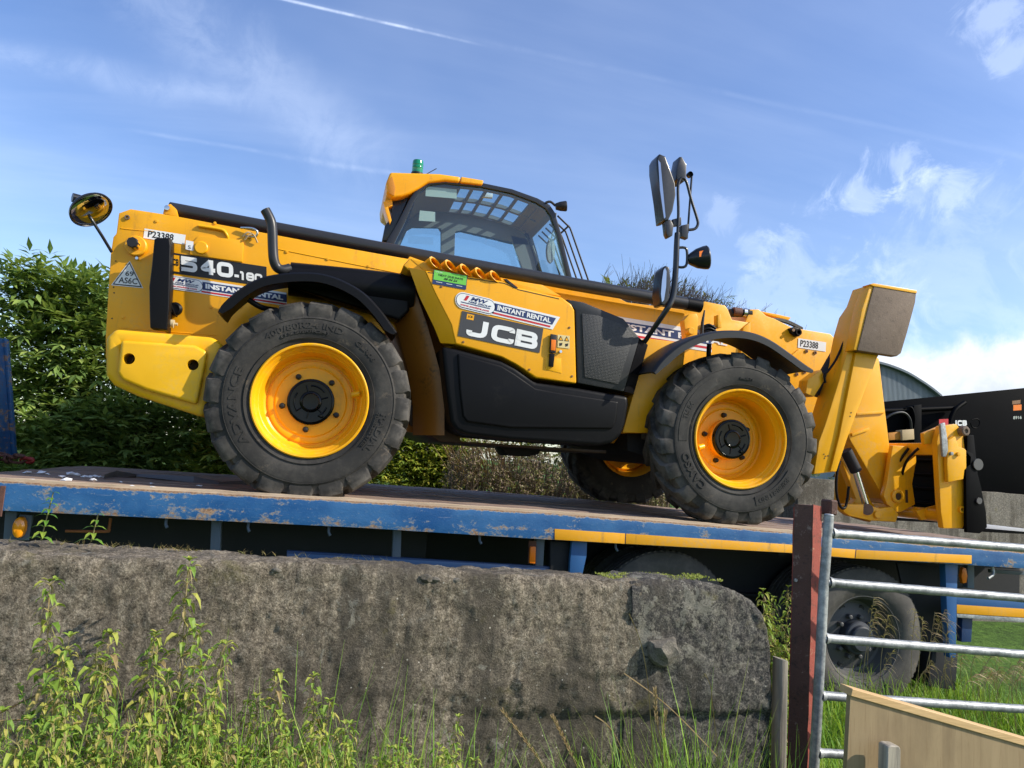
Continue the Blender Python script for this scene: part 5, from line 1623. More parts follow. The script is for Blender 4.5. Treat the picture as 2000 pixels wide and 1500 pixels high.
def build_front(T):
    my = m['yellow_leg']
    # near stabiliser leg, folded up: a box beam with a foot pad at its upper end
    ya = 5.20
    leg = prism('stabiliser_leg', [(1700, 556), (1706, 556), (1706, 600), (1718, 690), (1713, 700), (1655, 856), (1634, 921), (1590, 926), (1600, 862), (1612, 830), (1640, 740), (1654, 690), (1662, 650), (1673, 612), (1688, 590)], ya, ya + 0.22, my, T, 0.008)
    # ridge plate proud of the leg
    prism('leg_face', [(1672, 688), (1715, 692), (1655, 856), (1634, 920), (1622, 921), (1640, 850)], ya - 0.025, ya + 0.01, my, leg, 0.006)
    pad = prism('foot_pad', [(1708, 556), (1790, 570), (1788, 590), (1772, 650), (1760, 690), (1752, 696), (1675, 684), (1684, 650), (1696, 600)], ya - 0.10, ya - 0.03, m['pad'], leg, 0.008)
    prism('pad_edge', [(1699, 555), (1707, 553), (1791, 567), (1791, 573), (1707, 559)], ya - 0.105, ya - 0.01, my, leg, 0.004)
    prism('pad_edge', [(1700, 556), (1708, 557), (1696, 602), (1676, 684), (1668, 683), (1684, 604)], ya - 0.09, ya + 0.02, my, leg, 0.004)
    lathe('pad_pin', [(0.026, 0), (0.026, -0.05), (0.022, -0.055), (0, -0.055)], m['letter_black'], leg, 16, Matrix.Translation(P(1674, 615, ya)))
    for u, v in ((1662, 806), (1660, 813), (1609, 887), (1612, 891), (1617, 890), (1610, 895)):
        lathe('leg_hole', [(0.006, -0.003), (0, -0.003)], m['bolt_hole'], leg, 8, Matrix.Translation(P(u, v, ya - 0.024 if u > 1640 else ya)))
    # ram behind the leg, hose
    tube('stabiliser_ram', [P(1590, 770, 5.45), P(1665, 640, 5.40)], 0.055, m['under'], T, 18)
    prism('ram_shroud', [(1578, 742), (1604, 722), (1612, 740), (1590, 775), (1574, 768)], 5.30, 5.42, m['yellow'], T, 0.006)
    tube('ram_hose', [P(1612, 748, 5.28), P(1610, 732, 5.28), P(1618, 724, 5.28), P(1634, 700, 5.28), P(1648, 668, 5.28), P(1654, 655, 5.28), P(1662, 652, 5.28)], 0.010, m['black'], T, 8, 4)
    # boom head: drooping gooseneck
    yh = 5.86
    head = prism('boom_head', [(1700, 690), (1717, 700), (1722, 742), (1729, 802), (1741, 900), (1746, 950), (1744, 985), (1728, 975), (1662, 862), (1640, 810), (1640, 720)], yh, yh + 0.36, my, T, 0.01)
    prism('head_web', [(1674, 806), (1728, 802), (1729, 807), (1674, 811)], yh - 0.02, yh + 0.01, my, head, 0.003)
    prism('head_web', [(1664, 846), (1698, 835), (1699, 840), (1665, 852)], yh - 0.02, yh + 0.01, my, head, 0.003)
    # tilt ram and link below
    tube('tilt_ram', [P(1652, 880, yh - .05), P(1672, 920, yh - .05)], 0.052, m['under'], T, 16)
    tube('tilt_rod', [P(1668, 910, yh - .05), P(1694, 995, yh - .06)], 0.030, m['silver'], T, 18)
    tube('rod_eye', [P(1694, 995, yh - .14), P(1694, 995, yh + .05)], 0.05, m['pad'], T, 18)
    prism('tilt_link', [(1640, 890), (1650, 880), (1702, 980), (1716, 1000), (1700, 1020), (1672, 1012), (1660, 990), (1672, 975)], yh + 0.06, yh + 0.13, my, T, 0.008)
    prism('tilt_link', [(1648, 985), (1690, 985), (1720, 993), (1742, 990), (1756, 1004), (1750, 1020), (1700, 1017), (1660, 1008), (1648, 1000)], yh - 0.12, yh - 0.04, my, T, 0.012)
    lathe('link_pin', [(0.034, 0), (0.034, -0.02), (0.028, -0.024), (0, -0.024)], my, T, 20, Matrix.Translation(P(1712, 1005, yh - .12)))
    tube('head_hose', [P(1640, 900, yh - .2), P(1634, 930, yh - .22), P(1634, 965, yh - .22), P(1642, 990, yh - .2), P(1652, 988, yh - .18), P(1658, 950, yh - .18)], 0.012, m['black'], T, 8, 5)
    # ---- carriage
    yn, yfar = 5.42, 6.72
    xe = P(1862, 960, yn).x
    car = prism('carriage_plate', [(1830, 862), (1838, 832), (1868, 828), (1880, 842), (1884, 872), (1884, 905), (1885, 1022), (1880, 1032), (1843, 1032), (1838, 1000)], yn, yn + 0.06, my, T, 0.006)
    prism('hook_plate', [(1852, 860), (1866, 852), (1872, 872), (1884, 876), (1898, 892), (1897, 908), (1884, 918), (1882, 936), (1852, 942), (1850, 905)], yn - 0.05, yn - 0.01, my, car, 0.008)
    lathe('hook_roller', [(0.042, 0.02), (0.042, -0.03), (0.034, -0.036), (0.020, -0.036), (0.020, -0.026), (0, -0.026)], m['pad'], car, 22, Matrix.Translation(P(1881, 842, yn - 0.02)))
    prism('lock_pin', [(1837, 828), (1846, 825), (1851, 860), (1852, 880), (1848, 892), (1842, 892), (1840, 868)], yn - 0.075, yn - 0.05, m['galv'], car, 0.006)
    lathe('lock_bolt', [(0.016, 0), (0.016, -0.02), (0, -0.022)], m['galv'], car, 10, Matrix.Translation(P(1856, 886, yn - 0.05)))
    lathe('lock_bolt', [(0.018, 0), (0.018, -0.02), (0, -0.022)], my, car, 10, Matrix.Translation(P(1870, 887, yn - 0.05)))
    lathe('plate_bush', [(0.030, 0), (0.030, -0.018), (0.017, -0.018), (0.015, 0.0), (0, 0.0)], my, car, 18, Matrix.Translation(P(1877, 995, yn)))
    # tubes running across to the far side
    pt = P(1838, 872, yn); pb_ = P(1842, 1008, yn)
    bmx = [(pt.x + 0.02, yn + 0.03, pt.z), (pt.x + 0.02, yfar, pt.z)]
    box('cross_tube', (pt.x - 0.03, yn + 0.06, pt.z - 0.075), (pt.x + 0.07, yfar, pt.z + 0.03), my, car, 0.01, None, 2)
    tube('cross_tube', [(pb_.x + 0.05, yn + 0.06, pb_.z), (pb_.x + 0.05, yfar, pb_.z)], 0.055, my, car, 20)
    box('carriage_plate', (pt.x - 0.03, yfar, pb_.z - 0.06), (pt.x + 0.13, yfar + 0.06, pt.z + 0.1), my, car, 0.006)
    # central ears that take the boom head
    prism('carriage_ear', [(1744, 870), (1788, 872), (1790, 900), (1782, 945), (1788, 985), (1760, 1000), (1752, 1000), (1733, 985), (1726, 968), (1732, 945)], yh - 0.09, yh - 0.04, my, car, 0.008)
    lathe('ear_pin', [(0.062, 0), (0.062, -0.02), (0.05, -0.03), (0.036, -0.03), (0.034, -0.012), (0, -0.012)], my, car, 24, Matrix.Translation(P(1751, 969, yh - 0.09)))
    lathe('pin_core', [(0.032, 0), (0.032, -0.018), (0, -0.018)], m['bolt_hole'], car, 18, Matrix.Translation(P(1752, 970, yh - 0.09)))
    prism('ear_slot', [(1768, 957), (1773, 957), (1774, 982), (1769, 982)], yh - 0.093, yh - 0.085, m['bolt_hole'], car, 0)
    prism('carriage_gusset', [(1790, 998), (1840, 985), (1842, 1012), (1800, 1016)], 5.62, 5.66, my, car, 0.004)
    prism('carriage_gusset', [(1804, 846), (1838, 832), (1838, 864), (1806, 868)], 5.50, 5.54, my, car, 0.004)
    xk = P(1888, 960, 5.40).x
    box('fork_backplate', (xk + 0.02, 5.58, pb_.z - 0.02), (xk + 0.05, 6.68, pt.z + 0.02), m['bucket'], car, 0.003)
    for k in range(4):
        zz = pb_.z + 0.10 + k * 0.13
        tube('fork_rail', [(xk + 0.0, 5.50, zz), (xk + 0.0, 6.70, zz)], 0.016, m['bucket'], car, 10)
    for k, (y0, dz) in enumerate(((5.62, 0.0), (5.74, -0.05), (6.3, 0.02))):
        tube('carriage_hose', [(pt.x - 0.05, y0, pt.z - 0.02), (pt.x - 0.12, y0 + 0.06, pt.z - 0.14 + dz), (pt.x - 0.06, y0 + 0.18, pt.z - 0.30 + dz), (pt.x + 0.02, y0 + 0.22, pb_.z + 0.08)], 0.012, m['black'], car, 8, 5)
    # ---- pallet forks
    for y, nm in ((5.40, 0), (6.45, 1)):
        z0 = P(1900, 1036, 5.36).z
        x0 = P(1888, 960, 5.40).x
        x1 = P(1925, 960, 5.40).x
        zt = P(1900, 850, 5.40).z
        bm = bmesh.new()
        pf = [(x0, zt), (x0 + 0.07, zt), (x1 - 0.03, z0 + 0.09), (x1, z0 + 0.055), (x1 + 1.0, z0 + 0.015), (x1 + 1.0, z0 + 0.0), (x1, z0 - 0.01), (x0 + 0.03, z0), (x0, z0 + 0.05)]
        add_poly_prism(bm, [Vector((x, y, z)) for x, z in pf], [Vector((x, y + 0.13, z)) for x, z in pf])
        fk = finish('fork', bm, m['bucket'], T, 0.005)
        bm = bmesh.new()
        q = [(x1 - 0.01, z0 + 0.056), (x1 + 0.99, z0 + 0.016), (x1 + 0.99, z0 + 0.006), (x1 - 0.01, z0 + 0.022)]
        add_poly_prism(bm, [Vector((x, y - 0.004, z)) for x, z in q], [Vector((x, y + 0.134, z + 0.003)) for x, z in q])
        finish('lit_tine_face', bm, m['tine'], fk, 0.001)  # pale plate along the tine: sunlight on its steel put into the colour
        if nm == 0:
            prism('fork_side_plate', [(1886, 880), (1900, 886), (1916, 950), (1926, 1000), (1928, 1030), (1914, 1042), (1888, 1040)], 5.37, 5.40, m['bucket'], fk, 0.004)
            lathe('fork_stop', [(0.05, 0), (0.05, -0.012), (0, -0.012)], m['dull_plate'], fk, 24, Matrix.Translation(P(1909, 907, 5.37)))
            lathe('fork_stop', [(0.028, 0), (0.028, -0.012), (0, -0.012)], m['dull_plate'], fk, 20, Matrix.Translation(P(1911, 978, 5.37)))

def build_decals(T):
    lb, wh, nv, rd = m['letter_black'], m['white'], m['navy'], m['red']
    # fleet number on the rear plate
    d = Decal(T, 'number_sticker', (280, 465), (360.5, 477.5), (282.5, 446.2), YP - 0.001, 'white fleet number sticker reading P23388 behind the lamp bracket')
    d.rect(0, 1, 0, 1, wh); d.text('P23388', 0.10, 0.72, 0.18, 0.86, lb, 0.02)
    d = Decal(T, 'small_sticker', (362.5, 487), (377.5, 490), (363, 469), YP - 0.013)
    d.rect(0, 1, 0, 1, wh); d.text('S', 0.3, 0.7, 0.12, 0.5, m['decal_grey'])
    # model number band
    d = Decal(T, 'model_band', (327, 532), (521, 560), (327, 492), YP - 0.001, 'black band with the model number')
    d.rect(0, 1, 0, 1, lb)
    d.rect(0.02, 0.118, 0.10, 0.90, m['yellow'], 'logo_square')
    d.glyphs('JCB', 0.03, 0.112, 0.38, 0.72, lb, 0.2, 0.22)
    d.glyphs('540', 0.135, 0.655, 0.18, 0.90, wh, 0.12, 0.27, lay=2)
    d.glyphs('-', 0.66, 0.725, 0.14, 0.58, wh, 0.1, 0.3, lay=2)
    d.glyphs('180', 0.705, 0.955, 0.16, 0.58, wh, 0.08, 0.27, lay=2)
    d.text('HI-VIZ', 0.80, 0.97, 0.02, 0.11, m['decal_grey'], lay=2)
    # hire sticker on the rear plate
    d = Decal(T, 'hire_sticker', (326, 563), (560, 598), (326, 536), YP - 0.001, 'white hire sticker with navy band behind the rear mudguard')
    d.rect(0, 1, 0, 1, wh)
    d.rect(0.29, 1, 0.28, 0.86, nv, lay=1); d.rect(0.28, 1, 0.08, 0.20, rd, lay=1)
    d.text('INSTANT RENTAL', 0.315, 0.97, 0.40, 0.76, wh, 0.05, lay=2)
    mw_logo(d, -0.04, 0.30, 0.0, 1.0, 0.115)
    # triangle plate
    d = Decal(T, 'triangle_plate', (217, 557), (280, 563), (222.5, 508), YP - 0.001, 'white triangular plate marked 69 AS6C')
    tri = [(0, 0), (1, 0.0), (0.49, 1.04)]
    d.poly(tri, wh)
    def inset(f): 
        c = (0.5, 0.36)
        return [(c[0] + (x - c[0]) * f, c[1] + (y - c[1]) * f) for x, y in tri]
    d.poly(inset(0.92), m['decal_grey'], 'plate_border')
    d.poly(inset(0.80), wh, 'plate_field')
    d.text('69', 0.40, 0.66, 0.42, 0.62, m['decal_grey'], 0.02)
    d.text('AS6C', 0.22, 0.80, 0.12, 0.36, m['decal_grey'], 0.02, lay=3)
    # hood: inspection tag
    yd = YH - 0.002
    d = Decal(T, 'inspection_tag', (844.5, 554), (910, 566), (847.5, 526.5), yd, 'green and navy inspection tag on the hood')
    d.rect(0, 1, 0, 1, nv); d.rect(0.015, 0.985, 0.30, 0.98, m['green_tag'])
    d.text('NEXT DUE DATE', 0.15, 0.88, 0.62, 0.76, lb, 0.02); d.text('08 04 24', 0.32, 0.72, 0.40, 0.56, lb, 0.03, 0.3, lay=2)
    for k in range(3): d.rect(0.10 + k * 0.3, 0.28 + k * 0.3, 0.15, 0.19, m['notice'], lay=2)
    d.text('LOLER', 0.06, 0.26, 0.84, 0.92, wh, lay=2); d.text('PASS', 0.80, 0.95, 0.84, 0.92, lb, lay=2)
    # hood: hire sticker
    d = Decal(T, 'hire_sticker', (887, 598), (1082, 645), (891, 569), yd, 'white and navy hire sticker above the grey maker panel')
    d.poly([(0.36, 0.02), (0.985, 0.02), (1.045, 0.98), (0.36, 0.98)], wh)
    d.poly([(0.38, 0.34), (0.975, 0.34), (1.005, 0.84), (0.38, 0.84)], nv, lay=1); d.poly([(0.36, 0.12), (0.955, 0.12), (0.962, 0.24), (0.37, 0.24)], rd, lay=1)
    d.text('INSTANT RENTAL', 0.415, 0.955, 0.42, 0.76, wh, 0.035, lay=2)
    mw_logo(d, 0.0, 0.40, -0.04, 1.06, 0.14)
    # hood: maker panel
    d = Decal(T, 'maker_panel', (894, 656), (1053.7, 689.5), (902.5, 607), yd, 'grey maker panel with three white letters')
    d.rect(0, 1, 0, 1, m['decal_grey'])
    d.rect(0.065, 0.15, 0.72, 0.93, m['yellow'], 'logo_square'); d.text('JCB', 0.08, 0.135, 0.78, 0.88, lb, 0.02, lay=2)
    V, F = glyphs('JCB', 0.09, 0.955, 0.09, 0.76, 0.09, 0.25)
    d.mesh(V, F, wh, 'lettering', 2)
    # warning pictograms
    d = Decal(T, 'warning_sticker', (1089, 678.5), (1112.5, 681), (1089, 653.5), yd, 'cream warning pictogram sticker beside the latch')
    d.rect(0, 1, 0, 1, m['cream'])
    for x0 in (0.05, 0.54):
        d.poly([(x0, 0.56), (x0 + 0.42, 0.56), (x0 + 0.21, 0.94)], lb, lay=1)
        d.poly([(x0 + 0.08, 0.60), (x0 + 0.34, 0.60), (x0 + 0.21, 0.84)], m['yellow'], lay=2)
        d.poly([(x0 + 0.1, 0.12), (x0 + 0.3, 0.18), (x0 + 0.35, 0.40), (x0 + 0.08, 0.34)], lb, lay=1)
    # boom sticker
    d = Decal(T, 'hire_sticker', (1195, 657), (1390, 688), (1195, 616), YB - 0.002, 'large hire sticker on the boom behind the mirror stalk')
    d.rect(-0.2, 1, 0, 1, wh); d.rect(-0.2, 1, 0.36, 0.80, nv, lay=1); d.rect(-0.2, 1, 0.13, 0.24, rd, lay=1)
    d.text('INSTANT RENTAL', 0.04, 1.16, 0.43, 0.72, wh, 0.035, lay=2)
    # number on the boom nose
    d = Decal(T, 'number_sticker', (1558, 679), (1612.5, 687), (1559, 660.5), YB + 0.048, 'white fleet number sticker P23388 on the boom nose')
    d.rect(0, 1, 0, 1, wh); d.text('P23388', 0.08, 0.72, 0.16, 0.86, lb, 0.02)

MATS['under_yellow'] = paint('darker_yellow', (0.50, 0.20, 0.02), 0.6, 0.6, (0.15, 0.09, 0.05), 5, 0)  # darker yellow for the roof hollow and a valve box
MATS['guard_brown'] = paint('shade_brown_guard', (0.26, 0.10, 0.012), 0.32, 0.9, (0.02, 0.014, 0.01), 3, 0)  # yellow chassis as it looks in deep shade, put into the colour
MATS['guard_dark'] = paint('dark_brown_guard', (0.05, 0.026, 0.012), 0.5, 0.8, (0.015, 0.012, 0.01), 4, 0)  # belly plate in a darker brown than the guard
MATS['bolt_hole'] = paint('dark_brown_hole', (0.06, 0.035, 0.015), 0.7, 0.2, coat=0)
MATS['bolt_rust'] = paint('brown_bolt', (0.22, 0.11, 0.05), 0.6, 0.2, coat=0)
MATS['hose_tan'] = paint('tan_hose', (0.45, 0.33, 0.18), 0.5, 0.2, coat=0)
MATS['knob'] = paint('cream_knob', (0.55, 0.45, 0.28), 0.5, 0.3, coat=0)
MATS['cab_black'] = paint('cab_frame_black', (0.016, 0.018, 0.024), 0.34, 0.2, (0.05, 0.05, 0.05), 4, 0.2)
MATS['cab_rear'] = paint('cab_rear_panel', (0.03, 0.034, 0.042), 0.5, 0.2, coat=0)
MATS['notice'] = paint('pale_notice', (0.62, 0.68, 0.62), 0.6, 0.1, coat=0)
MATS['cream'] = paint('cream_sticker', (0.72, 0.58, 0.28), 0.5, 0.1, coat=0)
MATS['tine'] = paint('sunlit_bright_steel', (0.55, 0.56, 0.58), 0.4, 0.3, coat=0)
MATS['dull_plate'] = paint('dull_grey_plate', (0.09, 0.09, 0.09), 0.5, 0.3, coat=0)
TELE = build_telehandler()

# ------------------------------------------------------------------ foreground concrete wall
YW1, YW2 = 2.36, 2.66
def build_wall():
    front = [(-200, 1078), (0, 1085), (400, 1096), (700, 1107), (960, 1122), (1160, 1132), (1238, 1137)]
    fp = [P(u, v, YW1) for u, v in front]
    back = [(-200, 1045), (0, 1055), (400, 1075), (960, 1110), (1160, 1121), (1260, 1127)]
    bp = [P(u, v, YW2) for u, v in back]
    def zi(pts, x):
        if x <= pts[0].x: return pts[0].z
        for a, b in zip(pts, pts[1:]):
            if x <= b.x: return a.z + (b.z - a.z) * (x - a.x) / (b.x - a.x)
        return pts[-1].z
    x0 = fp[0].x
    xm = P(1238, 1137, YW1).x
    # the end pier: outline with a rounded shoulder
    endp = [P(u, v, YW1) for u, v in ((1238, 1139), (1300, 1137), (1400, 1141), (1440, 1152), (1470, 1172), (1488, 1195), (1498, 1222), (1504, 1262), (1506, 1330), (1507, 1420), (1508, 1500), (1509, 1800))]
    def nz(x, y, z, amp=1.0):
        v = Vector((x, y, z))
        return amp * (0.012 * mnoise.noise(v * 3.1) + 0.008 * mnoise.noise(v * 11) + 0.0055 * mnoise.noise(v * 31) + 0.0035 * mnoise.noise(v * 70))
    LEDGE = P(1000, 1392, YW1).z; LEDX = P(780, 1390, YW1).x
    def strip_mesh(name, xs, ztop_f, ztop_b, yoff, parent, xmax=None, seed=0.0):
        verts, faces, rows = [], [], []
        zb = GZ - 0.1
        for x in xs:
            zf, zk = ztop_f(x), ztop_b(x)
            col = []
            nf = 86
            for i in range(nf + 1):
                t = i / nf
                z = zb + (zf - zb) * (t ** 0.8)
                rr = max(0, z - (zf - 0.03)) / 0.03
                y = YW1 + yoff + 0.012 * rr * rr
                lim = z
                px = x
                d = nz(px + seed, 0.0, z)
                led = LEDGE + 0.012 * mnoise.noise(Vector((px * 5, 0.3, seed))) + 0.006 * mnoise.noise(Vector((px * 23, 0.7, seed)))
                if z < led: d -= 0.016 * min(1, max(0, (px - LEDX) * 1.6)) * min(1, (led - z) / 0.012)
                crumble = 0.018 * max(0, mnoise.noise(Vector((px * 6 + seed, 3.1, z * 6)))) * max(0, 1 - (zf - z) / 0.10)
                col.append((px, y - d * 1.1 + crumble, z + (nz(px, 5, 0, 0.8) if i == nf else 0)))
            nt = 20
            for i in range(1, nt + 1):
                t = i / nt
                y = YW1 + yoff + 0.012 + (YW2 - YW1 - 0.012 - yoff) * t
                z = zf + (zk - zf) * t + nz(x, y * 1.0, 7.7, 1.0) + 0.007 * mnoise.noise(Vector((x * 14, y * 40, 2)))
                col.append((x, y, z))
            col.append((x, YW2 + 0.005, zk - 0.06)); col.append((x, YW2 + 0.01, zb))
            rows.append(col)
        n = len(rows[0])
        for c in rows: verts += c
        for i in range(len(rows) - 1):
            for j in range(n - 1):
                a = i * n + j
                faces.append((a, a + n, a + n + 1, a + 1))
        faces.append(tuple(range(n)))
        faces.append(tuple((len(rows) - 1) * n + k for k in range(n))[::-1])
        return from_data(name, verts, faces, m['concrete'] if parent is None else m['concrete_pier'], parent, smooth=70)
    n = 290
    xs = [x0 + (xm + 0.03 - x0) * i / n for i in range(n + 1)]
    wall = strip_mesh('concrete_wall', xs, lambda x: zi(fp, x), lambda x: zi(bp, x), 0.0, None)
    tag(wall, 'low rough concrete wall, stained and lichened, in front of the trailer', 'wall')
    # end pier, a later pour slightly proud
    def ze(x):
        prev = endp[0]
        for q in endp[1:]:
            if q.x >= x and q.x > prev.x:
                return prev.z + (q.z - prev.z) * (x - prev.x) / (q.x - prev.x)
            prev = q
        return endp[-1].z
    xe = max(p.x for p in endp)
    xs = [xm - 0.004 + (xe - xm) * (1 - (1 - i / 110) ** 1.8) for i in range(111)]
    pier = strip_mesh('end_pier', xs, ze, lambda x: ze(x) - 0.017, -0.008, wall, seed=9.0)
    # rock set in the face
    c = P(1296, 1268, YW1 - 0.004)
    bm = bmesh.new()
    bmesh.ops.create_icosphere(bm, subdivisions=3, radius=0.06)
    for v in bm.verts:
        q = v.co.copy()
        s = 1 + 0.25 * mnoise.noise(q * 14 + Vector((3, 1, 7))) + 0.3 * mnoise.noise(q * 30)
        v.co = Vector((q.x * 0.98 * s, q.y * 0.8 * s, q.z * 0.78 * s))
        v.co.z = min(v.co.z, 0.036 + 0.15 * v.co.x)
        if v.co.x > 0.035: v.co.x = 0.035 + (v.co.x - 0.035) * 0.35
    r = finish('embedded_rock', bm, m['rock'], wall, 0, smooth=25, world=Matrix.Translation(c))
    # a second broken stone below it
    # pale broken pebbles along the arris
    rnd = random.Random(5)
    for (u, v, s) in ((832, 1128, .020), (850, 1129, .015), (892, 1131, .014), (540, 1112, .012), (1438, 1222, .012)):
        bm = bmesh.new()
        bmesh.ops.create_icosphere(bm, subdivisions=2, radius=s)
        for q in bm.verts:
            q.co *= 1 + 0.35 * mnoise.noise(q.co * 60 + Vector((u, v, 0)))
            q.co.z *= 0.7; q.co.x *= 1.25
        finish('exposed_pebble', bm, m['pebble'] if s > 0.013 else m['rock'], wall, 0, smooth=30, world=Matrix.Translation(P(u, v + 2, YW1 + 0.012)))
    return wall
MATS['pebble'] = concrete_mat('pale_pebble', far=True)
WALL = build_wall()

# ------------------------------------------------------------------ gate, post, board
def build_gate():
    y = 2.60
    G = empty('field_gate', P(1590, 1700, y))
    G.location.z = GZ
    reg(G, Matrix.Translation((P(1590, 1700, y).x, y, GZ)))
    tag(G, 'galvanised tubular field gate hung beside the rusty red post', 'gate')
    tube('stile', [P(1619, 1008, y), P(1609, 1140, y), P(1602, 1284, y), P(1594, 1428, y), P(1586, 1560, y), P(1573, 1800, y)], 0.0190, m['galv'], G, 20)
    for (a, b) in (((1620, 1041), (2130, 1081)), ((1614, 1137), (2130, 1179)), ((1606, 1246), (2130, 1289)), ((1598, 1358), (2130, 1394)), ((1592, 1470), (2130, 1501)), ((1584, 1590), (2130, 1618))):
        pa, pb = P(*a, y), P(*b, y)
        n = 40
        pts = [pa.lerp(pb, i / n) + Vector((0, 0, 0.0015 * mnoise.noise(Vector((i * 0.5, a[1], 0))))) for i in range(n + 1)]
        rl = tube('bar', pts, 0.0172, m['galv'], G, 18)
        bm = bmesh.new()
        d = (pb - pa).normalized()
        add_tube(bm, [pa + d * 0.010, pa + d * 0.020, pa + d * 0.030], [0.0225, 0.0215, 0.0172], 18, False)
        finish('weld', bm, m['galv'], G, 0)
    # bent cap on the stile
    p = P(1619, 1008, y)
    lathe('stile_cap', [(0.0188, 0), (0.0195, 0.004), (0.016, 0.008), (0, 0.010)], m['galv'], G, 18, Matrix.Translation(p) @ Matrix.Rotation(radians(90), 4, 'X'))
    return G
build_gate()

def build_post():
    # rusty steel post: a rolled section turned so that two flanges face the viewer
    y = 2.74
    a = P(1552, 985, y + 0.03); b = P(1539, 1500, y + 0.03)
    base = empty('steel_post', (b.x + 0.06, y, GZ))
    tag(base, 'rusty steel section post with flaking red paint beside the gate', 'post')
    lean = (a.x - b.x) / (a.z - b.z)
    def section(name, poly, z0, z1, mat):
        bm = bmesh.new()
        nz = 60
        rows = []
        for i in range(nz + 1):
            z = z0 + (z1 - z0) * i / nz
            x0 = b.x + lean * (z - b.z)
            rows.append([bm.verts.new((x0 + px + 0.0025 * mnoise.noise(Vector((px * 9, z * 13, py * 9))), y + py + 0.002 * mnoise.noise(Vector((px * 9, z * 17, 5))), z + (0.012 * mnoise.noise(Vector((px * 40, 0, py * 40))) if i == nz else 0))) for px, py in poly])
        for p, q in zip(rows, rows[1:]):
            for i in range(len(p)):
                j = (i + 1) % len(p)
                bm.faces.new((p[i], p[j], q[j], q[i]))
        bm.faces.new(rows[0][::-1]); bm.faces.new(rows[-1])
        bmesh.ops.recalc_face_normals(bm, faces=bm.faces)
        return finish(name, bm, mat, base, 0, smooth=30)
    zt = a.z
    # rusty web turned from the sun: its shade is put into the colour
    section('web', [(0.0, 0.03), (0.052, -0.02), (0.058, -0.014), (0.006, 0.036)], GZ - 0.1, zt, m['rust_shade'])
    section('flange', [(0.0525, -0.0205), (0.112, 0.004), (0.109, 0.011), (0.0525, -0.0135)], GZ - 0.1, zt + 0.004, m['rust_red'])
    section('flange', [(0.010, 0.040), (0.060, 0.078), (0.056, 0.084), (0.006, 0.046)], GZ - 0.1, zt - 0.01, m['rust_red'])
    q = P(1618, 984, y + 0.02)
    box('hinge_lug', (q.x - 0.018, y - 0.02, q.z - 0.045), (q.x + 0.018, y + 0.05, q.z + 0.018), m['rust_shade'], base, 0.006)
    q = P(1557, 1134, y + 0.0)
    lathe('bolt_head', [(0.007, 0.0), (0.007, -0.006), (0, -0.006)], m['galv'], base, 10, Matrix.Translation((q.x, y + 0.012, q.z)))
MATS['rust_shade'] = rust_mat('shaded_rust_steel', (0.095, 0.045, 0.031), (0.040, 0.025, 0.019), (0.25, 0.18, 0.14))
build_post()

def build_timber():
    y = 2.52
    p0 = P(1524, 1283, y); p1 = P(1520, 1500, y); p2 = P(1517, 1700, y)
    bm = bmesh.new()
    d = (p0 - p2)
    n = 40
    pts = [p2 + d * (i / n) for i in range(n + 1)]
    rings = add_tube(bm, pts, 0.027, 20)
    for v in bm.verts:
        k = mnoise.noise(Vector((v.co.x * 30, v.co.y * 30, v.co.z * 6)))
        v.co.x += 0.003 * k; v.co.y += 0.003 * k
        if v.co.z > p0.z - 0.002: v.co.z += -0.006 + (v.co.x - p0.x) * -0.25
    o = finish('timber_stake', bm, m['post_wood'], None, 0, smooth=40)
    tag(o, 'weathered round timber stake between the concrete wall end and the steel post', 'stake')
build_timber()

def build_board():
    y = 2.02
    B = empty('plywood_board', P(1800, 1600, y))
    tag(B, 'sheet of plywood with a softwood batten along its sloping top edge, leaning at the gate', 'board')
    tl, tr = P(1661, 1356, y), P(2150, 1497, y)
    bm = bmesh.new()
    pts = [tl, tr, Vector((tr.x, y, GZ)), Vector((tl.x - 0.03, y, GZ))]
    add_poly_prism(bm, pts, [p + Vector((0, 0.018, 0)) for p in pts])
    finish('sheet', bm, m['ply'], B, 0.001, 1)
    bm = bmesh.new()
    u = (tr - tl).normalized(); nrm = Vector((-u.z, 0, u.x))
    a = tl - nrm * 0.004 - u * 0.002; b = tr - nrm * 0.004
    pts = [a, b, b + nrm * 0.022, a + nrm * 0.022]
    add_poly_prism(bm, [p + Vector((0, -0.006, 0)) for p in pts], [p + Vector((0, 0.05, 0)) for p in pts])
    finish('batten', bm, m['batten'], B, 0.0015, 1)
    bm = bmesh.new()
    yk = 1.95
    c = P(1747, 1459, yk)
    w = 0.024
    pts = [c + Vector((-w, 0, 0)), c + Vector((-w * .55, 0, 0.004)), c + Vector((w * .7, 0, 0.002)), c + Vector((w, 0, -0.008)), Vector((c.x + w + 0.004, yk, GZ)), Vector((c.x - w, yk, GZ))]
    add_poly_prism(bm, pts, [p + Vector((0, 0.04, 0)) for p in pts])
    o = finish('wooden_peg', bm, m['post_wood'], None, 0.003, 1)
    tag(o, 'small grey wooden peg standing in front of the plywood sheet', 'peg')
build_board()

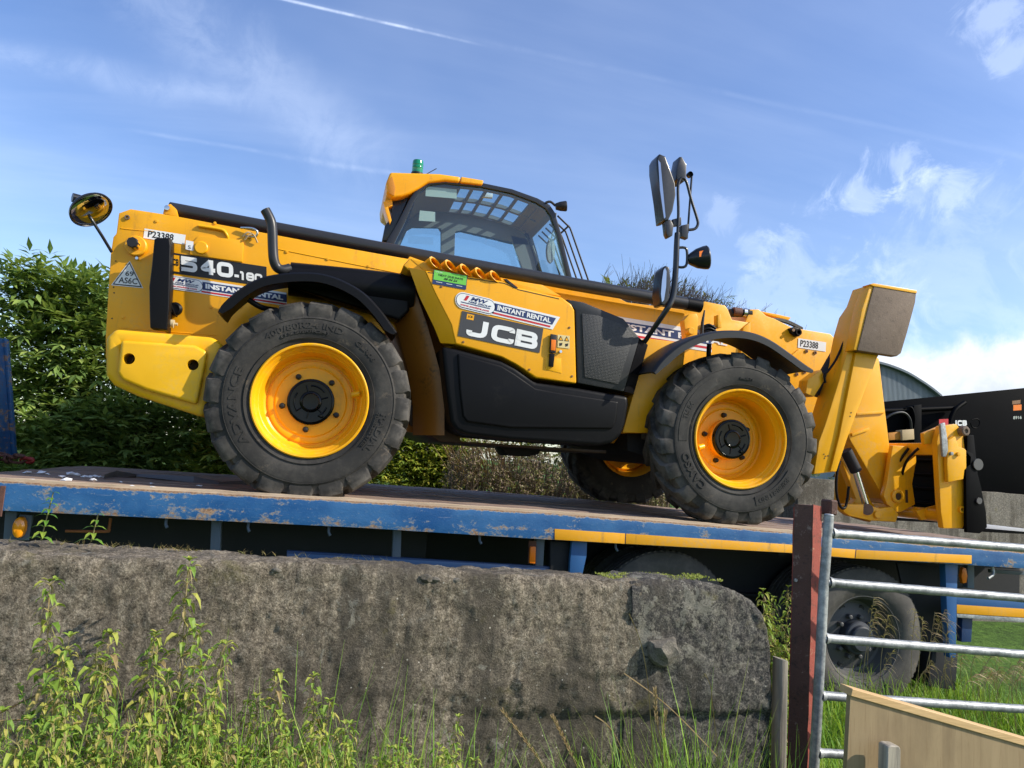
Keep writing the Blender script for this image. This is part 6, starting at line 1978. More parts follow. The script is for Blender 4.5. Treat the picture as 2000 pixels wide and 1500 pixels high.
# ------------------------------------------------------------------ behind: concrete wall, bucket, barn
def build_behind():
    y = 8.35
    a = P(1560, 930, y); b = P(2120, 968, y)
    bm = bmesh.new()
    zt = P(1950, 962, y).z
    n = 40
    xs = [a.x + (b.x + 2.0 - a.x) * i / n for i in range(n + 1)]
    rows = []
    for x in xs:
        z = zt + 0.012 * mnoise.noise(Vector((x * 4, 1, 1)))
        rows.append([bm.verts.new((x, y, GZ - 0.1)), bm.verts.new((x, y, z)), bm.verts.new((x, y + 0.7, z)), bm.verts.new((x, y + 0.7, GZ - 0.1))])
    for p, q in zip(rows, rows[1:]):
        for i in range(3): bm.faces.new((p[i], q[i], q[i + 1], p[i + 1]))
    bm.faces.new(rows[0]); bm.faces.new(rows[-1][::-1])
    bmesh.ops.recalc_face_normals(bm, faces=bm.faces)
    w = finish('back_wall', bm, m['concrete_far'], None, 0.01, smooth=30)
    tag(w, 'plain grey concrete wall behind the trailer under the black bucket', 'wall')
    # black bucket standing on that wall
    B = empty('loader_bucket', (P(1900, 960, 8.6).x, 8.6, zt))
    tag(B, 'large black loader bucket resting on the concrete wall behind the forks', 'bucket')
    def pt(u, v, yy): return P(u, v, yy)
    # back sheet: turned a little so its right end comes nearer
    bm = bmesh.new()
    tl, tr = P(1700, 787, 8.75), P(2160, 742, 8.25)
    bl, br = P(1700, 965, 8.75), P(2160, 957, 8.25)
    bl.z = br.z = zt + 0.004
    near = [tl, tr, br, bl]
    add_poly_prism(bm, near, [p + Vector((0.02, 0.05, 0)) for p in near])
    finish('back_sheet', bm, m['bucket'], B, 0.006)
    bm = bmesh.new()
    f = [Vector((0.0, 0.06, 0)), Vector((0.05, 0.75, 0))]
    add_poly_prism(bm, [bl + f[0], br + f[0], br + f[1], bl + f[1]], [p + Vector((0, 0, 0.04)) for p in (bl + f[0], br + f[0], br + f[1], bl + f[1])])
    finish('floor_sheet', bm, m['bucket'], B, 0.004)
    for e in (tl, tr):
        bm = bmesh.new()
        lo = Vector((e.x, e.y + 0.06, bl.z + 0.045))
        pts = [lo, Vector((e.x, e.y + 0.75, lo.z)), Vector((e.x, e.y + 0.5, lo.z + 0.3)), Vector((e.x, e.y + 0.06, e.z))]
        add_poly_prism(bm, pts, [p + Vector((0.03, 0, 0)) for p in pts])
        finish('side_sheet', bm, m['bucket'], B, 0.003)
    yb = 8.5
    tube('stiffening_tube', [P(1726, 803, yb + .12), P(1862, 797, yb + .02)], 0.035, m['bucket'], B, 16)
    tube('hook_arm', [P(1852, 850, yb - .05), P(1856, 820, yb - .05), P(1866, 800, yb - .05), P(1884, 786, yb - .03)], 0.03, m['bucket'], B, 12, 4)
    tube('bucket_hose', [P(1725, 820, yb), P(1745, 808, yb - .03), P(1765, 806, yb - .03), P(1777, 818, yb - .03), P(1780, 838, yb)], 0.016, m['dark_grey'], B, 10, 5)
    tube('bucket_hose', [P(1765, 798, yb), P(1780, 796, yb - .03), P(1786, 815, yb - .03), P(1784, 838, yb)], 0.014, m['bucket'], B, 10, 5)
    prism('bucket_rib', [(1785, 792), (1800, 790), (1800, 900), (1785, 900)], yb - .0, yb + .15, m['bucket'], B, 0.004)
    prism('valve_box', [(1762, 840), (1785, 838), (1786, 858), (1763, 860)], yb - 0.02, yb + 0.1, m['hose_tan'], B, 0.004)
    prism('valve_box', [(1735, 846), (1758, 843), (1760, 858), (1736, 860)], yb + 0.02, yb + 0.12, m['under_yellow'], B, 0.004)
    for v0 in (903, 925, 940):
        prism('bucket_rib', [(1770, v0), (1845, v0 - 3), (1845, v0 + 2), (1770, v0 + 5)], yb, yb + 0.1, m['bucket'], B, 0.002)
    ys = 8.40
    d = Decal(B, 'maker_sticker', (1859, 833), (1893, 833), (1859, 817), ys)
    d.base = empty('maker_badge', P(1875, 825, ys), B)
    d.glyphs('JCB', 0.05, 0.85, 0.1, 0.75, m['white'], 0.14, 0.3)
    d = Decal(B, 'red_sticker', (1834, 832), (1852, 831), (1834, 819), ys); d.rect(0, 1, 0, 1, m['red'])
    tube('lashing_ring', [P(1898, 820, ys - .02), P(1908, 818, ys - .02), P(1914, 826, ys - .02), P(1908, 836, ys - .02), P(1899, 834, ys - .02), P(1896, 826, ys - .02)], 0.008, m['bucket'], B, 8, 4)
    d = Decal(B, 'hazard_sticker', (1979, 802), (1995, 801), (1979, 791), 8.20); d.rect(0, 1, 0, 1, m['orange'])
    d = Decal(B, 'hazard_sticker', (1977, 790), (1993, 788), (1977, 783), 8.20); d.rect(0, 1, 0, 1, m['bolt_rust'])
    d = Decal(B, 'serial_sticker', (1978, 819), (1996, 818), (1978, 813), 8.20)
    d.base = empty('serial_badge', P(1985, 815, 8.2), B); d.text('8916', 0.05, 0.95, 0, 1, m['notice'])
    d = Decal(B, 'serial_sticker', (1822, 969), (1838, 968), (1822, 953), yb - 0.005); d.rect(0, 1, 0, 1, m['white']); d.text('1150', 0.05, 0.95, 0.1, 0.9, m['letter_black'])
    # Dutch barn with an arched roof, far off
    yb = 40.0
    A = empty('arched_barn', (P(1720, 950, yb).x, yb, GZ + 0.5))
    tag(A, 'grey corrugated barn with a curved roof in the distance behind the bucket', 'barn')
    top = [(1662, 718), (1680, 712), (1700, 709), (1730, 716), (1765, 730), (1795, 748), (1815, 762), (1832, 776)]
    tp = smooth_path([P(u, v, yb) for u, v in top], 4)
    zb = GZ + 0.3
    verts, faces = [], []
    # gable of upright corrugations
    x0, x1 = tp[0].x, tp[-1].x
    def zt_(x):
        for p, q in zip(tp, tp[1:]):
            if p.x <= x <= q.x: return p.z + (q.z - p.z) * (x - p.x) / max(1e-6, q.x - p.x)
        return tp[-1].z
    nn = 420
    for i in range(nn + 1):
        x = x0 + (x1 - x0) * i / nn
        yy = yb + (0.05 if (i // 3) % 2 else -0.04)
        verts += [(x, yy, zb), (x, yy, zt_(x))]
    for i in range(nn): faces.append((2 * i, 2 * i + 2, 2 * i + 3, 2 * i + 1))
    from_data('gable_sheeting', verts, faces, m['barn'], A)
    bm = bmesh.new()
    rows = []
    for p in tp:
        rows.append([bm.verts.new((p.x, yb - 0.35, p.z + 0.12)), bm.verts.new((p.x, yb + 14, p.z + 0.12)), bm.verts.new((p.x, yb + 14, p.z - 0.02)), bm.verts.new((p.x, yb - 0.35, p.z - 0.02))])
    for p, q in zip(rows, rows[1:]):
        for i in range(4):
            j = (i + 1) % 4
            bm.faces.new((p[i], q[i], q[j], p[j]))
    bmesh.ops.recalc_face_normals(bm, faces=bm.faces)
    finish('roof', bm, m['barn_roof'], A, 0, smooth=40)
    box('side_wall', (x1 - 0.2, yb + 0.1, zb), (x1 - 0.05, yb + 13.9, tp[-1].z), m['barn'], A, 0)
MATS['barn_roof'] = paint('barn_roof_sheet', (0.10, 0.13, 0.17), 0.6, 0.3, coat=0)
build_behind()

# ------------------------------------------------------------------ small things on the deck
def deck_litter():
    rnd = random.Random(11)
    D = empty('load_chain', P(30, 898, 7.0))
    tag(D, 'rusty lashing chain with a red hook lying at the foot of the headboard', 'chain')
    y = 6.9
    zc = deck_z(-3.0) + 0.03
    x0 = PZ(-20, 900, zc).x
    pts = [(-30, 893), (-14, 896), (0, 891), (8, 889), (15, 897), (24, 893), (33, 897), (38, 890)]
    for i, (u, v) in enumerate(pts):
        c = P(u, v, y); c.z = max(c.z, zc)
        bm = bmesh.new()
        ring = [(0.055 * cos(a), 0.030 * sin(a), 0) for a in [2 * pi * k / 16 for k in range(17)]]
        add_tube(bm, ring, 0.012, 8, False)
        Mx = Matrix.Translation(c) @ Matrix.Rotation(rnd.uniform(0, 3), 4, 'Z') @ Matrix.Rotation((0.2 if i % 2 else 1.2), 4, 'X')
        finish('link', bm, m['chain'], D, 0, world=Mx)
    tube('hook', [P(38, 899, y), P(46, 895, y), P(56, 896, y), P(64, 899, y), P(60, 903, y), P(50, 903, y)], [0.010, 0.016, 0.019, 0.016, 0.012, 0.008], m['red_paint'], D, 10, 4)
    # grey sheet strip
    z = deck_z(-1.8) + 0.014
    pts = [(205, 934), (225, 929), (260, 929), (310, 934), (380, 942), (440, 946), (482, 946), (478, 938), (420, 937), (340, 929), (280, 925), (230, 926)]
    bm = bmesh.new()
    near = []
    ax = [(205, 932), (230, 928), (270, 927), (320, 932), (380, 939), (430, 942), (484, 943)]
    rows = []
    for i, (u, v) in enumerate(ax):
        c = PZ(u, v + 3, z)
        w = 0.07 if 0 < i < len(ax) - 1 else 0.03
        hgt = 0.03 + 0.015 * sin(i * 2.1)
        rows.append([bm.verts.new(c + Vector((0, -w, 0.0))), bm.verts.new(c + Vector((0, -w * 0.7, hgt))), bm.verts.new(c + Vector((0, w, hgt * 0.8))), bm.verts.new(c + Vector((0, w * 1.2, 0.0)))])
    for p, q in zip(rows, rows[1:]):
        for i in range(4):
            j = (i + 1) % 4
            bm.faces.new((p[i], q[i], q[j], p[j]))
    bm.faces.new(rows[0]); bm.faces.new(rows[-1][::-1])
    bmesh.ops.recalc_face_normals(bm, faces=bm.faces)
    o = finish('plastic_sheet', bm, m['grey_strap'], None, 0.004, smooth=40)
    tag(o, 'crumpled strip of grey sheet lying on the deck boards behind the rear wheel', 'sheet')
    o = None
    # white flakes
    spots = [(52, 921, .8), (80, 921, .9), (93, 923, .5), (122, 929, .7), (129, 935, .8), (140, 924, 1), (150, 925, .8), (165, 928, .6), (176, 929, .7), (185, 928, .7), (183, 935, .7), (196, 929, .6), (212, 928, .8), (222, 928, .6), (236, 938, .4), (255, 947, .5), (275, 954, .5), (296, 941, .4), (370, 933, .4), (388, 946, .5), (64, 934, .4)]
    proto = None
    for i, (u, v, s) in enumerate(spots):
        p = PZ(u, v + 4, deck_z(-1.9) + 0.012)
        p.y = max(p.y, YE + 0.03)
        if proto is None or i % 4 == 0:
            bm = bmesh.new()
            bmesh.ops.create_icosphere(bm, subdivisions=1, radius=0.035)
            for q in bm.verts:
                q.co *= 1 + 0.8 * mnoise.noise(q.co * 40 + Vector((i, 0, 0)))
                q.co.z = q.co.z * 0.35 + 0.010
            proto = finish('plaster_flake', bm, m['flake'], None, 0, smooth=0)
            o = proto
        else:
            o = proto.copy(); COL.objects.link(o)
        o.matrix_world = Matrix.Translation(p) @ Matrix.Rotation(rnd.uniform(0, 6), 4, 'Z') @ Matrix.Scale(s, 4)
        tag(o, 'small white flake scattered on the deck boards near the headboard', 'flake', 'white flakes on the deck')
deck_litter()

# ------------------------------------------------------------------ plants
class Fol:
    def __init__(self): self.V = []; self.F = []

    def leaf(self, b, d, up, L, w, droop=0.25, fold=0.22, fine=True):
        """pointed blade from b along d; up = side that faces the light"""
        d = d.normalized()
        s = d.cross(up)
        if s.length < 1e-4: s = d.orthogonal()
        s.normalize()
        n = s.cross(d).normalized()
        i = len(self.V)
        if fine:
            c1 = b + d * L * 0.35 - n * (L * droop * 0.10); c2 = b + d * L * 0.70 - n * (L * droop * 0.45); t = b + d * L * 0.97 - n * (L * droop)
            l1 = c1 - d * L * 0.06 + s * w * 0.5 + n * w * fold; r1 = c1 - d * L * 0.06 - s * w * 0.5 + n * w * fold
            l2 = c2 + s * w * 0.36 + n * w * fold * 0.7; r2 = c2 - s * w * 0.36 + n * w * fold * 0.7
            self.V += [b, c1, c2, t, l1, l2, r1, r2]
            self.F += [(i, i + 1, i + 4), (i + 4, i + 1, i + 2, i + 5), (i + 5, i + 2, i + 3), (i, i + 6, i + 1), (i + 6, i + 7, i + 2, i + 1), (i + 7, i + 3, i + 2)]
        else:
            c = b + d * L * 0.5 - n * (L * droop * 0.3); t = b + d * L - n * (L * droop)
            l = c - d * L * 0.08 + s * w * 0.5 + n * w * fold; r = c - d * L * 0.08 - s * w * 0.5 + n * w * fold
            self.V += [b, c, t, l, r]
            self.F += [(i, i + 1, i + 3), (i + 3, i + 1, i + 2), (i, i + 4, i + 1), (i + 4, i + 2, i + 1)]

    def blade(self, b, d, L, w, bend, n=5, side=None):
        """a grass blade that bows over"""
        d = d.normalized()
        h = Vector((bend.x, bend.y, 0))
        s = side if side is not None else d.cross(h if h.length > 1e-3 else Vector((1, 0, 0)))
        if s.length < 1e-4: s = Vector((1, 0, 0))
        s = s.normalized()
        i0 = len(self.V)
        for k in range(n + 1):
            t = k / n
            p = b + d * (L * t) + bend * (L * t * t) - Vector((0, 0, 1)) * (L * bend.length * 0.35 * t ** 3)
            ww = w * (1 - t ** 1.6) * 0.5 + 0.0002
            self.V += [p + s * ww, p - s * ww]
        for k in range(n):
            a = i0 + 2 * k
            self.F.append((a, a + 1, a + 3, a + 2))

    def stick(self, a, b, r0, r1):
        d = (b - a)
        x = d.orthogonal().normalized(); y = d.normalized().cross(x)
        i = len(self.V)
        for p, r in ((a, r0), (b, r1)):
            for k in range(3):
                an = 2 * pi * k / 3
                self.V.append(p + (x * cos(an) + y * sin(an)) * r)
        for k in range(3):
            j = (k + 1) % 3
            self.F.append((i + k, i + j, i + 3 + j, i + 3 + k))

    def build(self, name, mat, parent=None, kind=None, world=None):
        o = from_data(name, self.V, self.F, mat, parent, 0, world)
        if kind: o['kind'] = kind
        return o

def rdir(r, up=0.0):
    while True:
        v = Vector((r.uniform(-1, 1), r.uniform(-1, 1), r.uniform(-1, 1)))
        if 0.05 < v.length < 1: break
    v.normalize()
    v.z += up
    return v.normalized()

# ---- nettles: six plants modelled, the rest are copies of them turned and scaled
def nettle_proto(r, h, seedy, spread=1.0):
    st, lo, hi, ck = Fol(), Fol(), Fol(), Fol()
    sway = Vector((r.uniform(-.10, .10), r.uniform(-.06, .06), 0))
    def axis(t): return Vector((sway.x * t * t * h, sway.y * t * t * h, t * h))
    nseg = 10
    for k in range(nseg):
        st.stick(axis(k / nseg), axis((k + 1) / nseg), 0.0045 * (1.15 - k / nseg), 0.0045 * (1.15 - (k + 1) / nseg))
    t = 0.30
    a = r.uniform(0, 6)
    while t < 1.0:
        p = axis(t)
        top = max(0.0, (t - 0.45) / 0.55)
        L = (0.062 - 0.030 * top) * r.uniform(0.8, 1.2) * spread
        for sgn in (0, pi):
            an = a + sgn + r.uniform(-.25, .25)
            out = Vector((cos(an), sin(an), 0))
            pet = p + (out + Vector((0, 0, 0.5))) * (0.022 * (1.1 - 0.5 * top))
            st.stick(p, pet, 0.0016, 0.0012)
            d = out + Vector((0, 0, r.uniform(-0.25, 0.35)))
            (hi if t > 0.55 else lo).leaf(pet, d, Vector((0, 0, 1)), L, L * r.uniform(0.46, 0.60), r.uniform(0.3, 0.85), r.uniform(0.12, 0.35))
            for q in range(2):
                an3 = an + r.choice((-1, 1)) * r.uniform(0.4, 1.2)
                o3 = Vector((cos(an3), sin(an3), r.uniform(-0.5, 0.6)))
                (hi if t > 0.5 else lo).leaf(p + o3 * r.uniform(0.004, 0.02), o3, Vector((0, 0, 1)), L * r.uniform(0.45, 0.8), L * 0.34, r.uniform(0.3, 0.8), 0.25)
            if t > 0.5 and r.random() < seedy:
                # drooping flower strings in the leaf axil
                for q in range(3):
                    an2 = an + r.uniform(-.9, .9)
                    o2 = Vector((cos(an2), sin(an2), 0.1))
                    ck.blade(p, o2, r.uniform(0.016, 0.032), 0.004, Vector((o2.x * 0.2, o2.y * 0.2, -0.9)), 4)
        a += pi / 2 + r.uniform(-.2, .2)
        t += (0.046 - 0.022 * top) * r.uniform(0.8, 1.2) * (0.9 / max(h, 0.4)) ** 0.5
    for q in range(5):
        an = r.uniform(0, 6)
        hi.leaf(axis(1.0), Vector((cos(an), sin(an), 0.8)), Vector((0, 0, 1)), 0.024, 0.013, 0.3)
    # small side shoots low down bulk the plant out
    for q in range(r.randint(2, 4)):
        t0 = r.uniform(0.35, 0.75); an = r.uniform(0, 6)
        p = axis(t0); e = p + Vector((cos(an) * 0.11, sin(an) * 0.11, r.uniform(0.06, 0.14)))
        st.stick(p, e, 0.0025, 0.0015)
        for f in (0.3, 0.5, 0.7, 0.85, 1.0):
            c = p.lerp(e, f); a2 = r.uniform(0, 6)
            for sg in (0, pi):
                lo.leaf(c, Vector((cos(a2 + sg), sin(a2 + sg), r.uniform(-.1, .4))), Vector((0, 0, 1)), 0.040 * (1.2 - 0.5 * f), 0.024 * (1.2 - 0.5 * f), 0.3)
    return st, lo, hi, ck

def build_nettles():
    r = random.Random(21)
    protos = []
    for i in range(7):
        protos.append(nettle_proto(r, 1.0, (0.9, 0.5, 0.8, 0.35, 1.0, 0.6, 0.7)[i]))
    meshes = []
    for st, lo, hi, ck in protos:
        ms = []
        for f, mt, nm in ((st, m['stem'], 'stem'), (lo, m['leaf_nettle_low'], 'lower_leaves'), (hi, m['leaf_nettle'], 'upper_leaves'), (ck, m['catkin'], 'flower_strings')):
            me = bpy.data.meshes.new(nm); me.from_pydata(f.V, [], f.F); me.update(); me.materials.append(mt)
            ms.append(me)
        meshes.append(ms)
    def plant(u, v, y, label, group, k=None, zbase=GZ, name='nettle', fat=0.72):
        tip = P(u, v, y)
        h = tip.z - zbase
        base = Vector((tip.x, y, zbase))
        k = r.randrange(7) if k is None else k
        root = bpy.data.objects.new(name, None); COL.objects.link(root)
        s = h
        W_ = Matrix.Translation(base) @ Matrix.Rotation(r.uniform(0, 6.28), 4, 'Z') @ Matrix.Diagonal((max(0.75, s) * fat, max(0.75, s) * fat, s, 1))
        attach(root, None, W_)
        tag(root, label, 'nettle', group)
        for me in meshes[k]:
            o = bpy.data.objects.new(me.name, me); COL.objects.link(o)
            o['kind'] = 'stuff'
            attach(o, root, W_)
    tall = [(385, 1108, 2.12, 4, 'tallest nettle against the concrete wall, its thin reddish stem nearly reaching the top'),
            (152, 1140, 2.10, 0, 'tall nettle with pale drooping tips, first high one from the headboard end of the wall'),
            (857, 1405, 2.15, 2, 'solitary yellowish nettle at the wall foot, farthest along towards the gate'),
            (565, 1302, 2.12, 5, 'slender nettle with brown tip rising alone above the low greenery'),
            (652, 1322, 2.10, 0, 'nettle with a drooping rust-brown flower head near the middle of the wall')]
    for u, v, y, k, lab in tall:
        plant(u, v, y, lab, None, k)
    clump = [(228, 1225, 2.05), (270, 1242, 2.1), (335, 1238, 2.12), (85, 1240, 2.0), (192, 1262, 1.95), (120, 1290, 2.05), (365, 1235, 2.12), (398, 1250, 2.1),
             (412, 1345, 2.0), (250, 1310, 1.9), (330, 1330, 1.95), (30, 1370, 1.9), (140, 1360, 1.85), (375, 1370, 2.0), (475, 1392, 2.05), (440, 1410, 2.0),
             (540, 1380, 2.05), (580, 1400, 2.0), (620, 1385, 2.05), (660, 1400, 2.0), (60, 1440, 1.8), (150, 1450, 1.8), (240, 1430, 1.8), (330, 1440, 1.8), (420, 1450, 1.85), (500, 1450, 1.9), (580, 1450, 1.9),
             (650, 1450, 1.95), (700, 1460, 2.0), (820, 1440, 2.1), (870, 1450, 2.1), (190, 1410, 1.85), (290, 1420, 1.8), (360, 1400, 1.9), (10, 1460, 1.8), (730, 1480, 2.0), (548, 1425, 1.95), (610, 1435, 1.9), (665, 1425, 1.95), (640, 1360, 2.1), (-10, 1400, 1.9)]
    for _ in range(46):
        u = r.uniform(-40, 700); clump.append((u, r.uniform(1425, 1500) + max(0, (u - 450) * 0.08), r.uniform(1.75, 2.1)))
    for _ in range(10):
        clump.append((r.uniform(720, 920), r.uniform(1460, 1500), r.uniform(1.9, 2.15)))
    def zone(u):
        for lim, lab in ((60, 'nettle in the clump at the wall foot below the amber side marker'), (150, 'nettle in the clump at the wall foot below the taller wall-top seedling'),
                         (250, 'nettle in the clump at the wall foot below the shorter wall-top seedling'), (350, 'nettle in the clump between the two tall wall nettles, below the rear tyre edge'),
                         (450, 'nettle crowding round the foot of the tallest wall nettle'), (580, 'low nettle at the wall foot below the hub of the rear wheel'),
                         (720, 'low nettle at the wall foot round the brown-headed nettle')):
            if u < lim: return lab
        return 'low nettle at the wall foot round the solitary yellowish nettle'
    for u, v, y in clump:
        plant(u + r.uniform(-5, 5), v + r.uniform(-6, 6), y, zone(u), 'nettles along the foot of the wall')
    plant(1510, 1158, 2.95, 'bright nettle squeezed between the wall end and the steel post, the one beside the wall', None, 3)
    plant(1541, 1148, 3.0, 'bright nettle squeezed between the wall end and the steel post, the one against the post', None, 1)
    for (u, v, y_) in ((1518, 1190, 3.05), (1532, 1170, 3.05), (1526, 1230, 2.95), (1514, 1240, 2.95), (1540, 1205, 2.95), (1522, 1260, 2.9)):
        plant(u, v, y_, 'nettle filling the gap behind the timber stake between wall and post', 'nettles in the gap by the post')
    plant(1530, 1215, 2.9, 'shorter nettle growing above the timber stake', None, 1)
    # two seedlings rooted on top of the wall
    for (u0, v0, u1, v1, lab) in ((80, 1054, 104, 962, 'taller of two young nettles rooted on top of the wall'), (178, 1056, 192, 1004, 'shorter of two young nettles rooted on top of the wall')):
        y = 2.52
        b, t = P(u0, v0 + 2, y), P(u1, v1, y)
        st, hi = Fol(), Fol()
        n = 6
        for k in range(n): st.stick(b.lerp(t, k / n), b.lerp(t, (k + 1) / n), 0.0022, 0.0018)
        nodes = 5 if v1 > 990 else 9
        for k in range(nodes):
            f = 0.05 + 0.95 * (k / (nodes - 1))
            p = b.lerp(t, f)
            L = 0.040 * (1.0 - 0.55 * f)
            for sg in (-1, 1):
                d = Vector((sg * 1.0, r.uniform(-.6, .1), 0.55)) if k % 2 == 0 else Vector((sg * 0.35, -1.0, 0.4))
                hi.leaf(p, d, Vector((0, 0, 1)), L, L * 0.5, 0.8, 0.2)
        root = empty('nettle_seedling', b)
        tag(root, lab, 'nettle')
        st.build('stem', m['stem'], root); hi.build('leaves', m['leaf_nettle_low'], root, 'stuff')
build_nettles()

def build_grass():
    r = random.Random(4)
    g = Fol()
    # tall grass in front of the wall
    def tuft(u0, u1, v0, v1, y0, y1, n, w=(0.006, 0.012), lean=0.35):
        for _ in range(n):
            y = r.uniform(y0, y1)
            tip = P(r.uniform(u0, u1), r.uniform(v0, v1), y)
            h = tip.z - GZ
            b = Vector((tip.x + r.uniform(-.15, .15), y + r.uniform(-.1, .1), GZ))
            bend = Vector((r.uniform(-lean, lean), r.uniform(-lean, lean), 0))
            g.blade(b, Vector((0, 0, 1)) - bend * 0.25, h * r.uniform(0.95, 1.2), r.uniform(*w), bend, 7)
    tuft(-40, 900, 1420, 1520, 1.7, 2.25, 900)
    tuft(0, 700, 1350, 1480, 1.8, 2.25, 160)
    tuft(690, 1240, 1480, 1550, 1.9, 2.28, 120)
    tuft(1225, 1410, 1385, 1500, 2.0, 2.28, 300, (0.006, 0.012))
    tuft(1380, 1500, 1475, 1550, 2.1, 2.3, 50)
    tuft(1400, 1530, 1440, 1520, 2.0, 2.3, 60)
    o = g.build('grass', m['grass'], None, 'stuff')
    tag(o, 'tall green grass along the foot of the concrete wall', 'grass')
    # between the gate and the trailer, and beyond the trailer's tail
    g = Fol()
    for _ in range(15000):
        y = 2.85 + (r.random() ** 1.2) * 3.2
        x = r.uniform(1.0, 5.2) if r.random() < 0.9 else r.uniform(-2.5, 1.0)
        if x < 1.2 and y < 3.0: continue
        k = 0.5 + 0.5 * mnoise.noise(Vector((x * 1.7, y * 1.7, 3)))
        h = (0.12 + 0.30 * k) * r.uniform(0.6, 1.25) * (1.0 if y < 5.3 else 0.6)
        bend = Vector((r.gauss(0, .35), r.gauss(0, .35), 0))
        g.blade(Vector((x, y, GZ - 0.02)), Vector((0, 0, 1)), h, r.uniform(0.006, 0.012), bend, 4)
    o = g.build('grass', m['grass'], None, 'stuff')
    tag(o, 'long green grass between the gate and the trailer wheels', 'grass')
    # dry bents by the trailer wheels: fine drooping straw
    def bent(name, foot, head, y, droop, label, group=None, n=18, heads=True):
        s = Fol()
        b = P(*foot, y); t = P(*head, y)
        pts = smooth_path([b, b.lerp(t, 0.55) + Vector((-(droop) * 0.15, 0, 0.05)), t], 5)
        for p, q in zip(pts, pts[1:]): s.stick(p, q, 0.0022, 0.0017)
        root = empty(name, b)
        s.build('stem', m['straw'], root)
        if heads:
            hd = Fol()
            for k in range(n):
                f = 0.72 + 0.28 * k / n
                p = b.lerp(t, f) if f < 1 else t
                i = min(int(f * (len(pts) - 1)), len(pts) - 2); p = pts[i].lerp(pts[i + 1], f * (len(pts) - 1) - i)
                an = r.uniform(0, 6)
                hd.blade(p, Vector((cos(an) * .4 + droop, sin(an) * .4, 0.3)), r.uniform(0.05, 0.12), 0.004, Vector((droop * 0.6, 0, -0.9)), 4)
            hd.build('seed_head', m['straw'], root, 'stuff')
        tag(root, label, 'dry grass', group)
    k = 0
    for (u0, v0, u1, v1, dr) in ((1705, 1420, 1707, 1165, .3), (1690, 1430, 1712, 1190, .4), (1725, 1420, 1735, 1200, .3), (1785, 1420, 1788, 1190, .2), (1790, 1420, 1803, 1205, .1), (1800, 1440, 1846, 1190, .5), (1850, 1440, 1826, 1195, .6), (1870, 1440, 1852, 1210, .4),
                              (1680, 1430, 1745, 1270, .3), (1760, 1430, 1820, 1290, .5), (1840, 1440, 1850, 1290, .4)):
        bent('dry_grass_stalk', (u0, v0 + 60), (u1, v1), 4.2 + 0.05 * k, dr, 'dry straw-coloured grass stalk drooping in front of the rear trailer wheel', 'dry stalks by the trailer wheel')
        k += 1
    for i in range(26):
        u = r.uniform(1880, 2030)
        bent('dry_grass_stalk', (u, 1430), (u + r.uniform(-30, 45), r.uniform(1265, 1320)), r.uniform(4.0, 4.6), r.uniform(.3, .7), 'dry bent grass stalk in the straw clump below the trailer tail guard', 'straw clump below the tail guard', 10)
    # stalks in front of the wall
    y = 2.2
    def stalk(pts, r0, label, fat=None):
        P3 = smooth_path([P(u, v, y) for u, v in pts], 5)
        s = Fol()
        for p, q in zip(P3, P3[1:]): s.stick(p, q, r0, r0)
        root = empty('dry_grass_stalk', P3[0])
        s.build('stem', m['straw'], root)
        if fat:
            h = Fol()
            n = len(P3)
            for i in range(int(n * fat[0]), n):
                for q in range(fat[1]):
                    an = r.uniform(0, 6)
                    d = (P3[min(i + 1, n - 1)] - P3[i - 1]).normalized()
                    h.leaf(P3[i], d * 1.2 + Vector((cos(an), sin(an), 0)) * 0.5, Vector((0, -1, 0)), 0.020, 0.005, 0.1, 0.2, False)
            h.build('seed_head', m['straw'], root, 'stuff')
        tag(root, label, 'dry grass')
    stalk([(1085, 1560), (1062, 1500), (1030, 1452), (986, 1394)], 0.0022, 'dry foxtail stalk leaning in front of the wall, the longer one', (0.45, 14))
    stalk([(1150, 1560), (1128, 1500), (1105, 1450), (1083, 1406)], 0.0020, 'dry foxtail stalk leaning in front of the wall, the shorter one', (0.45, 14))
    stalk([(1280, 1560), (1272, 1420), (1264, 1320), (1250, 1250), (1229, 1199)], 0.0016, 'long thin dry stalk crossing the seam of the end pier', None)
    stalk([(1420, 1500), (1380, 1455), (1300, 1375), (1219, 1315)], 0.0018, 'dry stalk leaning across the end pier under the rock')
    stalk([(1298, 1540), (1290, 1450), (1282, 1400), (1280, 1352)], 0.0022, 'upright dry stalk with seed head below the rock', (0.55, 6))
    stalk([(1310, 1540), (1300, 1470), (1296, 1430), (1300, 1395)], 0.0020, 'short upright dry stalk with seed head beside the tuft', (0.5, 6))
    stalk([(1402, 1540), (1400, 1450), (1392, 1380), (1388, 1340), (1376, 1315)], 0.0013, 'thin pale stalk on the end pier, nearest the timber stake')
    stalk([(1385, 1540), (1386, 1460), (1390, 1400), (1389, 1342)], 0.0013, 'thin pale stalk on the end pier, beside the bent one')
    stalk([(1245, 1545), (1215, 1465), (1190, 1420), (1162, 1398)], 0.0020, 'arched dry stalk at the left of the grass tuft under the rock')
    stalk([(-60, 1420), (0, 1392), (40, 1372), (76, 1355)], 0.0030, 'thick dry stem slanting in at the edge beside the nettles')
    stalk([(270, 1540), (258, 1450), (242, 1380), (222, 1318)], 0.0015, 'long thin stalk rising through the nettle clump')
    stalk([(-40, 1405), (0, 1408), (60, 1408), (110, 1440)], 0.0022, 'pale bent stem arching low among the nettles')
    # moss along the pier top
    g = Fol()
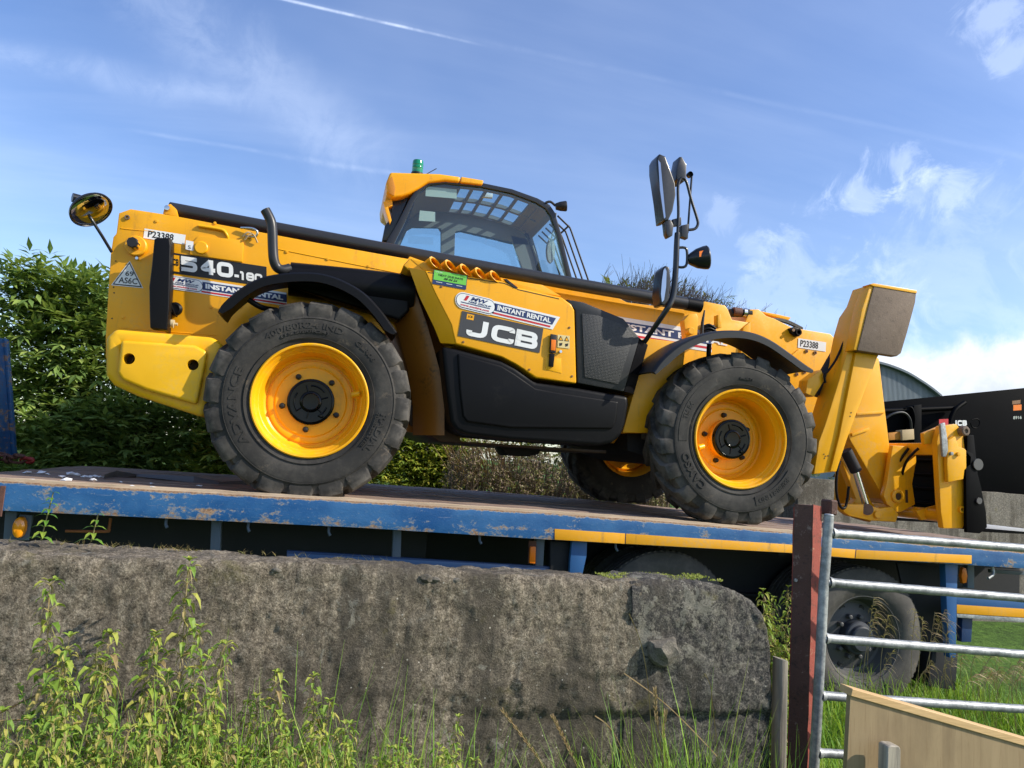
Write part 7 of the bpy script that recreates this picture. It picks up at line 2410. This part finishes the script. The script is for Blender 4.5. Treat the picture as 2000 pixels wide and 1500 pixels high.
    for _ in range(1500):
        u = r.uniform(1190, 1395)
        yy = r.uniform(2.42, 2.655)
        p = P(u, 1130, 2.5)
        zf = P(u, 1137.5, YW1).z
        z = zf + 0.006 - 0.017 * (yy - YW1) / (YW2 - YW1)
        dens = mnoise.noise(Vector((p.x * 9, yy * 12, 0)))
        if dens < -0.15: continue
        g.leaf(Vector((p.x, yy, z - 0.006)), rdir(r, 0.8), Vector((0, -1, 0.3)), r.uniform(0.005, 0.012), r.uniform(0.004, 0.008), 0.2, 0.2, False)
    o = g.build('moss', m['moss'], None, 'stuff')
    tag(o, 'yellow-green moss growing on the top of the end pier', 'moss')
    # little dead tufts along the wall top
    g = Fol()
    for _ in range(60):
        u = r.choice([r.uniform(310, 400), r.uniform(450, 760), r.uniform(0, 300)])
        b = P(u, 1058 + u * 0.052, 2.58)
        for q in range(4):
            g.blade(b, rdir(r, 1.2), r.uniform(0.01, 0.03), 0.002, Vector((r.uniform(-.4, .4), 0, 0)), 3)
    o = g.build('dried_moss', m['catkin'], None, 'stuff')
    tag(o, 'tiny dried moss shoots along the wall top', 'moss')
build_grass()

# ---- hedge behind the trailer
def build_hedge():
    r = random.Random(17)
    # big leafy shrub left
    def spray(f, p, d, n, L, lw, fine=False):
        """a feathered leaf: n pairs of leaflets"""
        d = d.normalized()
        s = d.cross(Vector((0, 0, 1)))
        if s.length < 0.1: s = Vector((1, 0, 0))
        s.normalize()
        for k in range(n):
            c = p + d * (L * (k + 1) / n) - Vector((0, 0, 1)) * (0.25 * L * ((k + 1) / n) ** 2)
            for sg in (-1, 1):
                ld = s * sg + d * 0.75 + Vector((0, 0, r.uniform(-.3, .25)))
                f.leaf(c, ld, Vector((r.uniform(-.4, .4), r.uniform(-.4, .1), 1)), lw * r.uniform(0.75, 1.2), lw * 0.36, r.uniform(.1, .4), 0.15, fine)
        f.leaf(p + d * L - Vector((0, 0, 0.25 * L)), d, Vector((0, 0, 1)), lw * 1.15, lw * 0.4, 0.2, 0.15, fine)

    def shrub(name, label, blobs, y, depth, nspray, lw, mat, stems, L=0.22, top=None):
        root = empty(name, (P((blobs[0][0]), 900, y).x, y + depth * 0.4, GZ))
        tag(root, label, 'shrub')
        f = Fol()
        wts = [b[2] * b[3] for b in blobs]
        tips = []
        for _ in range(nspray):
            u0, v0, ru, rv = r.choices(blobs, wts)[0]
            while True:
                a, b = r.uniform(-1, 1), r.uniform(-1, 1)
                if a * a + b * b < 1: break
            q = 0.35 * mnoise.noise(Vector((a * 3, b * 3, u0)))
            yy = y + depth * r.random() ** 1.3
            p = P(u0 + a * ru * (1 + q), v0 + b * rv * (1 + q), y)
            p.y = yy
            if p.z < GZ + 0.1: continue
            c = P(u0, v0 + rv * 0.4, y); c.y = y + depth * 0.6
            d = (p - c).normalized() * 0.8 + rdir(r, 0.35) + Vector((0, -0.3, 0))
            spray(f, p, d, r.choice((2, 3, 3)), L * r.uniform(0.6, 1.2), lw)
        f.build('crown', mat, root, 'stuff')
        t = bmesh.new()
        for (u0, v0, u1, v1) in stems:
            a = P(u0, v0, y); a.y = y + depth * 0.5; a.z = GZ - 0.05
            b = P(u1, v1, y); b.y = y + depth * r.uniform(0.2, 0.7)
            mid = a.lerp(b, 0.5) + Vector((r.uniform(-.15, .15), 0, 0.1))
            pts = smooth_path([a, mid, b], 5)
            n = len(pts)
            add_tube(t, pts, [0.035 * (1 - 0.8 * i / (n - 1)) + 0.004 for i in range(n)], 7)
        finish('trunk', t, m['bark'], root, 0)
        return root
    shrub('leafy_shrub', 'big glossy green shrub beside the blue headboard behind the trailer',
          [(70, 640, 120, 120), (40, 740, 120, 150), (180, 700, 120, 150), (110, 570, 70, 55), (20, 570, 60, 50), (200, 620, 60, 60), (150, 840, 190, 110), (70, 545, 40, 35)], 8.1, 1.3, 2600, 0.135, m['leaf_shrub'],
          [(60, 930, 80, 540), (80, 930, 140, 600), (40, 930, 20, 560), (120, 930, 200, 640), (100, 930, 160, 700)])
    shrub('leafy_shrub', 'darker lower part of the green shrubbery seen under the yellow counterweight',
          [(300, 860, 150, 90), (180, 880, 160, 80), (380, 850, 90, 90), (60, 890, 120, 60), (430, 880, 60, 70)], 7.75, 1.0, 1700, 0.12, m['leaf_shrub'],
          [(250, 930, 260, 800), (330, 930, 360, 800), (180, 930, 150, 810)])
    shrub('leafy_shrub', 'sunlit yellow-green bush glimpsed between the counterweight and the rear tyre',
          [(420, 880, 50, 60), (400, 920, 60, 40)], 7.6, 0.4, 260, 0.10, m['leaf_bramble'], [(410, 930, 420, 850)], 0.14)
    shrub('bramble_bush', 'yellow-green bramble bush seen behind the rear tyre under the machine',
          [(810, 900, 110, 75), (770, 940, 90, 40), (860, 880, 70, 60), (880, 930, 60, 40), (790, 870, 60, 40)], 9.6, 0.9, 3000, 0.085, m['leaf_bramble'], [(800, 950, 820, 860), (850, 950, 870, 850)], 0.13)
    # dead brown weeds: many thin stems with curled heads
    root = empty('dead_weeds', (P(1060, 950, 8.0).x, 8.2, GZ))
    st, hd = Fol(), Fol()
    for _ in range(620):
        u = r.uniform(880, 1310); y = r.uniform(8.6, 9.8)
        vt = 878 + 30 * mnoise.noise(Vector((u * 0.02, 0, 0))) + r.uniform(-15, 70)
        t = P(u, vt, y)
        b = Vector((t.x + r.uniform(-.15, .15), y, GZ))
        mid = b.lerp(t, 0.6) + Vector((r.uniform(-.05, .05), 0, 0))
        st.stick(b, mid, 0.006, 0.005); st.stick(mid, t, 0.005, 0.003)
        for k in range(r.randint(3, 6)):
            p = mid.lerp(t, r.random()); e = p + rdir(r, 0.7) * r.uniform(0.06, 0.16)
            st.stick(p, e, 0.003, 0.002)
            for q in range(r.randint(4, 8)):
                hd.leaf(e + rdir(r) * 0.02, rdir(r, -0.2), rdir(r), r.uniform(0.025, 0.06), r.uniform(0.015, 0.03), 0.6, 0.5, False)
    st.build('stem', m['twig'], root, 'stuff'); hd.build('seed_heads', m['leaf_dead'], root, 'stuff')
    tag(root, 'thicket of dead brown weeds behind the deck, under the machine', 'weeds', None, 'stuff')
    # pale broken canes among them
    cn = Fol()
    for _ in range(60):
        u = r.uniform(890, 1010)
        a = P(u, 950, 9.0); b = P(u + r.uniform(-60, 10), r.uniform(850, 880), 9.0)
        cn.stick(a, b, 0.007, 0.005)
    o = cn.build('dead_canes', m['straw'], None, 'stuff'); tag(o, 'pale dead canes sticking up through the brown weeds', 'canes')
    # rear hedge whose top shows above the boom
    shrub('hedge_bush', 'leafy green hedge top showing above the boom behind the cab guard',
          [(1230, 570, 60, 28), (1290, 585, 80, 30), (1340, 600, 70, 25), (1250, 640, 160, 60), (1330, 700, 200, 80)], 12.0, 1.6, 1100, 0.13, m['leaf_hedge'], [(1230, 900, 1230, 560), (1300, 900, 1310, 580), (1350, 900, 1360, 600)], 0.2)
    shrub('hedge_bush', 'dense green hedge filling the gap behind the front axle',
          [(980, 860, 160, 70), (1150, 850, 160, 80), (1000, 920, 200, 50), (700, 880, 200, 80), (1350, 850, 160, 90), (1200, 930, 200, 50), (1500, 900, 120, 80), (1610, 935, 80, 45)], 11.2, 1.2, 1850, 0.12, m['leaf_hedge'], [(1000, 950, 1000, 820), (1150, 950, 1150, 800)], 0.2)
    # bare twigs fanning out
    tw = Fol()
    def twig(p, d, L, rad, lev):
        e = p + d * L
        tw.stick(p, e, rad, rad * 0.6)
        if lev:
            for k in range(r.randint(2, 3)):
                f = r.uniform(0.4, 1.0)
                nd = (d + rdir(r) * 0.45 + Vector((0.05, 0, 0.15))).normalized()
                twig(p + d * L * f, nd, L * r.uniform(0.45, 0.75), rad * 0.6, lev - 1)
    def tops(u):
        if u < 1300: return 530 + 8 * mnoise.noise(Vector((u * .05, 1, 0)))
        if u < 1470: return 532 + (u - 1300) * 0.46
        return 608 + (u - 1470) * 0.25
    for _ in range(330):
        u = r.triangular(1165, 1575, 1360)
        y = r.uniform(11.3, 12.4)
        t = P(u, tops(u) + r.uniform(0, 25), y)
        lean = 0.25 + 0.5 * (u - 1300) / 250
        d = Vector((max(-.2, min(lean, .7)) + r.gauss(0, .2), r.gauss(0, .2), 1)).normalized()
        L = r.uniform(0.45, 0.8)
        twig(t - d * L * 1.6, d, L, 0.010, 2)
    root = tag(tw.build('bare_twigs', m['twig'], None, 'stuff'), 'bare grey twigs standing up from the hedge above the boom', 'twigs')
MATS['leaf_hedge'] = leaf_mat('hedge_leaf', [(0.06, 0.085, 0.02), (0.10, 0.13, 0.03), (0.16, 0.19, 0.045), (0.22, 0.17, 0.07)])
build_hedge()
